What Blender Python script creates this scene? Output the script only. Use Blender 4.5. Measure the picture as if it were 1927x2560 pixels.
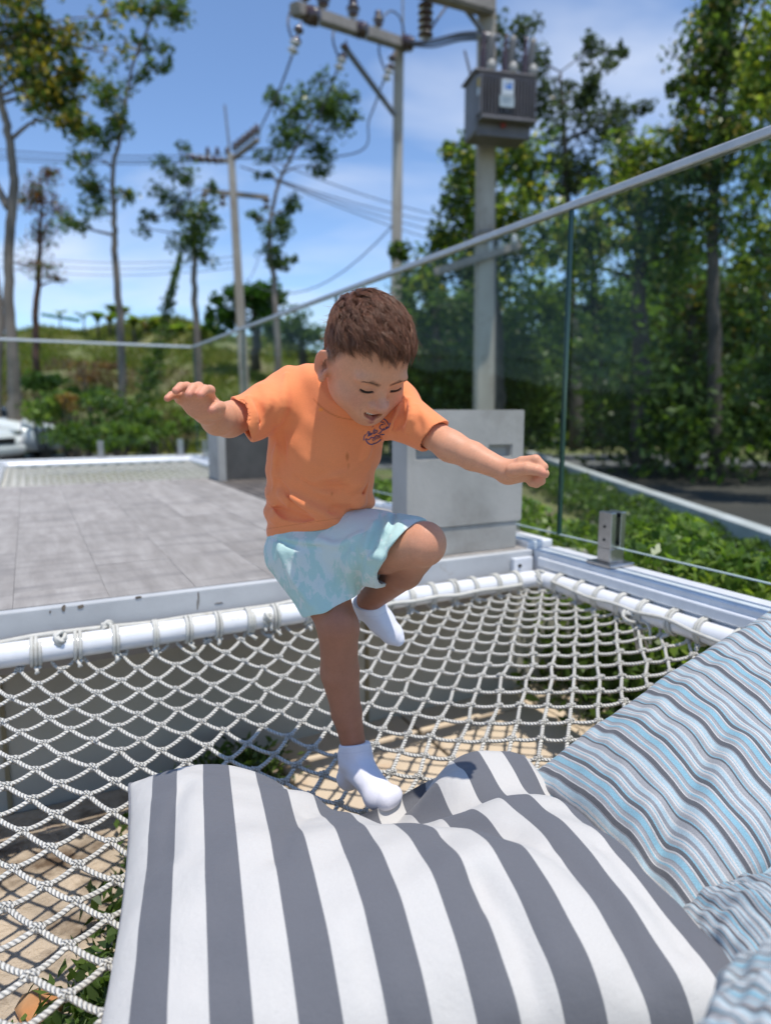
import bpy, bmesh, math, random
import numpy as np
from mathutils import Vector, Matrix

for o in list(bpy.data.objects):
    bpy.data.objects.remove(o, do_unlink=True)
SC = bpy.context.scene
COL = SC.collection
R = math.radians
rng = np.random.default_rng(7)
random.seed(7)

# ---------------------------------------------------------------- camera
FPX = 1700.0                                  # focal length in photo pixels (photo 1927 x 2560)
PITCH = math.atan(257 / 1700.0)               # camera looks slightly down
EYE = 0.47                                    # eye height above the deck (z = 0)
cam_d = bpy.data.cameras.new('camera')
cam = bpy.data.objects.new('camera', cam_d)
COL.objects.link(cam)
cam.location = (0, 0, EYE)
cam.rotation_euler = (math.pi / 2 - PITCH, 0, 0)
cam_d.sensor_fit = 'VERTICAL'
cam_d.sensor_height = 36.0
cam_d.sensor_width = 36.0
cam_d.lens = FPX / 2560 * 36.0
cam_d.clip_start = 0.02
cam_d.clip_end = 2000
cam_d.dof.use_dof = True
cam_d.dof.focus_distance = 1.12
cam_d.dof.aperture_fstop = 2.4
cam_d.dof.aperture_blades = 9
SC.camera = cam

# ---------------------------------------------------------------- world, sun, exposure
SUN = Vector((0.15, -0.20, 0.965)).normalized()
W = bpy.data.worlds.new('World')
SC.world = W
W.use_nodes = True
nt = W.node_tree
nt.nodes.clear()
out = nt.nodes.new('ShaderNodeOutputWorld')
bg = nt.nodes.new('ShaderNodeBackground')
sky = nt.nodes.new('ShaderNodeTexSky')
sky.sky_type = 'NISHITA'
sky.sun_disc = False
sky.sun_elevation = math.asin(SUN.z)
sky.sun_rotation = math.atan2(SUN.x, SUN.y)
sky.altitude = 1500
sky.air_density = 1.0
sky.dust_density = 0.15
sky.ozone_density = 4.5
# soft thin clouds over the blue, all round the sky
tc = nt.nodes.new('ShaderNodeTexCoord')
sep = nt.nodes.new('ShaderNodeSeparateXYZ')
nt.links.new(tc.outputs['Generated'], sep.inputs[0])
zz = nt.nodes.new('ShaderNodeMath'); zz.operation = 'MAXIMUM'; zz.inputs[1].default_value = 0.0
nt.links.new(sep.outputs['Z'], zz.inputs[0])
za = nt.nodes.new('ShaderNodeMath'); za.operation = 'ADD'; za.inputs[1].default_value = 0.28
nt.links.new(zz.outputs[0], za.inputs[0])
cmb = nt.nodes.new('ShaderNodeCombineXYZ')
for ax in 'XY':
    dv = nt.nodes.new('ShaderNodeMath'); dv.operation = 'DIVIDE'
    nt.links.new(sep.outputs[ax], dv.inputs[0]); nt.links.new(za.outputs[0], dv.inputs[1])
    nt.links.new(dv.outputs[0], cmb.inputs[ax])
cn = nt.nodes.new('ShaderNodeTexNoise')
cn.inputs['Scale'].default_value = 1.15
cn.inputs['Detail'].default_value = 5
cn.inputs['Roughness'].default_value = 0.5
cn.inputs['Distortion'].default_value = 0.4
mp = nt.nodes.new('ShaderNodeMapping')
mp.inputs['Location'].default_value = (0.30, 3.05, 0.0)
mp.inputs['Scale'].default_value = (0.8, 1.5, 1)
nt.links.new(cmb.outputs[0], mp.inputs[0]); nt.links.new(mp.outputs[0], cn.inputs['Vector'])
cr = nt.nodes.new('ShaderNodeValToRGB')
cr.color_ramp.elements[0].position = 0.50; cr.color_ramp.elements[0].color = (0, 0, 0, 1)
cr.color_ramp.elements[1].position = 0.80; cr.color_ramp.elements[1].color = (1, 1, 1, 1)
nt.links.new(cn.outputs[0], cr.inputs[0])
cmul = nt.nodes.new('ShaderNodeMath'); cmul.operation = 'MULTIPLY'; cmul.inputs[1].default_value = 0.9
nt.links.new(cr.outputs[0], cmul.inputs[0])
mx = nt.nodes.new('ShaderNodeMix'); mx.data_type = 'RGBA'
nt.links.new(cmul.outputs[0], mx.inputs[0])
nt.links.new(sky.outputs[0], mx.inputs[6])
mx.inputs[7].default_value = (4.6, 4.9, 5.5, 1)
nt.links.new(mx.outputs[2], bg.inputs[0])
bg.inputs[1].default_value = 0.15
nt.links.new(bg.outputs[0], out.inputs[0])

sun_d = bpy.data.lights.new('sun', 'SUN')
sun_d.energy = 3.2
sun_d.angle = R(0.55)
sun_d.color = (1.0, 0.94, 0.85)
sun = bpy.data.objects.new('sun', sun_d)
COL.objects.link(sun)
sun.rotation_euler = (-SUN).to_track_quat('-Z', 'Y').to_euler()
sun.location = (0, 0, 30)
SC.view_settings.view_transform = 'Standard'
SC.view_settings.look = 'None'
SC.view_settings.gamma = 1.0
SC.view_settings.exposure = 0.45
SC.cycles.use_denoising = True
SC.cycles.max_bounces = 8
SC.cycles.transparent_max_bounces = 16
SC.cycles.caustics_reflective = False
SC.cycles.caustics_refractive = False
SC.cycles.sample_clamp_indirect = 6.0

# ---------------------------------------------------------------- measuring helpers
_c, _s = math.cos(PITCH), math.sin(PITCH)
def ray(px, py):
    cx = (px - 963.5) / FPX; cz = -(py - 1280) / FPX
    return Vector((cx, _c + cz * _s, -_s + cz * _c))
def atZ(px, py, z):
    d = ray(px, py); return d * ((z - EYE) / d.z) + Vector((0, 0, EYE))
def atY(px, py, y):
    d = ray(px, py); return d * (y / d.y) + Vector((0, 0, EYE))
AX = math.atan2(898, 1719.3)                   # the deck is turned by this against the view
U2 = Vector((-math.sin(AX), math.cos(AX), 0))  # along the side rail, away from the camera
V2 = Vector((math.cos(AX), math.sin(AX), 0))   # along the deck edge, to the right
def UV(u, v, z=0.0):
    return U2 * u + V2 * v + Vector((0, 0, z))
DECK_ROT = AX

# ---------------------------------------------------------------- object helpers
def link(o, parent=None):
    COL.objects.link(o)
    if parent is not None:
        o.parent = parent
    return o
def tag(o, label=None, cat=None, group=None, kind=None):
    if label: o['label'] = label
    if cat: o['category'] = cat
    if group: o['group'] = group
    if kind: o['kind'] = kind
    return o
def thing(name, label, cat, loc=(0, 0, 0), rz=0.0, group=None):
    o = bpy.data.objects.new(name, None)
    o.empty_display_size = 0.1
    COL.objects.link(o)
    o.location = loc; o.rotation_euler = (0, 0, rz)
    return tag(o, label, cat, group)
def wmat(o):
    m = Matrix.Translation(o.location) @ o.rotation_euler.to_matrix().to_4x4() @ Matrix.Diagonal((*o.scale, 1))
    if o.parent is None: return m
    return wmat(o.parent) @ o.matrix_parent_inverse @ m
def put(o, parent):
    """parent an object whose mesh is in world coordinates, keeping it in place"""
    o.parent = parent
    o.matrix_parent_inverse = wmat(parent).inverted()
    return o
def copy_tree(o, parent=None):
    c = o.copy(); COL.objects.link(c)
    if parent is not None:
        c.parent = parent; c.matrix_parent_inverse = o.matrix_parent_inverse.copy()
    for ch in list(o.children): copy_tree(ch, c)
    return c
def mobj(name, mesh, mat=None, parent=None, world=True):
    o = bpy.data.objects.new(name, mesh)
    COL.objects.link(o)
    if mat is not None and len(mesh.materials) == 0:
        mesh.materials.append(mat)
    if parent is not None:
        if world: put(o, parent)
        else: o.parent = parent
    return o
def npmesh(name, V, F, smooth=True, uv=None, col=None):
    """mesh from numpy arrays; F is (n,3) or (n,4)"""
    V = np.asarray(V, np.float32); F = np.asarray(F, np.int32)
    me = bpy.data.meshes.new(name)
    me.vertices.add(len(V)); me.vertices.foreach_set('co', V.ravel())
    k = F.shape[1]
    me.loops.add(F.size); me.loops.foreach_set('vertex_index', F.ravel())
    me.polygons.add(len(F))
    me.polygons.foreach_set('loop_start', np.arange(0, F.size, k, dtype=np.int32))
    me.polygons.foreach_set('loop_total', np.full(len(F), k, np.int32))
    if uv is not None:
        l = me.uv_layers.new(name='UVMap')
        l.data.foreach_set('uv', np.asarray(uv, np.float32)[F.ravel()].ravel())
    me.update(calc_edges=True)
    if smooth:
        me.polygons.foreach_set('use_smooth', np.ones(len(F), bool))
    if col is not None:
        c = np.asarray(col, np.float32)
        if c.shape[1] == 3: c = np.concatenate([c, np.ones((len(c), 1), np.float32)], 1)
        a = me.color_attributes.new('Col', 'FLOAT_COLOR', 'POINT')
        a.data.foreach_set('color', c.ravel())
    return me
def bmmesh(name, bm, smooth=False):
    me = bpy.data.meshes.new(name)
    bm.normal_update(); bm.to_mesh(me); bm.free()
    if smooth:
        for p in me.polygons: p.use_smooth = True
    return me
def add_box(bm, lo, hi, M=None, bev=0.0):
    lo = Vector(lo); hi = Vector(hi)
    g = bmesh.ops.create_cube(bm, size=1.0)
    vs = g['verts']
    for v in vs:
        v.co = Vector([(lo[i] + hi[i]) / 2 + v.co[i] * (hi[i] - lo[i]) for i in range(3)])
    if bev > 0:
        es = list({e for v in vs for e in v.link_edges})
        r = bmesh.ops.bevel(bm, geom=es, offset=bev, segments=2, affect='EDGES', profile=0.5)
        vs = list({v for f in r['faces'] for v in f.verts} | {v for v in vs if v.is_valid})
    if M is not None:
        for v in vs: v.co = M @ v.co
    return vs
def box_mesh(name, lo, hi, M=None, bev=0.0):
    bm = bmesh.new(); add_box(bm, lo, hi, M, bev)
    bmesh.ops.recalc_face_normals(bm, faces=bm.faces); return bmmesh(name, bm)
DM = Matrix(((U2.x, V2.x, 0, 0), (U2.y, V2.y, 0, 0), (0, 0, 1, 0), (0, 0, 0, 1)))  # (u,v,z) -> world (mirrors)
def dbox(name, u0, u1, v0, v1, z0, z1, mat, parent=None, bev=0.003):
    """box in deck coordinates"""
    bm = bmesh.new(); add_box(bm, (u0, v0, z0), (u1, v1, z1), DM, bev)
    bmesh.ops.recalc_face_normals(bm, faces=bm.faces)
    return mobj(name, bmmesh(name, bm), mat, parent)
def tube_arrays(P, rad, n=8, cap=True, twist=None):
    """swept tube along points P (k,3) with radii (k,); returns V,F"""
    P = np.asarray(P, float); k = len(P)
    rad = np.broadcast_to(np.asarray(rad, float), (k,))
    T = np.gradient(P, axis=0); T /= np.linalg.norm(T, axis=1)[:, None] + 1e-12
    up = np.array([0, 0, 1.0]) if abs(T[0, 2]) < 0.9 else np.array([1.0, 0, 0])
    N = np.zeros_like(P); n0 = np.cross(T[0], up); n0 /= np.linalg.norm(n0); N[0] = n0
    for i in range(1, k):
        a = N[i - 1] - T[i] * (N[i - 1] @ T[i]); N[i] = a / (np.linalg.norm(a) + 1e-12)
    Bn = np.cross(T, N)
    ang = np.arange(n) * 2 * math.pi / n
    V = P[:, None, :] + rad[:, None, None] * (np.cos(ang)[None, :, None] * N[:, None, :] + np.sin(ang)[None, :, None] * Bn[:, None, :])
    V = V.reshape(-1, 3)
    i, j = np.meshgrid(np.arange(k - 1), np.arange(n), indexing='ij')
    a = i * n + j; b = i * n + (j + 1) % n
    F = np.stack([a, b, b + n, a + n], -1).reshape(-1, 4)
    if cap:
        V = np.concatenate([V, P[:1], P[-1:]]); c0, c1 = k * n, k * n + 1
        jj = np.arange(n)
        F = np.concatenate([F, np.stack([np.full(n, c0), (jj + 1) % n, jj, np.full(n, c0)], -1)[:, [0, 1, 2, 2]],
                            np.stack([np.full(n, c1), (k - 1) * n + jj, (k - 1) * n + (jj + 1) % n, np.full(n, c1)], -1)[:, [0, 1, 2, 2]]])
    return V, F
def fix_tris(V, F):
    """split degenerate quads: return triangle array"""
    F = np.asarray(F)
    t1 = F[:, [0, 1, 2]]; t2 = F[:, [0, 2, 3]]
    T = np.concatenate([t1, t2])
    ok = (T[:, 0] != T[:, 1]) & (T[:, 1] != T[:, 2]) & (T[:, 0] != T[:, 2])
    return T[ok]
def tube_mesh(name, P, rad, n=8):
    V, F = tube_arrays(P, rad, n)
    return npmesh(name, V, fix_tris(V, F))
def tubes_mesh(name, lst, n=6):
    VV = []; FF = []; o = 0
    for P, r in lst:
        V, F = tube_arrays(P, r, n); VV.append(V); FF.append(F + o); o += len(V)
    V = np.concatenate(VV); F = np.concatenate(FF)
    return npmesh(name, V, fix_tris(V, F))
def smooth_path(P, m=8):
    """Catmull-Rom resample"""
    P = np.array([list(p) for p in P], float)
    Q = np.concatenate([2 * P[:1] - P[1:2], P, 2 * P[-1:] - P[-2:-1]])
    out = []
    for i in range(1, len(Q) - 2):
        for t in np.linspace(0, 1, m, endpoint=False):
            a, b, c, d = Q[i - 1], Q[i], Q[i + 1], Q[i + 2]
            out.append(0.5 * (2 * b + (c - a) * t + (2 * a - 5 * b + 4 * c - d) * t * t + (3 * b - a - 3 * c + d) * t ** 3))
    out.append(P[-1])
    return np.array(out)

# ---------------------------------------------------------------- material helpers
def new_mat(name):
    m = bpy.data.materials.new(name); m.use_nodes = True
    return m, m.node_tree, m.node_tree.nodes['Principled BSDF']
def mixrgb(nt, fac, a, b, mode='MIX'):
    n = nt.nodes.new('ShaderNodeMix'); n.data_type = 'RGBA'; n.blend_type = mode
    for sock, v in ((n.inputs[0], fac), (n.inputs[6], a), (n.inputs[7], b)):
        if isinstance(v, (int, float)): sock.default_value = v
        elif isinstance(v, (tuple, list)): sock.default_value = (*v[:3], 1)
        else: nt.links.new(v, sock)
    return n.outputs[2]
def noise(nt, scale, detail=3, rough=0.5, coord='Object', mapping=None, dist=0.0):
    tcn = nt.nodes.new('ShaderNodeTexCoord')
    n = nt.nodes.new('ShaderNodeTexNoise')
    n.inputs['Scale'].default_value = scale; n.inputs['Detail'].default_value = detail
    n.inputs['Roughness'].default_value = rough; n.inputs['Distortion'].default_value = dist
    src = tcn.outputs[coord]
    if mapping:
        mpn = nt.nodes.new('ShaderNodeMapping'); mpn.inputs['Scale'].default_value = mapping.get('s', (1, 1, 1))
        mpn.inputs['Rotation'].default_value = mapping.get('r', (0, 0, 0))
        nt.links.new(src, mpn.inputs[0]); src = mpn.outputs[0]
    nt.links.new(src, n.inputs['Vector'])
    return n.outputs[0]
def ramp(nt, src, p0, p1, c0=(0, 0, 0), c1=(1, 1, 1)):
    r = nt.nodes.new('ShaderNodeValToRGB')
    r.color_ramp.elements[0].position = p0; r.color_ramp.elements[0].color = (*c0, 1)
    r.color_ramp.elements[1].position = p1; r.color_ramp.elements[1].color = (*c1, 1)
    nt.links.new(src, r.inputs[0]); return r.outputs[0]
def bump(nt, bsdf, src, strength=0.3, dist=0.01):
    b = nt.nodes.new('ShaderNodeBump'); b.inputs['Strength'].default_value = strength
    b.inputs['Distance'].default_value = dist
    nt.links.new(src, b.inputs['Height'])
    nt.links.new(b.outputs[0], bsdf.inputs['Normal']); return b
def smat(name, c1, c2=None, scale=8, rough=0.6, metal=0.0, detail=4, bstr=0.0, bscale=None, bdist=0.004, spec=0.5, lo=0.35, hi=0.65, mapping=None, dirt=None):
    m, nt, b = new_mat(name)
    b.inputs['Roughness'].default_value = rough; b.inputs['Metallic'].default_value = metal
    b.inputs['Specular IOR Level'].default_value = spec
    if c2 is None:
        b.inputs['Base Color'].default_value = (*c1, 1)
    else:
        f = ramp(nt, noise(nt, scale, detail, 0.55, mapping=mapping), lo, hi)
        col = mixrgb(nt, f, c1, c2)
        if dirt:
            f2 = ramp(nt, noise(nt, dirt[1], 5, 0.65), dirt[2], dirt[3])
            col = mixrgb(nt, f2, col, dirt[0])
        nt.links.new(col, b.inputs['Base Color'])
    if bstr > 0:
        bump(nt, b, noise(nt, bscale or scale * 4, 4, 0.6, mapping=mapping), bstr, bdist)
    return m
# ================================================================ THE SETTING
# ---- materials
M_white = smat('white_paint', (0.78, 0.79, 0.80), (0.68, 0.69, 0.70), 14, 0.35, bstr=0.05, bscale=60, dirt=((0.35, 0.31, 0.25), 9, 0.62, 0.85))
M_alu = smat('white_aluminium', (0.74, 0.76, 0.79), (0.66, 0.68, 0.71), 20, 0.28, spec=0.6, dirt=((0.42, 0.39, 0.33), 16, 0.64, 0.9))
M_steel = smat('brushed_steel', (0.55, 0.53, 0.52), (0.42, 0.40, 0.39), 60, 0.3, metal=1.0, mapping={'s': (1, 1, 12)})
M_rubber = smat('black_rubber', (0.015, 0.015, 0.016), None, rough=0.6)
M_conc = smat('cast_concrete', (0.43, 0.415, 0.385), (0.34, 0.33, 0.305), 5, 0.85, bstr=0.25, bscale=55, dirt=((0.20, 0.185, 0.155), 2.6, 0.52, 0.8))
M_pole = smat('pole_concrete', (0.50, 0.455, 0.395), (0.38, 0.335, 0.285), 3, 0.9, bstr=0.2, bscale=30, dirt=((0.22, 0.16, 0.11), 1.7, 0.55, 0.8), mapping={'s': (1, 1, 0.3)})
M_wall = smat('grey_render', (0.45, 0.44, 0.40), (0.39, 0.38, 0.345), 3, 0.9, bstr=0.15, bscale=70, dirt=((0.24, 0.21, 0.15), 1.3, 0.58, 0.8))
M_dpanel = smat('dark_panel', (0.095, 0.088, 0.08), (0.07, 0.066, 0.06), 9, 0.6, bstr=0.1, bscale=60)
M_timber = smat('dark_timber', (0.14, 0.12, 0.105), (0.075, 0.066, 0.06), 9, 0.7, bstr=0.3, bscale=30, mapping={'s': (1, 1, 1)})

def glass_mat():
    m, nt, b = new_mat('tinted_glass')
    nt.nodes.remove(b)
    o = nt.nodes['Material Output']
    tr = nt.nodes.new('ShaderNodeBsdfTransparent'); tr.inputs[0].default_value = (0.935, 0.965, 0.95, 1)
    gl = nt.nodes.new('ShaderNodeBsdfGlossy'); gl.inputs['Roughness'].default_value = 0.004
    gl.inputs[0].default_value = (0.9, 0.95, 0.93, 1)
    fr = nt.nodes.new('ShaderNodeFresnel'); fr.inputs[0].default_value = 1.45
    mu = nt.nodes.new('ShaderNodeMath'); mu.operation = 'MULTIPLY'; mu.inputs[1].default_value = 0.018
    nt.links.new(fr.outputs[0], mu.inputs[0])
    ms = nt.nodes.new('ShaderNodeMixShader')
    nt.links.new(mu.outputs[0], ms.inputs[0]); nt.links.new(tr.outputs[0], ms.inputs[1]); nt.links.new(gl.outputs[0], ms.inputs[2])
    nt.links.new(ms.outputs[0], o.inputs[0])
    return m
M_glass = glass_mat()
M_gedge = smat('glass_edge', (0.03, 0.075, 0.06), None, rough=0.15)

def tile_mat():
    m, nt, b = new_mat('wood_look_tile')
    oi = nt.nodes.new('ShaderNodeObjectInfo')
    tcn = nt.nodes.new('ShaderNodeTexCoord')
    mpn = nt.nodes.new('ShaderNodeMapping')
    mpn.inputs['Scale'].default_value = (11, 1.8, 4)
    ad = nt.nodes.new('ShaderNodeVectorMath'); ad.operation = 'ADD'
    cb = nt.nodes.new('ShaderNodeCombineXYZ')
    mu = nt.nodes.new('ShaderNodeMath'); mu.operation = 'MULTIPLY'; mu.inputs[1].default_value = 37.0
    nt.links.new(oi.outputs['Random'], mu.inputs[0])
    nt.links.new(mu.outputs[0], cb.inputs[0]); nt.links.new(mu.outputs[0], cb.inputs[1])
    nt.links.new(tcn.outputs['Object'], ad.inputs[0]); nt.links.new(cb.outputs[0], ad.inputs[1])
    mrot = nt.nodes.new('ShaderNodeMapping'); mrot.inputs['Rotation'].default_value = (0, 0, -DECK_ROT)
    nt.links.new(ad.outputs[0], mrot.inputs[0]); nt.links.new(mrot.outputs[0], mpn.inputs[0])
    n1 = nt.nodes.new('ShaderNodeTexNoise'); n1.inputs['Scale'].default_value = 1.6; n1.inputs['Detail'].default_value = 6
    n1.inputs['Roughness'].default_value = 0.65
    nt.links.new(mpn.outputs[0], n1.inputs['Vector'])
    mp2 = nt.nodes.new('ShaderNodeMapping'); mp2.inputs['Scale'].default_value = (2.2, 9, 4)
    nt.links.new(mrot.outputs[0], mp2.inputs[0])
    n2 = nt.nodes.new('ShaderNodeTexNoise'); n2.inputs['Scale'].default_value = 1.3; n2.inputs['Detail'].default_value = 5
    nt.links.new(mp2.outputs[0], n2.inputs['Vector'])
    f1 = ramp(nt, n1.outputs[0], 0.36, 0.7)
    f2 = ramp(nt, n2.outputs[0], 0.5, 0.75)
    c = mixrgb(nt, f1, (0.27, 0.25, 0.232), (0.40, 0.377, 0.355))
    f2m = nt.nodes.new('ShaderNodeMath'); f2m.operation = 'MULTIPLY'; f2m.inputs[1].default_value = 0.8
    nt.links.new(f2, f2m.inputs[0])
    c = mixrgb(nt, f2m.outputs[0], c, (0.19, 0.18, 0.175))
    v = nt.nodes.new('ShaderNodeMapRange'); v.inputs['To Min'].default_value = 0.88; v.inputs['To Max'].default_value = 1.06
    nt.links.new(oi.outputs['Random'], v.inputs[0])
    cc = nt.nodes.new('ShaderNodeCombineColor')
    for i in range(3): nt.links.new(v.outputs[0], cc.inputs[i])
    c = mixrgb(nt, 1.0, c, cc.outputs[0], 'MULTIPLY')
    nt.links.new(c, b.inputs['Base Color'])
    b.inputs['Roughness'].default_value = 0.8
    b.inputs['Specular IOR Level'].default_value = 0.25
    bump(nt, b, n1.outputs[0], 0.12, 0.003)
    return m
M_tile = tile_mat()
M_grout = smat('grout', (0.36, 0.34, 0.33), (0.30, 0.28, 0.27), 20, 0.9)

# ---- ground
def ground_mat():
    m, nt, b = new_mat('soil_and_grass')
    a = ramp(nt, noise(nt, 0.35, 6, 0.6), 0.42, 0.6)
    c = mixrgb(nt, a, (0.10, 0.13, 0.035), (0.15, 0.12, 0.07))
    a2 = ramp(nt, noise(nt, 2.5, 6, 0.7), 0.45, 0.62)
    c = mixrgb(nt, a2, c, (0.19, 0.20, 0.07))
    nt.links.new(c, b.inputs['Base Color']); b.inputs['Roughness'].default_value = 0.95
    bump(nt, b, noise(nt, 6, 6, 0.7), 0.8, 0.08)
    return m
M_ground = ground_mat()
GZ = -0.65
def hill_h(x, y):
    """height of the terrain"""
    x = np.asarray(x, float); y = np.asarray(y, float)
    sm = lambda a, b, t: np.clip((t - a) / (b - a), 0, 1) ** 2 * (3 - 2 * np.clip((t - a) / (b - a), 0, 1))
    # slope behind the deck on the left: rises from the road to a ridge
    side = 1 - sm(-6.5, 3.0, x + (y - 30) * 0.08)
    z = GZ + side * (sm(17.5, 36, y + 0.10 * x) * 5.2)
    z = z + side * 0.35 * np.sin(x * 0.45 + 1.0) * sm(20, 30, y) + 0.25 * np.sin(x * 0.9 + y * 0.5) * sm(18, 28, y) * side
    # far land
    z = z + (1 - side) * sm(20, 70, y) * 1.0 + sm(45, 200, y) * 3.0
    return z
gx = np.concatenate([np.linspace(-900, -70, 14), np.linspace(-60, 60, 121), np.linspace(70, 900, 14)])
gy = np.concatenate([np.linspace(-400, -20, 8), np.linspace(-15, 75, 91), np.linspace(85, 900, 14)])
X, Y = np.meshgrid(gx, gy, indexing='ij')
Z = hill_h(X, Y)
# rough the slope a little
Z += np.where((Y > 18) & (X < 0), 0.10 * rng.standard_normal(X.shape), 0)
Vg = np.stack([X, Y, Z], -1).reshape(-1, 3)
nx, ny = len(gx), len(gy)
i, j = np.meshgrid(np.arange(nx - 1), np.arange(ny - 1), indexing='ij')
a = i * ny + j
Fg = np.stack([a, a + ny, a + ny + 1, a + 1], -1).reshape(-1, 4)
ground = mobj('ground', npmesh('ground', Vg, Fg), M_ground)
tag(ground, kind='structure')

# grey road beyond the back rail on the left
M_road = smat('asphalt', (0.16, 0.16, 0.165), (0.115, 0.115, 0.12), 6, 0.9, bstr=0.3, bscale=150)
M_road2 = smat('shaded_lane', (0.055, 0.05, 0.042), (0.035, 0.033, 0.028), 1.2, 0.95, bstr=0.3, bscale=60)  # tree shade on the lane is put into this dark colour
def sheet(name, pts, z, mat, kind='structure', sub=1):
    bm = bmesh.new()
    vs = [bm.verts.new((p[0], p[1], z)) for p in pts]
    bm.faces.new(vs)
    bmesh.ops.recalc_face_normals(bm, faces=bm.faces)
    if bm.faces[:][0].normal.z < 0: bmesh.ops.reverse_faces(bm, faces=bm.faces)
    o = mobj(name, bmmesh(name, bm), mat)
    return tag(o, kind=kind)
sheet('road', [(-40, 11.2), (-3.2, 12.6), (8.0, 13.2), (8.0, 17.0), (-3.5, 16.6), (-40, 16.4)], GZ + 0.012, M_road)
# the lane behind the white kerb on the right
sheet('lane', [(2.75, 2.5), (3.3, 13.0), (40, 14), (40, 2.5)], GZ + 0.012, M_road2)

# ---- paving below the net
M_stone = smat('sand_stone', (0.66, 0.545, 0.41), (0.56, 0.46, 0.35), 2.2, 0.85, bstr=0.2, bscale=25, dirt=((0.50, 0.30, 0.16), 1.8, 0.58, 0.78))
pav = tag(bpy.data.objects.new('paving', None), kind='structure'); COL.objects.link(pav)
pav.location = UV(1.2, 1.0, GZ)
r2 = random.Random(3)
sl = None
for iu in range(5):
    for iv in range(5):
        u0 = 0.0 + iu * 0.47; v0 = 0.62 + iv * 0.5
        if u0 < 0.9 and v0 < 0.9: continue
        me = box_mesh('slab', (u0 + 0.006, v0 + 0.006, GZ - 0.03), (u0 + 0.464, v0 + 0.494, GZ + 0.03 + r2.uniform(-0.004, 0.004)), DM, 0.008)
        mobj('slab', me, M_stone, pav)
sheet_b = sheet('gravel_bed', [tuple(UV(u, v))[:2] for u, v in ((-1.2, -2.2), (2.02, -2.2), (2.02, 0.62), (-1.2, 0.62))], GZ + 0.008,
                smat('pale_gravel', (0.55, 0.45, 0.34), (0.40, 0.33, 0.25), 9, 0.95, detail=6, bstr=0.9, bscale=22, bdist=0.03, dirt=((0.12, 0.08, 0.05), 3.5, 0.5, 0.62)))

# ---- wall under the deck
wl = mobj('retaining_wall', box_mesh('retaining_wall', (2.03, -3.0, GZ - 0.05), (2.16, 2.0, -0.1), DM), M_wall)
tag(wl, 'grey rendered wall under the edge of the deck, seen through the rope net', 'wall')
for vv in (-0.12, 0.98, 1.86):
    dbox('joint_seam', 2.023, 2.04, vv, vv + 0.012, GZ, -0.12, smat('seam_stain', (0.23, 0.20, 0.13), None, rough=0.9), wl, bev=0)

# ---- deck: slab, nosing, tiles
deck = tag(bpy.data.objects.new('deck', None), kind='structure'); COL.objects.link(deck)
deck.location = UV(3.2, 0, 0)
dbox('slab', 1.80, 4.74, -3.4, 1.62, -0.16, -0.008, M_grout, deck, 0)
ns = dbox('nosing', 1.773, 1.80, -3.4, 1.49, -0.115, -0.001, smat('nosing_paint', (0.52, 0.53, 0.535), (0.44, 0.45, 0.455), 7, 0.5, bstr=0.1, bscale=80, dirt=((0.30, 0.24, 0.17), 5.5, 0.66, 0.8)), deck, 0.004)
# chips and hairline cracks in the painted nosing
M_chip = smat('chip', (0.10, 0.085, 0.07), (0.2, 0.16, 0.12), 60, 0.95)
def chip(px, py, w, h, seed):
    rr = random.Random(seed)
    d = ray(px, py); t = 1.7715 / (d.x * U2.x + d.y * U2.y)
    c = d * t + Vector((0, 0, EYE))
    bm = bmesh.new(); n = 9; ring = []
    for q in range(n):
        a = q * 2 * math.pi / n; k = rr.uniform(0.55, 1.1)
        ring.append(bm.verts.new(c + V2 * (math.cos(a) * w * k) + Vector((0, 0, math.sin(a) * h * k))))
    bm.faces.new(ring)
    e = bmesh.ops.extrude_face_region(bm, geom=bm.faces[:])
    for v in e['geom']:
        if isinstance(v, bmesh.types.BMVert): v.co += U2 * 0.004
    bmesh.ops.recalc_face_normals(bm, faces=bm.faces)
    put(mobj('chip', bmmesh('chip', bm), M_chip), deck)
for k, (px, py, w, h) in enumerate([(346, 1494, .009, .004), (160, 1521, .006, .009), (202, 1517, .007, .007), (497, 1495, .0022, .022), (494, 1510, .0016, .016), (548, 1508, .012, .0016), (126, 1530, .002, .004)]):
    chip(px, py, w, h, k)
r3 = random.Random(11)
v = -3.25 + 0.0
k = 0
tw = 0.2155
vcol = 0.1545 - tw * 16
meshes = {}
while vcol < 1.08:
    v1 = min(vcol + tw, 1.075)
    off = (k * 0.37) % 0.9
    if abs(vcol - 0.1545) < 0.01: off = 0.40
    if abs(vcol - 0.37) < 0.01: off = 0.05
    u0 = 1.80
    nxt = 1.80 + off if off > 0.08 else 1.80 + 0.9
    while u0 < 4.73:
        u1 = min(nxt, 4.735)
        if u1 - u0 > 0.02:
            bm = bmesh.new()
            dz = r3.uniform(-0.0006, 0.0006)
            add_box(bm, (u0 + .0004, vcol + .0004, -0.012), (u1 - .0004, v1 - .0004, dz), DM, 0.0004)
            bmesh.ops.recalc_face_normals(bm, faces=bm.faces)
            mobj('tile', bmmesh('tile', bm), M_tile, deck)
        u0 = u1; nxt = u0 + 0.9
    vcol += tw; k += 1
# pale tiles at the front right, then dark timber boards along the side rail
for q in range(6):
    uu = 1.80 + q * 0.24
    dbox('tile', uu + .0012, uu + .2388, 1.077, 1.488, -0.012, 0.0, M_tile, deck, 0.0012)
for q in range(6):
    v0 = 1.079 + q * 0.07
    dbox('board', 3.25, 4.72, v0, v0 + 0.063, -0.014, 0.004, M_timber, deck, 0.003)

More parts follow.
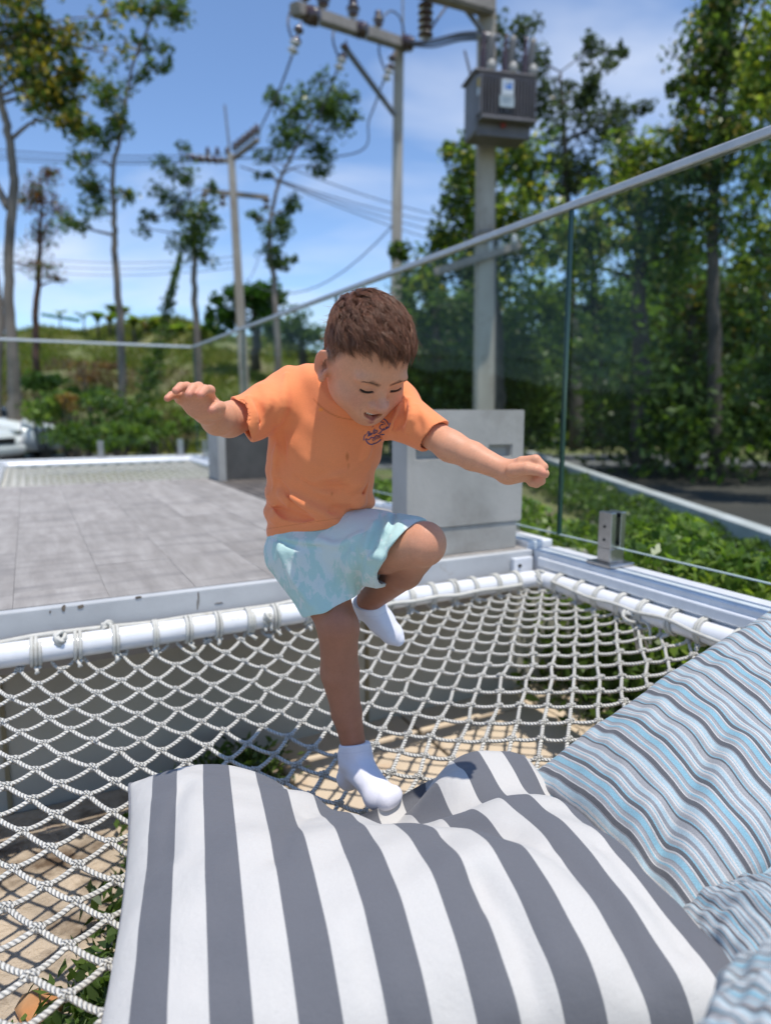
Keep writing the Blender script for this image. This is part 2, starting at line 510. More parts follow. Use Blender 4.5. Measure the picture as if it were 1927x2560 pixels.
# ---- concrete boxes at the side rail
def recess(bm_parent, name, u, v0, v1, z0, z1, mat, parent):
    pass
bR = thing('concrete_box', 'plain grey cast concrete box with two shallow recessed grips behind the boy', 'concrete box', UV(1.90, 1.25, 0), group=None)
u0, u1, v0, v1 = 1.822, 1.93, 1.03, 1.475
# body with real recesses in the front face
def recessed_front(name, u0, u1, v0, v1, z0, z1, holes, depth, mat, parent):
    vs = sorted({v0, v1, *[h[0] for h in holes], *[h[1] for h in holes]})
    zs = sorted({z0, z1, *[h[2] for h in holes], *[h[3] for h in holes]})
    bm = bmesh.new()
    def P(u, v, z): return bm.verts.new(DM @ Vector((u, v, z)))
    for a in range(len(vs) - 1):
        for b in range(len(zs) - 1):
            A, B, C, D = vs[a], vs[a + 1], zs[b], zs[b + 1]
            hole = any(h[0] <= A and B <= h[1] and h[2] <= C and D <= h[3] for h in holes)
            uu = u0 + depth if hole else u0
            bm.faces.new([P(uu, A, C), P(uu, B, C), P(uu, B, D), P(uu, A, D)])
            if hole:
                for q in (((A, C), (B, C)), ((B, C), (B, D)), ((B, D), (A, D)), ((A, D), (A, C))):
                    (x0, y0), (x1, y1) = q
                    bm.faces.new([P(u0, x0, y0), P(u0, x1, y1), P(uu, x1, y1), P(uu, x0, y0)])
    bm.faces.new([P(u1, v0, z0), P(u1, v1, z0), P(u1, v1, z1), P(u1, v0, z1)])
    for q in (((v0, z0), (v1, z0)), ((v1, z0), (v1, z1)), ((v1, z1), (v0, z1)), ((v0, z1), (v0, z0))):
        (x0, y0), (x1, y1) = q
        bm.faces.new([P(u0, x0, y0), P(u0, x1, y1), P(u1, x1, y1), P(u1, x0, y0)])
    bmesh.ops.remove_doubles(bm, verts=bm.verts, dist=1e-5)
    bmesh.ops.recalc_face_normals(bm, faces=bm.faces)
    es = [e for e in bm.edges if len(e.link_faces) == 2 and e.calc_face_angle(0) > 0.5]
    bmesh.ops.bevel(bm, geom=es, offset=0.004, segments=2, affect='EDGES')
    return mobj(name, bmmesh(name, bm), mat, parent)
recessed_front('body', u0, u1, v0, v1, 0.095, 0.468, [(1.335, 1.425, 0.315, 0.352), (1.06, 1.15, 0.315, 0.352)], 0.022, M_conc, bR)
dbox('plinth', u0 + 0.004, u1 - 0.006, v0 + 0.014, v1 - 0.016, 0.0, 0.093, M_conc, bR, 0.003)
dbox('corner_strip', u0 - 0.004, u0 + 0.03, v0 - 0.006, v0 + 0.012, 0.0, 0.464, M_conc, bR, 0.004)
bL = thing('concrete_box', 'concrete box with a dark open front at the far end of the deck', 'concrete box', UV(4.60, 1.3, 0))
dbox('side_panel', 4.42, 4.70, 1.085, 1.135, 0, 0.44, M_conc, bL, 0.004)
dbox('side_panel', 4.42, 4.70, 1.44, 1.50, 0, 0.44, M_conc, bL, 0.004)
dbox('top_panel', 4.42, 4.70, 1.085, 1.50, 0.442, 0.475, M_conc, bL, 0.004)
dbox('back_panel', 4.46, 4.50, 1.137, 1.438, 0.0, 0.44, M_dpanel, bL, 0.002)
# low white end curb on the deck corner
dbox('curb', 1.80, 2.9, 1.49, 1.60, -0.06, 0.022, M_white, deck, 0.006)

# ---- glass balustrades
GV = 1.55; GU = 7.2; RAILZ = 1.091
bal = thing('glass_balustrade', 'frameless glass balustrade with a slim grey top rail along the right of the net', 'balustrade', UV(2.0, GV, 0))
def panel(par, a, b, along, fixed, z0=0.056, z1=1.085, t=0.012):
    if along == 'u': g = dbox('glass_pane', a, b, fixed - t / 2, fixed + t / 2, z0, z1, M_glass, par, 0)
    else: g = dbox('glass_pane', fixed - t / 2, fixed + t / 2, a, b, z0, z1, M_glass, par, 0)
    # polished edges
    e = 0.002
    if along == 'u':
        for q in (a, b - e): dbox('polished_edge', q - 0.0003, q + e + .0003, fixed - t / 2 - .0004, fixed + t / 2 + .0004, z0, z1, M_gedge, g, 0)
        dbox('polished_edge', a, b, fixed - t / 2 - .0004, fixed + t / 2 + .0004, z0 - 0.0004, z0 + e, smat('glass_bottom', (0.45, 0.52, 0.52), None, rough=0.2), g, 0)
    return g
edges_u = [-0.2, 1.715, 3.55, 5.38, GU - 0.02]
for a, b in zip(edges_u[:-1], edges_u[1:]):
    panel(bal, a + 0.003, b - 0.003, 'u', GV)
M_rail = smat('rail_aluminium', (0.52, 0.53, 0.55), (0.45, 0.46, 0.48), 20, 0.4, metal=0.15)
dbox('top_rail', -0.2, GU, GV - 0.014, GV + 0.014, 1.085, 1.107, M_rail, bal, 0.004)
def spigot(par, u, v, along='u'):
    """square spigot with a slot for the pane and a base plate"""
    s = bpy.data.objects.new('spigot', None)
    M = DM @ Matrix.Translation((u, v, 0)) @ (Matrix.Identity(4) if along == 'u' else Matrix.Rotation(math.pi / 2, 4, 'Z'))
    bm = bmesh.new()
    add_box(bm, (-0.05, -0.05, 0.0), (0.05, 0.05, 0.011), M, 0.003)
    add_box(bm, (-0.026, -0.030, 0.0105), (0.026, 0.030, 0.055), M, 0.003)
    add_box(bm, (-0.026, -0.030, 0.054), (0.026, -0.0085, 0.165), M, 0.003)
    add_box(bm, (-0.026, 0.0085, 0.054), (0.026, 0.030, 0.165), M, 0.003)
    bmesh.ops.recalc_face_normals(bm, faces=bm.faces)
    sp = mobj('spigot', bmmesh('spigot', bm), M_steel, par)
    for z in (0.062, 0.148):
        for q_ in ((-0.0084, -0.0062), (0.0062, 0.0084)):
            mobj('gasket', box_mesh('gasket', (-0.0262, q_[0], z), (0.0262, q_[1], z + 0.013), M), M_rubber, sp)
    for z in (0.08, 0.12):
        bm = bmesh.new()
        g = bmesh.ops.create_cone(bm, segments=10, radius1=0.0045, radius2=0.0045, depth=0.003, cap_ends=True)
        for q in g['verts']: q.co = M @ (Matrix.Translation((0, -0.0305, z)) @ Matrix.Rotation(math.pi / 2, 4, 'X') @ q.co)
        mobj('screw', bmmesh('screw', bm), M_rubber, sp)
for uu in (0.55, 1.485, 1.98, 3.18, 3.95, 5.0, 5.75, 6.8): spigot(bal, uu, GV)
# beam carrying the rail beside the net
bm = bmesh.new()
beam = thing('rail_beam', 'white profiled aluminium beam carrying the glass beside the net', 'beam', UV(0.8, GV, -0.1))
dbox('beam', -0.3, 1.78, GV - 0.055, GV + 0.055, -0.115, -0.0005, M_alu, beam, 0.005)
dbox('ridge', -0.3, 1.74, GV - 0.069, GV - 0.0545, -0.05, -0.018, M_alu, beam, 0.005)
dbox('ridge', -0.3, 1.74, GV - 0.072, GV - 0.0545, -0.112, -0.07, M_alu, beam, 0.005)
dbox('bracket', 1.753, 1.7725, 1.395, 1.475, -0.085, -0.02, M_alu, beam, 0.003)
bm = bmesh.new()
g = bmesh.ops.create_cone(bm, segments=12, radius1=0.006, radius2=0.006, depth=0.006, cap_ends=True)
for q in g['verts']: q.co = DM @ (Matrix.Translation((1.751, 1.418, -0.045)) @ Matrix.Rotation(math.pi / 2, 4, 'Y') @ q.co)
mobj('bolt', bmmesh('bolt', bm), M_rubber, beam)

balb = thing('glass_balustrade', 'glass balustrade across the back behind the far net', 'balustrade', UV(GU, 0.6, 0))
ev = [-4.6, -3.0, -1.6, -0.06, GV - 0.01]
for a, b in zip(ev[:-1], ev[1:]): panel(balb, a + 0.008, b - 0.008, 'v', GU)
dbox('top_rail', GU - 0.014, GU + 0.014, -4.6, GV - 0.016, 1.085, 1.107, smat('back_rail', (0.62, 0.64, 0.66), None, rough=0.35, metal=0.3), balb, 0.004)
for vv in (-3.6, -2.3, -1.2, -0.30, 0.62, 1.38): spigot(balb, GU, vv, 'v')
bb = thing('rail_beam', 'white beam under the back glass behind the far net', 'beam', UV(GU, 0, -0.1))
dbox('beam', GU - 0.09, GU + 0.09, -4.6, GV + 0.1, -0.14, -0.0005, M_white, bb, 0.005)
bs = thing('rail_beam', 'white beam under the side glass past the concrete boxes', 'beam', UV(5, GV, -0.1))
dbox('beam', 2.9, GU - 0.095, GV - 0.055, GV + 0.055, -0.14, -0.0005, M_white, bs, 0.005)
# ================================================================ TREES, HEDGES
def leaf_mat(name, trans=0.42, rough=0.33):
    m, nt, b = new_mat(name)
    at = nt.nodes.new('ShaderNodeAttribute'); at.attribute_name = 'Col'
    nt.links.new(at.outputs['Color'], b.inputs['Base Color'])
    b.inputs['Roughness'].default_value = rough
    b.inputs['Specular IOR Level'].default_value = 0.28
    tl = nt.nodes.new('ShaderNodeBsdfTranslucent')
    br = mixrgb(nt, 1.0, at.outputs['Color'], (1.5, 1.6, 0.6), 'MULTIPLY')
    nt.links.new(br, tl.inputs[0])
    ms = nt.nodes.new('ShaderNodeMixShader'); ms.inputs[0].default_value = trans
    nt.links.new(b.outputs[0], ms.inputs[1]); nt.links.new(tl.outputs[0], ms.inputs[2])
    nt.links.new(ms.outputs[0], nt.nodes['Material Output'].inputs[0])
    return m
M_leaf = leaf_mat('leaves')
M_bark_pale = smat('pale_bark', (0.25, 0.215, 0.185), (0.14, 0.12, 0.10), 3, 0.9, bstr=0.5, bscale=12, bdist=0.02, mapping={'s': (1, 1, 0.35)}, dirt=((0.13, 0.12, 0.10), 1.4, 0.55, 0.75))
M_bark = smat('dark_bark', (0.12, 0.10, 0.085), (0.07, 0.06, 0.05), 5, 0.95, bstr=0.5, bscale=14, bdist=0.02)
M_bark_red = smat('brown_bark', (0.16, 0.085, 0.06), (0.10, 0.06, 0.045), 5, 0.95)

def leaf_arrays(C, size, cols, r, aspect=0.45, droop=0.0, jit=0.35):
    """one four-cornered leaf per centre"""
    n = len(C)
    d = r.standard_normal((n, 3)); d[:, 2] -= droop; d /= np.linalg.norm(d, axis=1)[:, None]
    w = r.standard_normal((n, 3)); w[:, 2] *= 0.6
    w -= d * np.sum(w * d, 1)[:, None]; w /= np.linalg.norm(w, axis=1)[:, None] + 1e-9
    nn = np.cross(d, w)
    L = (size * (1 + jit * r.uniform(-1, 1, n)))[:, None]
    a = C - d * L * 0.5; b = C + w * L * aspect * 0.5 + nn * L * 0.08; c = C + d * L * 0.5; e = C - w * L * aspect * 0.5 + nn * L * 0.08
    V = np.stack([a, b, c, e], 1).reshape(-1, 3)
    F = np.arange(4 * n).reshape(-1, 4)
    return V, F, np.repeat(cols, 4, 0)
def palette(n, r, base, var=0.3, warm=None, warmp=0.0):
    base = np.asarray(base, float)
    c = base[r.integers(0, len(base), n)] * (1 + var * r.uniform(-1, 1, (n, 1)))
    if warm is not None:
        k = r.random(n) < warmp
        w = np.asarray(warm)[r.integers(0, len(warm), n)]
        c = np.where(k[:, None], w * (1 + 0.25 * r.uniform(-1, 1, (n, 1))), c)
    return np.clip(c, 0.005, 1)
DARK = [(0.058, 0.098, 0.028), (0.082, 0.135, 0.038), (0.048, 0.084, 0.030)]
MID = [(0.090, 0.150, 0.038), (0.120, 0.185, 0.050), (0.070, 0.120, 0.032)]
FRESH = [(0.18, 0.27, 0.05), (0.22, 0.30, 0.06), (0.13, 0.21, 0.04)]
YEL = [(0.30, 0.26, 0.04), (0.24, 0.22, 0.05), (0.33, 0.24, 0.05)]
REDD = [(0.16, 0.055, 0.03), (0.20, 0.09, 0.045), (0.12, 0.05, 0.03)]
def clump_points(c, rad, n, r, sub=7, tight=0.42):
    """uneven cloud of leaf centres in an ellipsoid: several sub-clumps"""
    c = np.asarray(c, float); rad = np.asarray(rad, float)
    k = r.standard_normal((sub, 3)); k /= np.linalg.norm(k, axis=1)[:, None]
    k *= (r.random((sub, 1)) ** 0.45)
    s = r.integers(0, sub, n)
    sz = r.uniform(0.6, 1.2, sub)
    g = r.standard_normal((n, 3)); g /= np.linalg.norm(g, axis=1)[:, None] + 1e-9
    g *= (r.random((n, 1)) ** 0.5) * sz[s][:, None]
    return c + (k[s] * 0.72 + g * tight) * rad
def tree(name, label, trunk, crown, seed, leaf=0.14, cols=MID, warm=None, warmp=0.0, bark=None, group=None, limbs=True, extra_trunks=(), aspect=0.5, droop=0.2, dens=2.0):
    leaf = leaf * 0.78
    """trunk: [(px,py,Y,radius)...] from the base up; crown: [(px,py,Y,rx,rz,n)...] clumps (radii in metres)"""
    r = np.random.default_rng(seed)
    base = atY(*trunk[0][:3])
    t = thing(name, label, 'tree', base, group=group)
    tr = [(np.array(atY(*q[:3])), q[3]) for q in trunk]
    P = smooth_path([q[0] for q in tr], 6)
    rad = np.interp(np.linspace(0, len(tr) - 1, len(P)), np.arange(len(tr)), [q[1] for q in tr])
    P = P + np.concatenate([np.zeros((1, 3)), r.standard_normal((len(P) - 1, 3)) * rad[1:, None] * 0.12])
    P[0, 2] -= 0.4
    tk = mobj('trunk', tube_mesh('trunk', P, rad, 9), bark or M_bark_pale, t)
    for ex in extra_trunks:
        e = [(np.array(atY(*q[:3])), q[3]) for q in ex]
        Q = smooth_path([q[0] for q in e], 6)
        rr = np.interp(np.linspace(0, len(e) - 1, len(Q)), np.arange(len(e)), [q[1] for q in e])
        mobj('trunk', tube_mesh('trunk', Q, rr, 8), bark or M_bark_pale, t)
    CV = []; LB = []
    for (px, py, yy, rx, rz, n) in crown:
        c = np.array(atY(px, py, yy))
        n = int(n * dens)
        pts = clump_points(c, (rx, rx * 0.9, rz), n, r, sub=max(6, int(n / 60)), tight=0.5)
        CV.append(pts)
        # a limb from the nearest trunk point below to the clump, and twigs
        dd = np.linalg.norm(P - c, axis=1) + np.where(P[:, 2] > c[2] - 0.1, 3.0, 0)
        k = int(np.argmin(dd)); p0 = P[k]; r0 = min(rad[k] * 0.6, 0.05)
        mid = (p0 + c) / 2 + r.standard_normal(3) * 0.08 * np.linalg.norm(c - p0) + np.array([0, 0, 0.04])
        LB.append((smooth_path([p0, mid, c], 4), np.linspace(r0, 0.008, 9)))
        for q in range(3):
            e = pts[r.integers(0, n)]
            LB.append((smooth_path([mid * 0.4 + c * 0.6, (c + e) / 2 + r.standard_normal(3) * 0.05, e], 3), np.linspace(0.012, 0.004, 7)))
    tag(mobj('limbs', tubes_mesh('limbs', LB, 5), bark or M_bark_pale, t), kind='stuff')
    C = np.concatenate(CV)
    V, F, cc = leaf_arrays(C, leaf, palette(len(C), r, cols, 0.35, warm, warmp), r, aspect, droop)
    mobj('crown', npmesh('crown', V, F, smooth=False, col=cc), M_leaf, t)
    return t

# --- tall thin trees on the left
tree('tall_tree', 'tall tree with thick pale forked trunk and yellowing leaves, beside the white car', 
     [(35, 1105, 15, .19), (38, 1000, 15, .14), (30, 860, 15, .12), (22, 700, 15, .10), (28, 560, 15, .10), (36, 450, 15, .09), (22, 330, 15, .08), (0, 240, 15, .07), (-20, 120, 15, .05)],
     [(30, 60, 15, 1.1, .8, 420), (110, 120, 15.3, 1.0, .9, 430), (60, 200, 14.6, 1.0, .7, 380), (170, 70, 15, .7, .6, 170), (130, 240, 15.2, .8, .6, 300), (40, -40, 15, 1.2, .9, 300), (190, 180, 15, .5, .4, 110), (170, 300, 15, .5, .45, 170), (265, 130, 15.5, .7, .5, 40), (290, 40, 15.5, .8, .5, 40)],
     21, leaf=0.19, cols=DARK + MID[:1], warm=YEL, warmp=0.40, extra_trunks=[[(-12, 1105, 15, .13), (-8, 950, 15, .11), (0, 800, 15, .09), (-16, 650, 15, .08), (-34, 500, 15, .07)], [(22, 520, 15, .09), (-5, 470, 15, .08), (-40, 400, 15, .07)]])
tree('tall_tree', 'thin tree with rust brown dying leaves growing on the slope',
     [(92, 905, 20, .10), (90, 800, 20, .09), (97, 700, 20, .075), (100, 600, 20, .06), (105, 520, 20, .04), (100, 430, 20, .02)],
     [(95, 590, 20, .75, .9, 240), (110, 500, 20, .8, .7, 260), (80, 480, 20, .7, .6, 200), (120, 440, 20, .6, .5, 150), (105, 680, 20, 1.2, .35, 170), (150, 700, 20, .5, .2, 60)],
     22, leaf=0.13, cols=REDD + DARK[:2], bark=M_bark_red)
tree('tall_tree', 'very slender tall tree with sparse leaf tufts and a crooked grey stem',
     [(307, 1030, 17, .10), (305, 900, 17, .095), (300, 790, 17, .09), (288, 640, 17, .075), (287, 560, 17, .065), (283, 420, 17, .05), (300, 350, 17, .045), (330, 170, 17, .035), (375, 60, 17, .025), (400, -30, 17, .015)],
     [(280, 235, 17, .7, .6, 190), (295, 290, 17, .5, .5, 150), (240, 330, 17, .7, .5, 170), (220, 400, 17, .5, .5, 100), (230, 470, 17, .6, .5, 150), (320, 480, 17, .4, .3, 60), (190, 560, 17, .6, .4, 110), (240, 520, 17, .45, .35, 80), (395, 20, 17, .8, .5, 190), (460, 30, 17, .5, .5, 130), (345, 110, 17, .4, .3, 50), (415, 130, 17, .35, .3, 45), (390, 170, 17, .4, .35, 65), (360, 195, 17, .35, .25, 40), (275, 360, 17, .35, .4, 60), (330, 20, 17, .5, .4, 70)],
     23, leaf=0.17, cols=MID + DARK[:2], warm=YEL, warmp=0.10)
tree('tall_tree', 'slender tree with one dense oval crown next to the plain grey pole',
     [(497, 1010, 18, .10), (495, 880, 18, .095), (485, 700, 18, .075), (487, 650, 18, .07), (483, 560, 18, .04), (470, 450, 18, .02)],
     [(475, 600, 18, .75, .8, 380), (500, 540, 18, .7, .6, 260), (440, 520, 18, .6, .5, 160), (400, 490, 18, .5, .4, 110), (510, 640, 18, .4, .35, 110), (460, 440, 18, .5, .45, 120), (410, 420, 18, .45, .4, 80), (375, 545, 18, .35, .25, 50), (355, 570, 18, .3, .25, 40), (450, 380, 18, .3, .3, 40), (530, 560, 18, .4, .3, 90), (535, 470, 18, .3, .3, 45)],
     24, leaf=0.15, cols=DARK + MID)
tree('tall_tree', 'slender tree with a wide leafy top reaching under the power line insulators',
     [(695, 1000, 17.5, .09), (692, 850, 17.5, .085), (685, 700, 17.5, .07), (675, 640, 17.5, .06), (678, 540, 17.5, .05), (700, 450, 17.5, .04), (740, 370, 17.5, .03), (790, 290, 17.5, .02)],
     [(720, 310, 17.5, .8, .8, 280), (790, 260, 17.5, .8, .6, 250), (840, 320, 17.5, .7, .6, 210), (770, 360, 17.5, .7, .5, 180), (860, 230, 17.5, .45, .5, 100), (810, 190, 17.5, .3, .3, 40), (690, 250, 17.5, .45, .4, 90), (880, 300, 17.5, .3, .3, 50), (800, 415, 17.5, .5, .3, 80), (700, 570, 17.5, .5, .6, 200), (730, 520, 17.5, .35, .4, 90), (680, 640, 17.5, .5, .4, 150), (715, 660, 17.5, .35, .35, 80), (640, 545, 17.5, .35, .2, 40), (655, 440, 17.5, .3, .2, 30), (650, 400, 17.5, .4, .3, 40)],
     25, leaf=0.17, cols=DARK + MID)
tree('bushy_tree', 'low broad dark green tree behind the plain grey pole on the ridge',
     [(640, 900, 27, .2), (640, 800, 27, .15), (630, 740, 27, .1)],
     [(590, 750, 27, .9, .8, 300), (640, 740, 27, 1.2, .8, 420), (680, 770, 27, .9, .9, 300), (560, 800, 27, .8, .6, 220), (660, 815, 27, 1.0, .7, 260), (525, 790, 27, .4, .5, 80), (545, 750, 27, .5, .3, 80)],
     26, leaf=0.28, cols=[(0.04, 0.10, 0.02), (0.055, 0.13, 0.02)], bark=M_bark, aspect=0.6)
tree('bushy_tree', 'round dark green tree on the ridge behind the boy\'s head',
     [(760, 930, 26, .2), (755, 850, 26, .12)],
     [(730, 810, 26, 1.0, .7, 300), (780, 850, 26, 1.2, .7, 320), (700, 830, 26, .8, .6, 200), (840, 880, 26, 1.3, .7, 300)],
     27, leaf=0.25, cols=DARK + MID, bark=M_bark)
# --- dense trees on the right, behind the side glass
RG = 'dense trees beyond the lane on the right'
tree('dense_tree', 'dark dense tree with fresh yellow green tips directly behind the transformer pole',
     [(1240, 1090, 13.5, .2), (1240, 900, 13.5, .17), (1235, 700, 13.5, .12), (1240, 500, 13.5, .06)],
     [(1200, 430, 13.3, .75, .6, 420), (1290, 400, 13.4, .9, .6, 460), (1150, 520, 13.5, .7, .8, 420), (1260, 520, 13, 1.0, .8, 620), (1340, 480, 13.5, .6, .7, 300), (1170, 650, 13.3, .8, .8, 480), (1270, 660, 13, 1.0, .8, 560), (1100, 620, 13.6, .5, .5, 220), (1080, 700, 13.5, .6, .6, 260), (1360, 600, 13.4, .6, .6, 240), (1150, 390, 13.4, .4, .4, 120)],
     31, leaf=0.17, cols=DARK + MID + FRESH[2:], warm=[(0.36, 0.42, 0.07), (0.44, 0.40, 0.08), (0.28, 0.38, 0.07)], warmp=0.25, bark=M_bark)
tree('dense_tree', 'tall airy grey green tree rising behind the transformer',
     [(1440, 1090, 19, .2), (1430, 850, 19, .17), (1420, 600, 19, .12), (1410, 350, 19, .07), (1400, 180, 19, .03)],
     [(1290, 100, 19, .8, .8, 190), (1330, 170, 19, .9, .9, 240), (1240, 60, 19, .5, .5, 60), (1390, 280, 19, 1.1, 1.0, 330), (1460, 130, 19, .5, .6, 110), (1540, 125, 19, .35, .35, 60), (1500, 190, 19, .7, .6, 160), (1450, 240, 19, .7, .6, 180), (1550, 270, 19, .6, .5, 130), (1600, 275, 19, .4, .3, 60), (1470, 330, 19, 1.1, .8, 320), (1400, 400, 19, .9, .9, 300), (1540, 340, 19, .6, .5, 120), (1480, 430, 19, .8, .6, 180), (1420, 470, 19, .6, .6, 160)],
     32, leaf=0.21, cols=[(0.06, 0.085, 0.04), (0.075, 0.10, 0.05), (0.05, 0.075, 0.035)], bark=M_bark)
tree('dense_tree', 'mid height tree with pale new leaves seen over and through the right pane',
     [(1600, 1100, 11.5, .18), (1600, 900, 11.5, .15), (1595, 700, 11.5, .1), (1600, 520, 11.5, .05)],
     [(1590, 400, 11.5, .75, .55, 420), (1660, 420, 11.5, .7, .5, 360), (1540, 480, 11.5, .6, .5, 320), (1620, 510, 11.3, .9, .6, 460), (1480, 560, 11.5, .6, .6, 300), (1700, 520, 11.5, .6, .6, 300), (1570, 620, 11.3, .9, .6, 420), (1680, 640, 11.4, .7, .6, 300), (1460, 660, 11.6, .6, .6, 280), (1400, 560, 11.8, .4, .5, 160)],
     33, leaf=0.15, cols=MID + FRESH + DARK[:1], warm=[(0.36, 0.42, 0.10), (0.42, 0.40, 0.14)], warmp=0.30, bark=M_bark)
tree('dense_tree', 'tall dark tree with dense glossy crown above the right end of the glass rail',
     [(1790, 1130, 10.5, .12), (1785, 900, 10.5, .10), (1780, 600, 10.5, .08), (1800, 300, 10.5, .06), (1820, 60, 10.5, .03)],
     [(1800, 40, 10.5, .7, .6, 420), (1850, -40, 10.5, .8, .6, 380), (1780, 170, 10.5, .75, .65, 460), (1720, 230, 10.5, .45, .4, 230), (1850, 150, 10.5, .7, .7, 440), (1760, 310, 10.3, .7, .55, 420), (1840, 320, 10.4, .8, .6, 460), (1730, 410, 10.5, .6, .4, 260), (1900, 250, 10.5, .6, .7, 360), (1800, 430, 10.4, .7, .5, 320), (1780, 560, 10.5, .7, .6, 300), (1860, 520, 10.6, .7, .7, 300)],
     34, leaf=0.14, cols=DARK + MID, warm=[(0.30, 0.38, 0.08), (0.32, 0.26, 0.11)], warmp=0.20, bark=M_bark)
tree('dense_tree', 'tree with bright yellow green new growth standing past the end of the glass',
     [(1990, 1200, 8.5, .15), (1970, 900, 8.5, .12), (1950, 600, 8.5, .09), (1950, 300, 8.5, .05)],
     [(1925, 130, 8.5, .5, .4, 330), (1900, 210, 8.5, .35, .3, 180), (1960, 260, 8.4, .6, .5, 320), (1920, 420, 8.5, .45, .4, 240), (1960, 560, 8.5, .6, .5, 300), (1890, 620, 8.5, .4, .4, 180), (2000, 100, 8.5, .6, .6, 300)],
     35, leaf=0.12, cols=MID + FRESH, warm=[(0.46, 0.48, 0.07), (0.40, 0.45, 0.08)], warmp=0.40, bark=M_bark_pale)
tree('dense_tree', 'thin stemmed dark tree with sky gaps seen through the middle pane',
     [(1500, 1080, 15, .12), (1490, 850, 15, .1), (1480, 650, 15, .07)],
     [(1420, 760, 15, 1.0, .8, 330), (1530, 760, 15, 1.0, .9, 340), (1470, 640, 15, .8, .7, 220), (1620, 780, 15, .9, .9, 300), (1440, 900, 15, 1.1, .8, 420), (1560, 920, 15, 1.1, .8, 420), (1340, 760, 15, .8, .8, 300), (1340, 900, 15, .9, .8, 380)],
     36, leaf=0.19, cols=DARK + MID + FRESH, bark=M_bark)
tree('dense_tree', 'shadowy tree with brown fronds low behind the right pane',
     [(1720, 1120, 12, .14), (1725, 950, 12, .12), (1730, 760, 12, .08)],
     [(1720, 740, 12, .8, .7, 330), (1800, 800, 12, .9, .8, 400), (1700, 880, 12, .9, .8, 420), (1850, 700, 12, .7, .7, 260), (1900, 850, 12, .8, .9, 380), (1780, 980, 11.5, .9, .6, 400), (1640, 980, 12.5, .9, .6, 360), (1900, 1000, 11, .8, .5, 320)],
     37, leaf=0.16, cols=DARK + MID, warm=[(0.14, 0.12, 0.03), (0.12, 0.09, 0.03)], warmp=0.2, bark=M_bark)
tree('dense_tree', 'dark green tree in the shade behind the concrete box',
     [(1090, 1060, 15, .14), (1090, 900, 15, .1), (1085, 780, 15, .06)],
     [(1040, 720, 15, .6, .6, 240), (1110, 760, 15, .9, .8, 420), (1030, 830, 15, .8, .8, 340), (1150, 880, 15, 1.0, .8, 440), (1080, 950, 15, 1.1, .7, 420), (1280, 830, 15.2, .9, .9, 420), (1260, 960, 15, 1.0, .7, 400), (1010, 650, 15, .4, .5, 120), (1180, 770, 15.5, .9, .8, 320)],
     38, leaf=0.17, cols=DARK + MID + FRESH[2:], bark=M_bark)
tree('dense_tree', 'leafy tree low at the right edge over the hedge',
     [(2050, 1250, 8, .12), (2020, 1000, 8, .1), (2000, 850, 8, .06)],
     [(1950, 800, 8, .5, .5, 280), (1900, 930, 8.2, .5, .4, 240), (1960, 1000, 8, .6, .5, 300), (2020, 900, 8, .6, .6, 260), (1960, 680, 8, .45, .45, 200)],
     39, leaf=0.12, cols=DARK + MID, warm=[(0.16, 0.15, 0.04)], warmp=0.12, bark=M_bark)
tree('bushy_tree', 'dark bushy tree filling the gap between the boy and the tall plain pole',
     [(930, 1040, 17, .12), (925, 960, 17, .08)],
     [(900, 960, 17, 1.1, .7, 330), (980, 930, 17, 1.0, .8, 360), (1000, 990, 16.5, 1.0, .6, 300), (840, 960, 18, 1.0, .6, 260), (1010, 820, 16, .6, .7, 240)],
     40, leaf=0.17, cols=DARK + MID[:1], bark=M_bark)
# far wood behind everything on the right: one mass
def wood_mass():
    r = np.random.default_rng(77)
    n = 52000
    x = r.uniform(-1.6, 24, n); y = r.uniform(20, 24, n)
    top = 2.9 + 0.10 * x + 0.9 * np.sin(x * 0.9) + 0.8 * np.sin(x * 2.3 + 1) + 0.5 * np.sin(x * 5.1) + r.normal(0, 0.45, n) - 1.6 * np.clip(0.6 - x, 0, 2)
    z = GZ + r.random(n) ** 0.7 * (top - GZ)
    C = np.stack([x, y, z], 1)
    V, F, c = leaf_arrays(C, 0.34, palette(n, r, DARK + MID + FRESH, 0.4), r, 0.55, 0.2)
    o = mobj('far_wood', npmesh('far_wood', V, F, smooth=False, col=c), M_leaf)
    tag(o, 'dark mass of far woodland behind the trees on the right', 'woodland', kind='stuff')
wood_mass()

# --- hedges
def belt(name, label, x0, x1, y0, y1, z1, n, seed, leaf, cols):
    r = np.random.default_rng(seed)
    x = r.uniform(x0, x1, n); y = r.uniform(y0, y1, n)
    top = z1 * (1 + 0.30 * np.sin(x * 1.9 + seed) + 0.2 * np.sin(x * 4.3 + y) + 0.15 * r.standard_normal(n))
    z = GZ + r.random(n) ** 0.6 * np.maximum(top, 0.1)
    V, F, c = leaf_arrays(np.stack([x, y, z], 1), leaf, palette(n, r, cols, 0.4), r, 0.5, 0.1)
    tag(mobj(name, npmesh(name, V, F, smooth=False, col=c), M_leaf), label, 'undergrowth', kind='stuff')
belt('undergrowth', 'dark tangled undergrowth under the trees beyond the lane', 3.6, 16, 9.6, 13.5, 2.0, 16000, 71, 0.17, DARK + MID[:1])
belt('undergrowth', 'leafy undergrowth behind the concrete box and the boy', -0.6, 3.6, 13.6, 16.5, 2.2, 9000, 72, 0.17, DARK + MID)
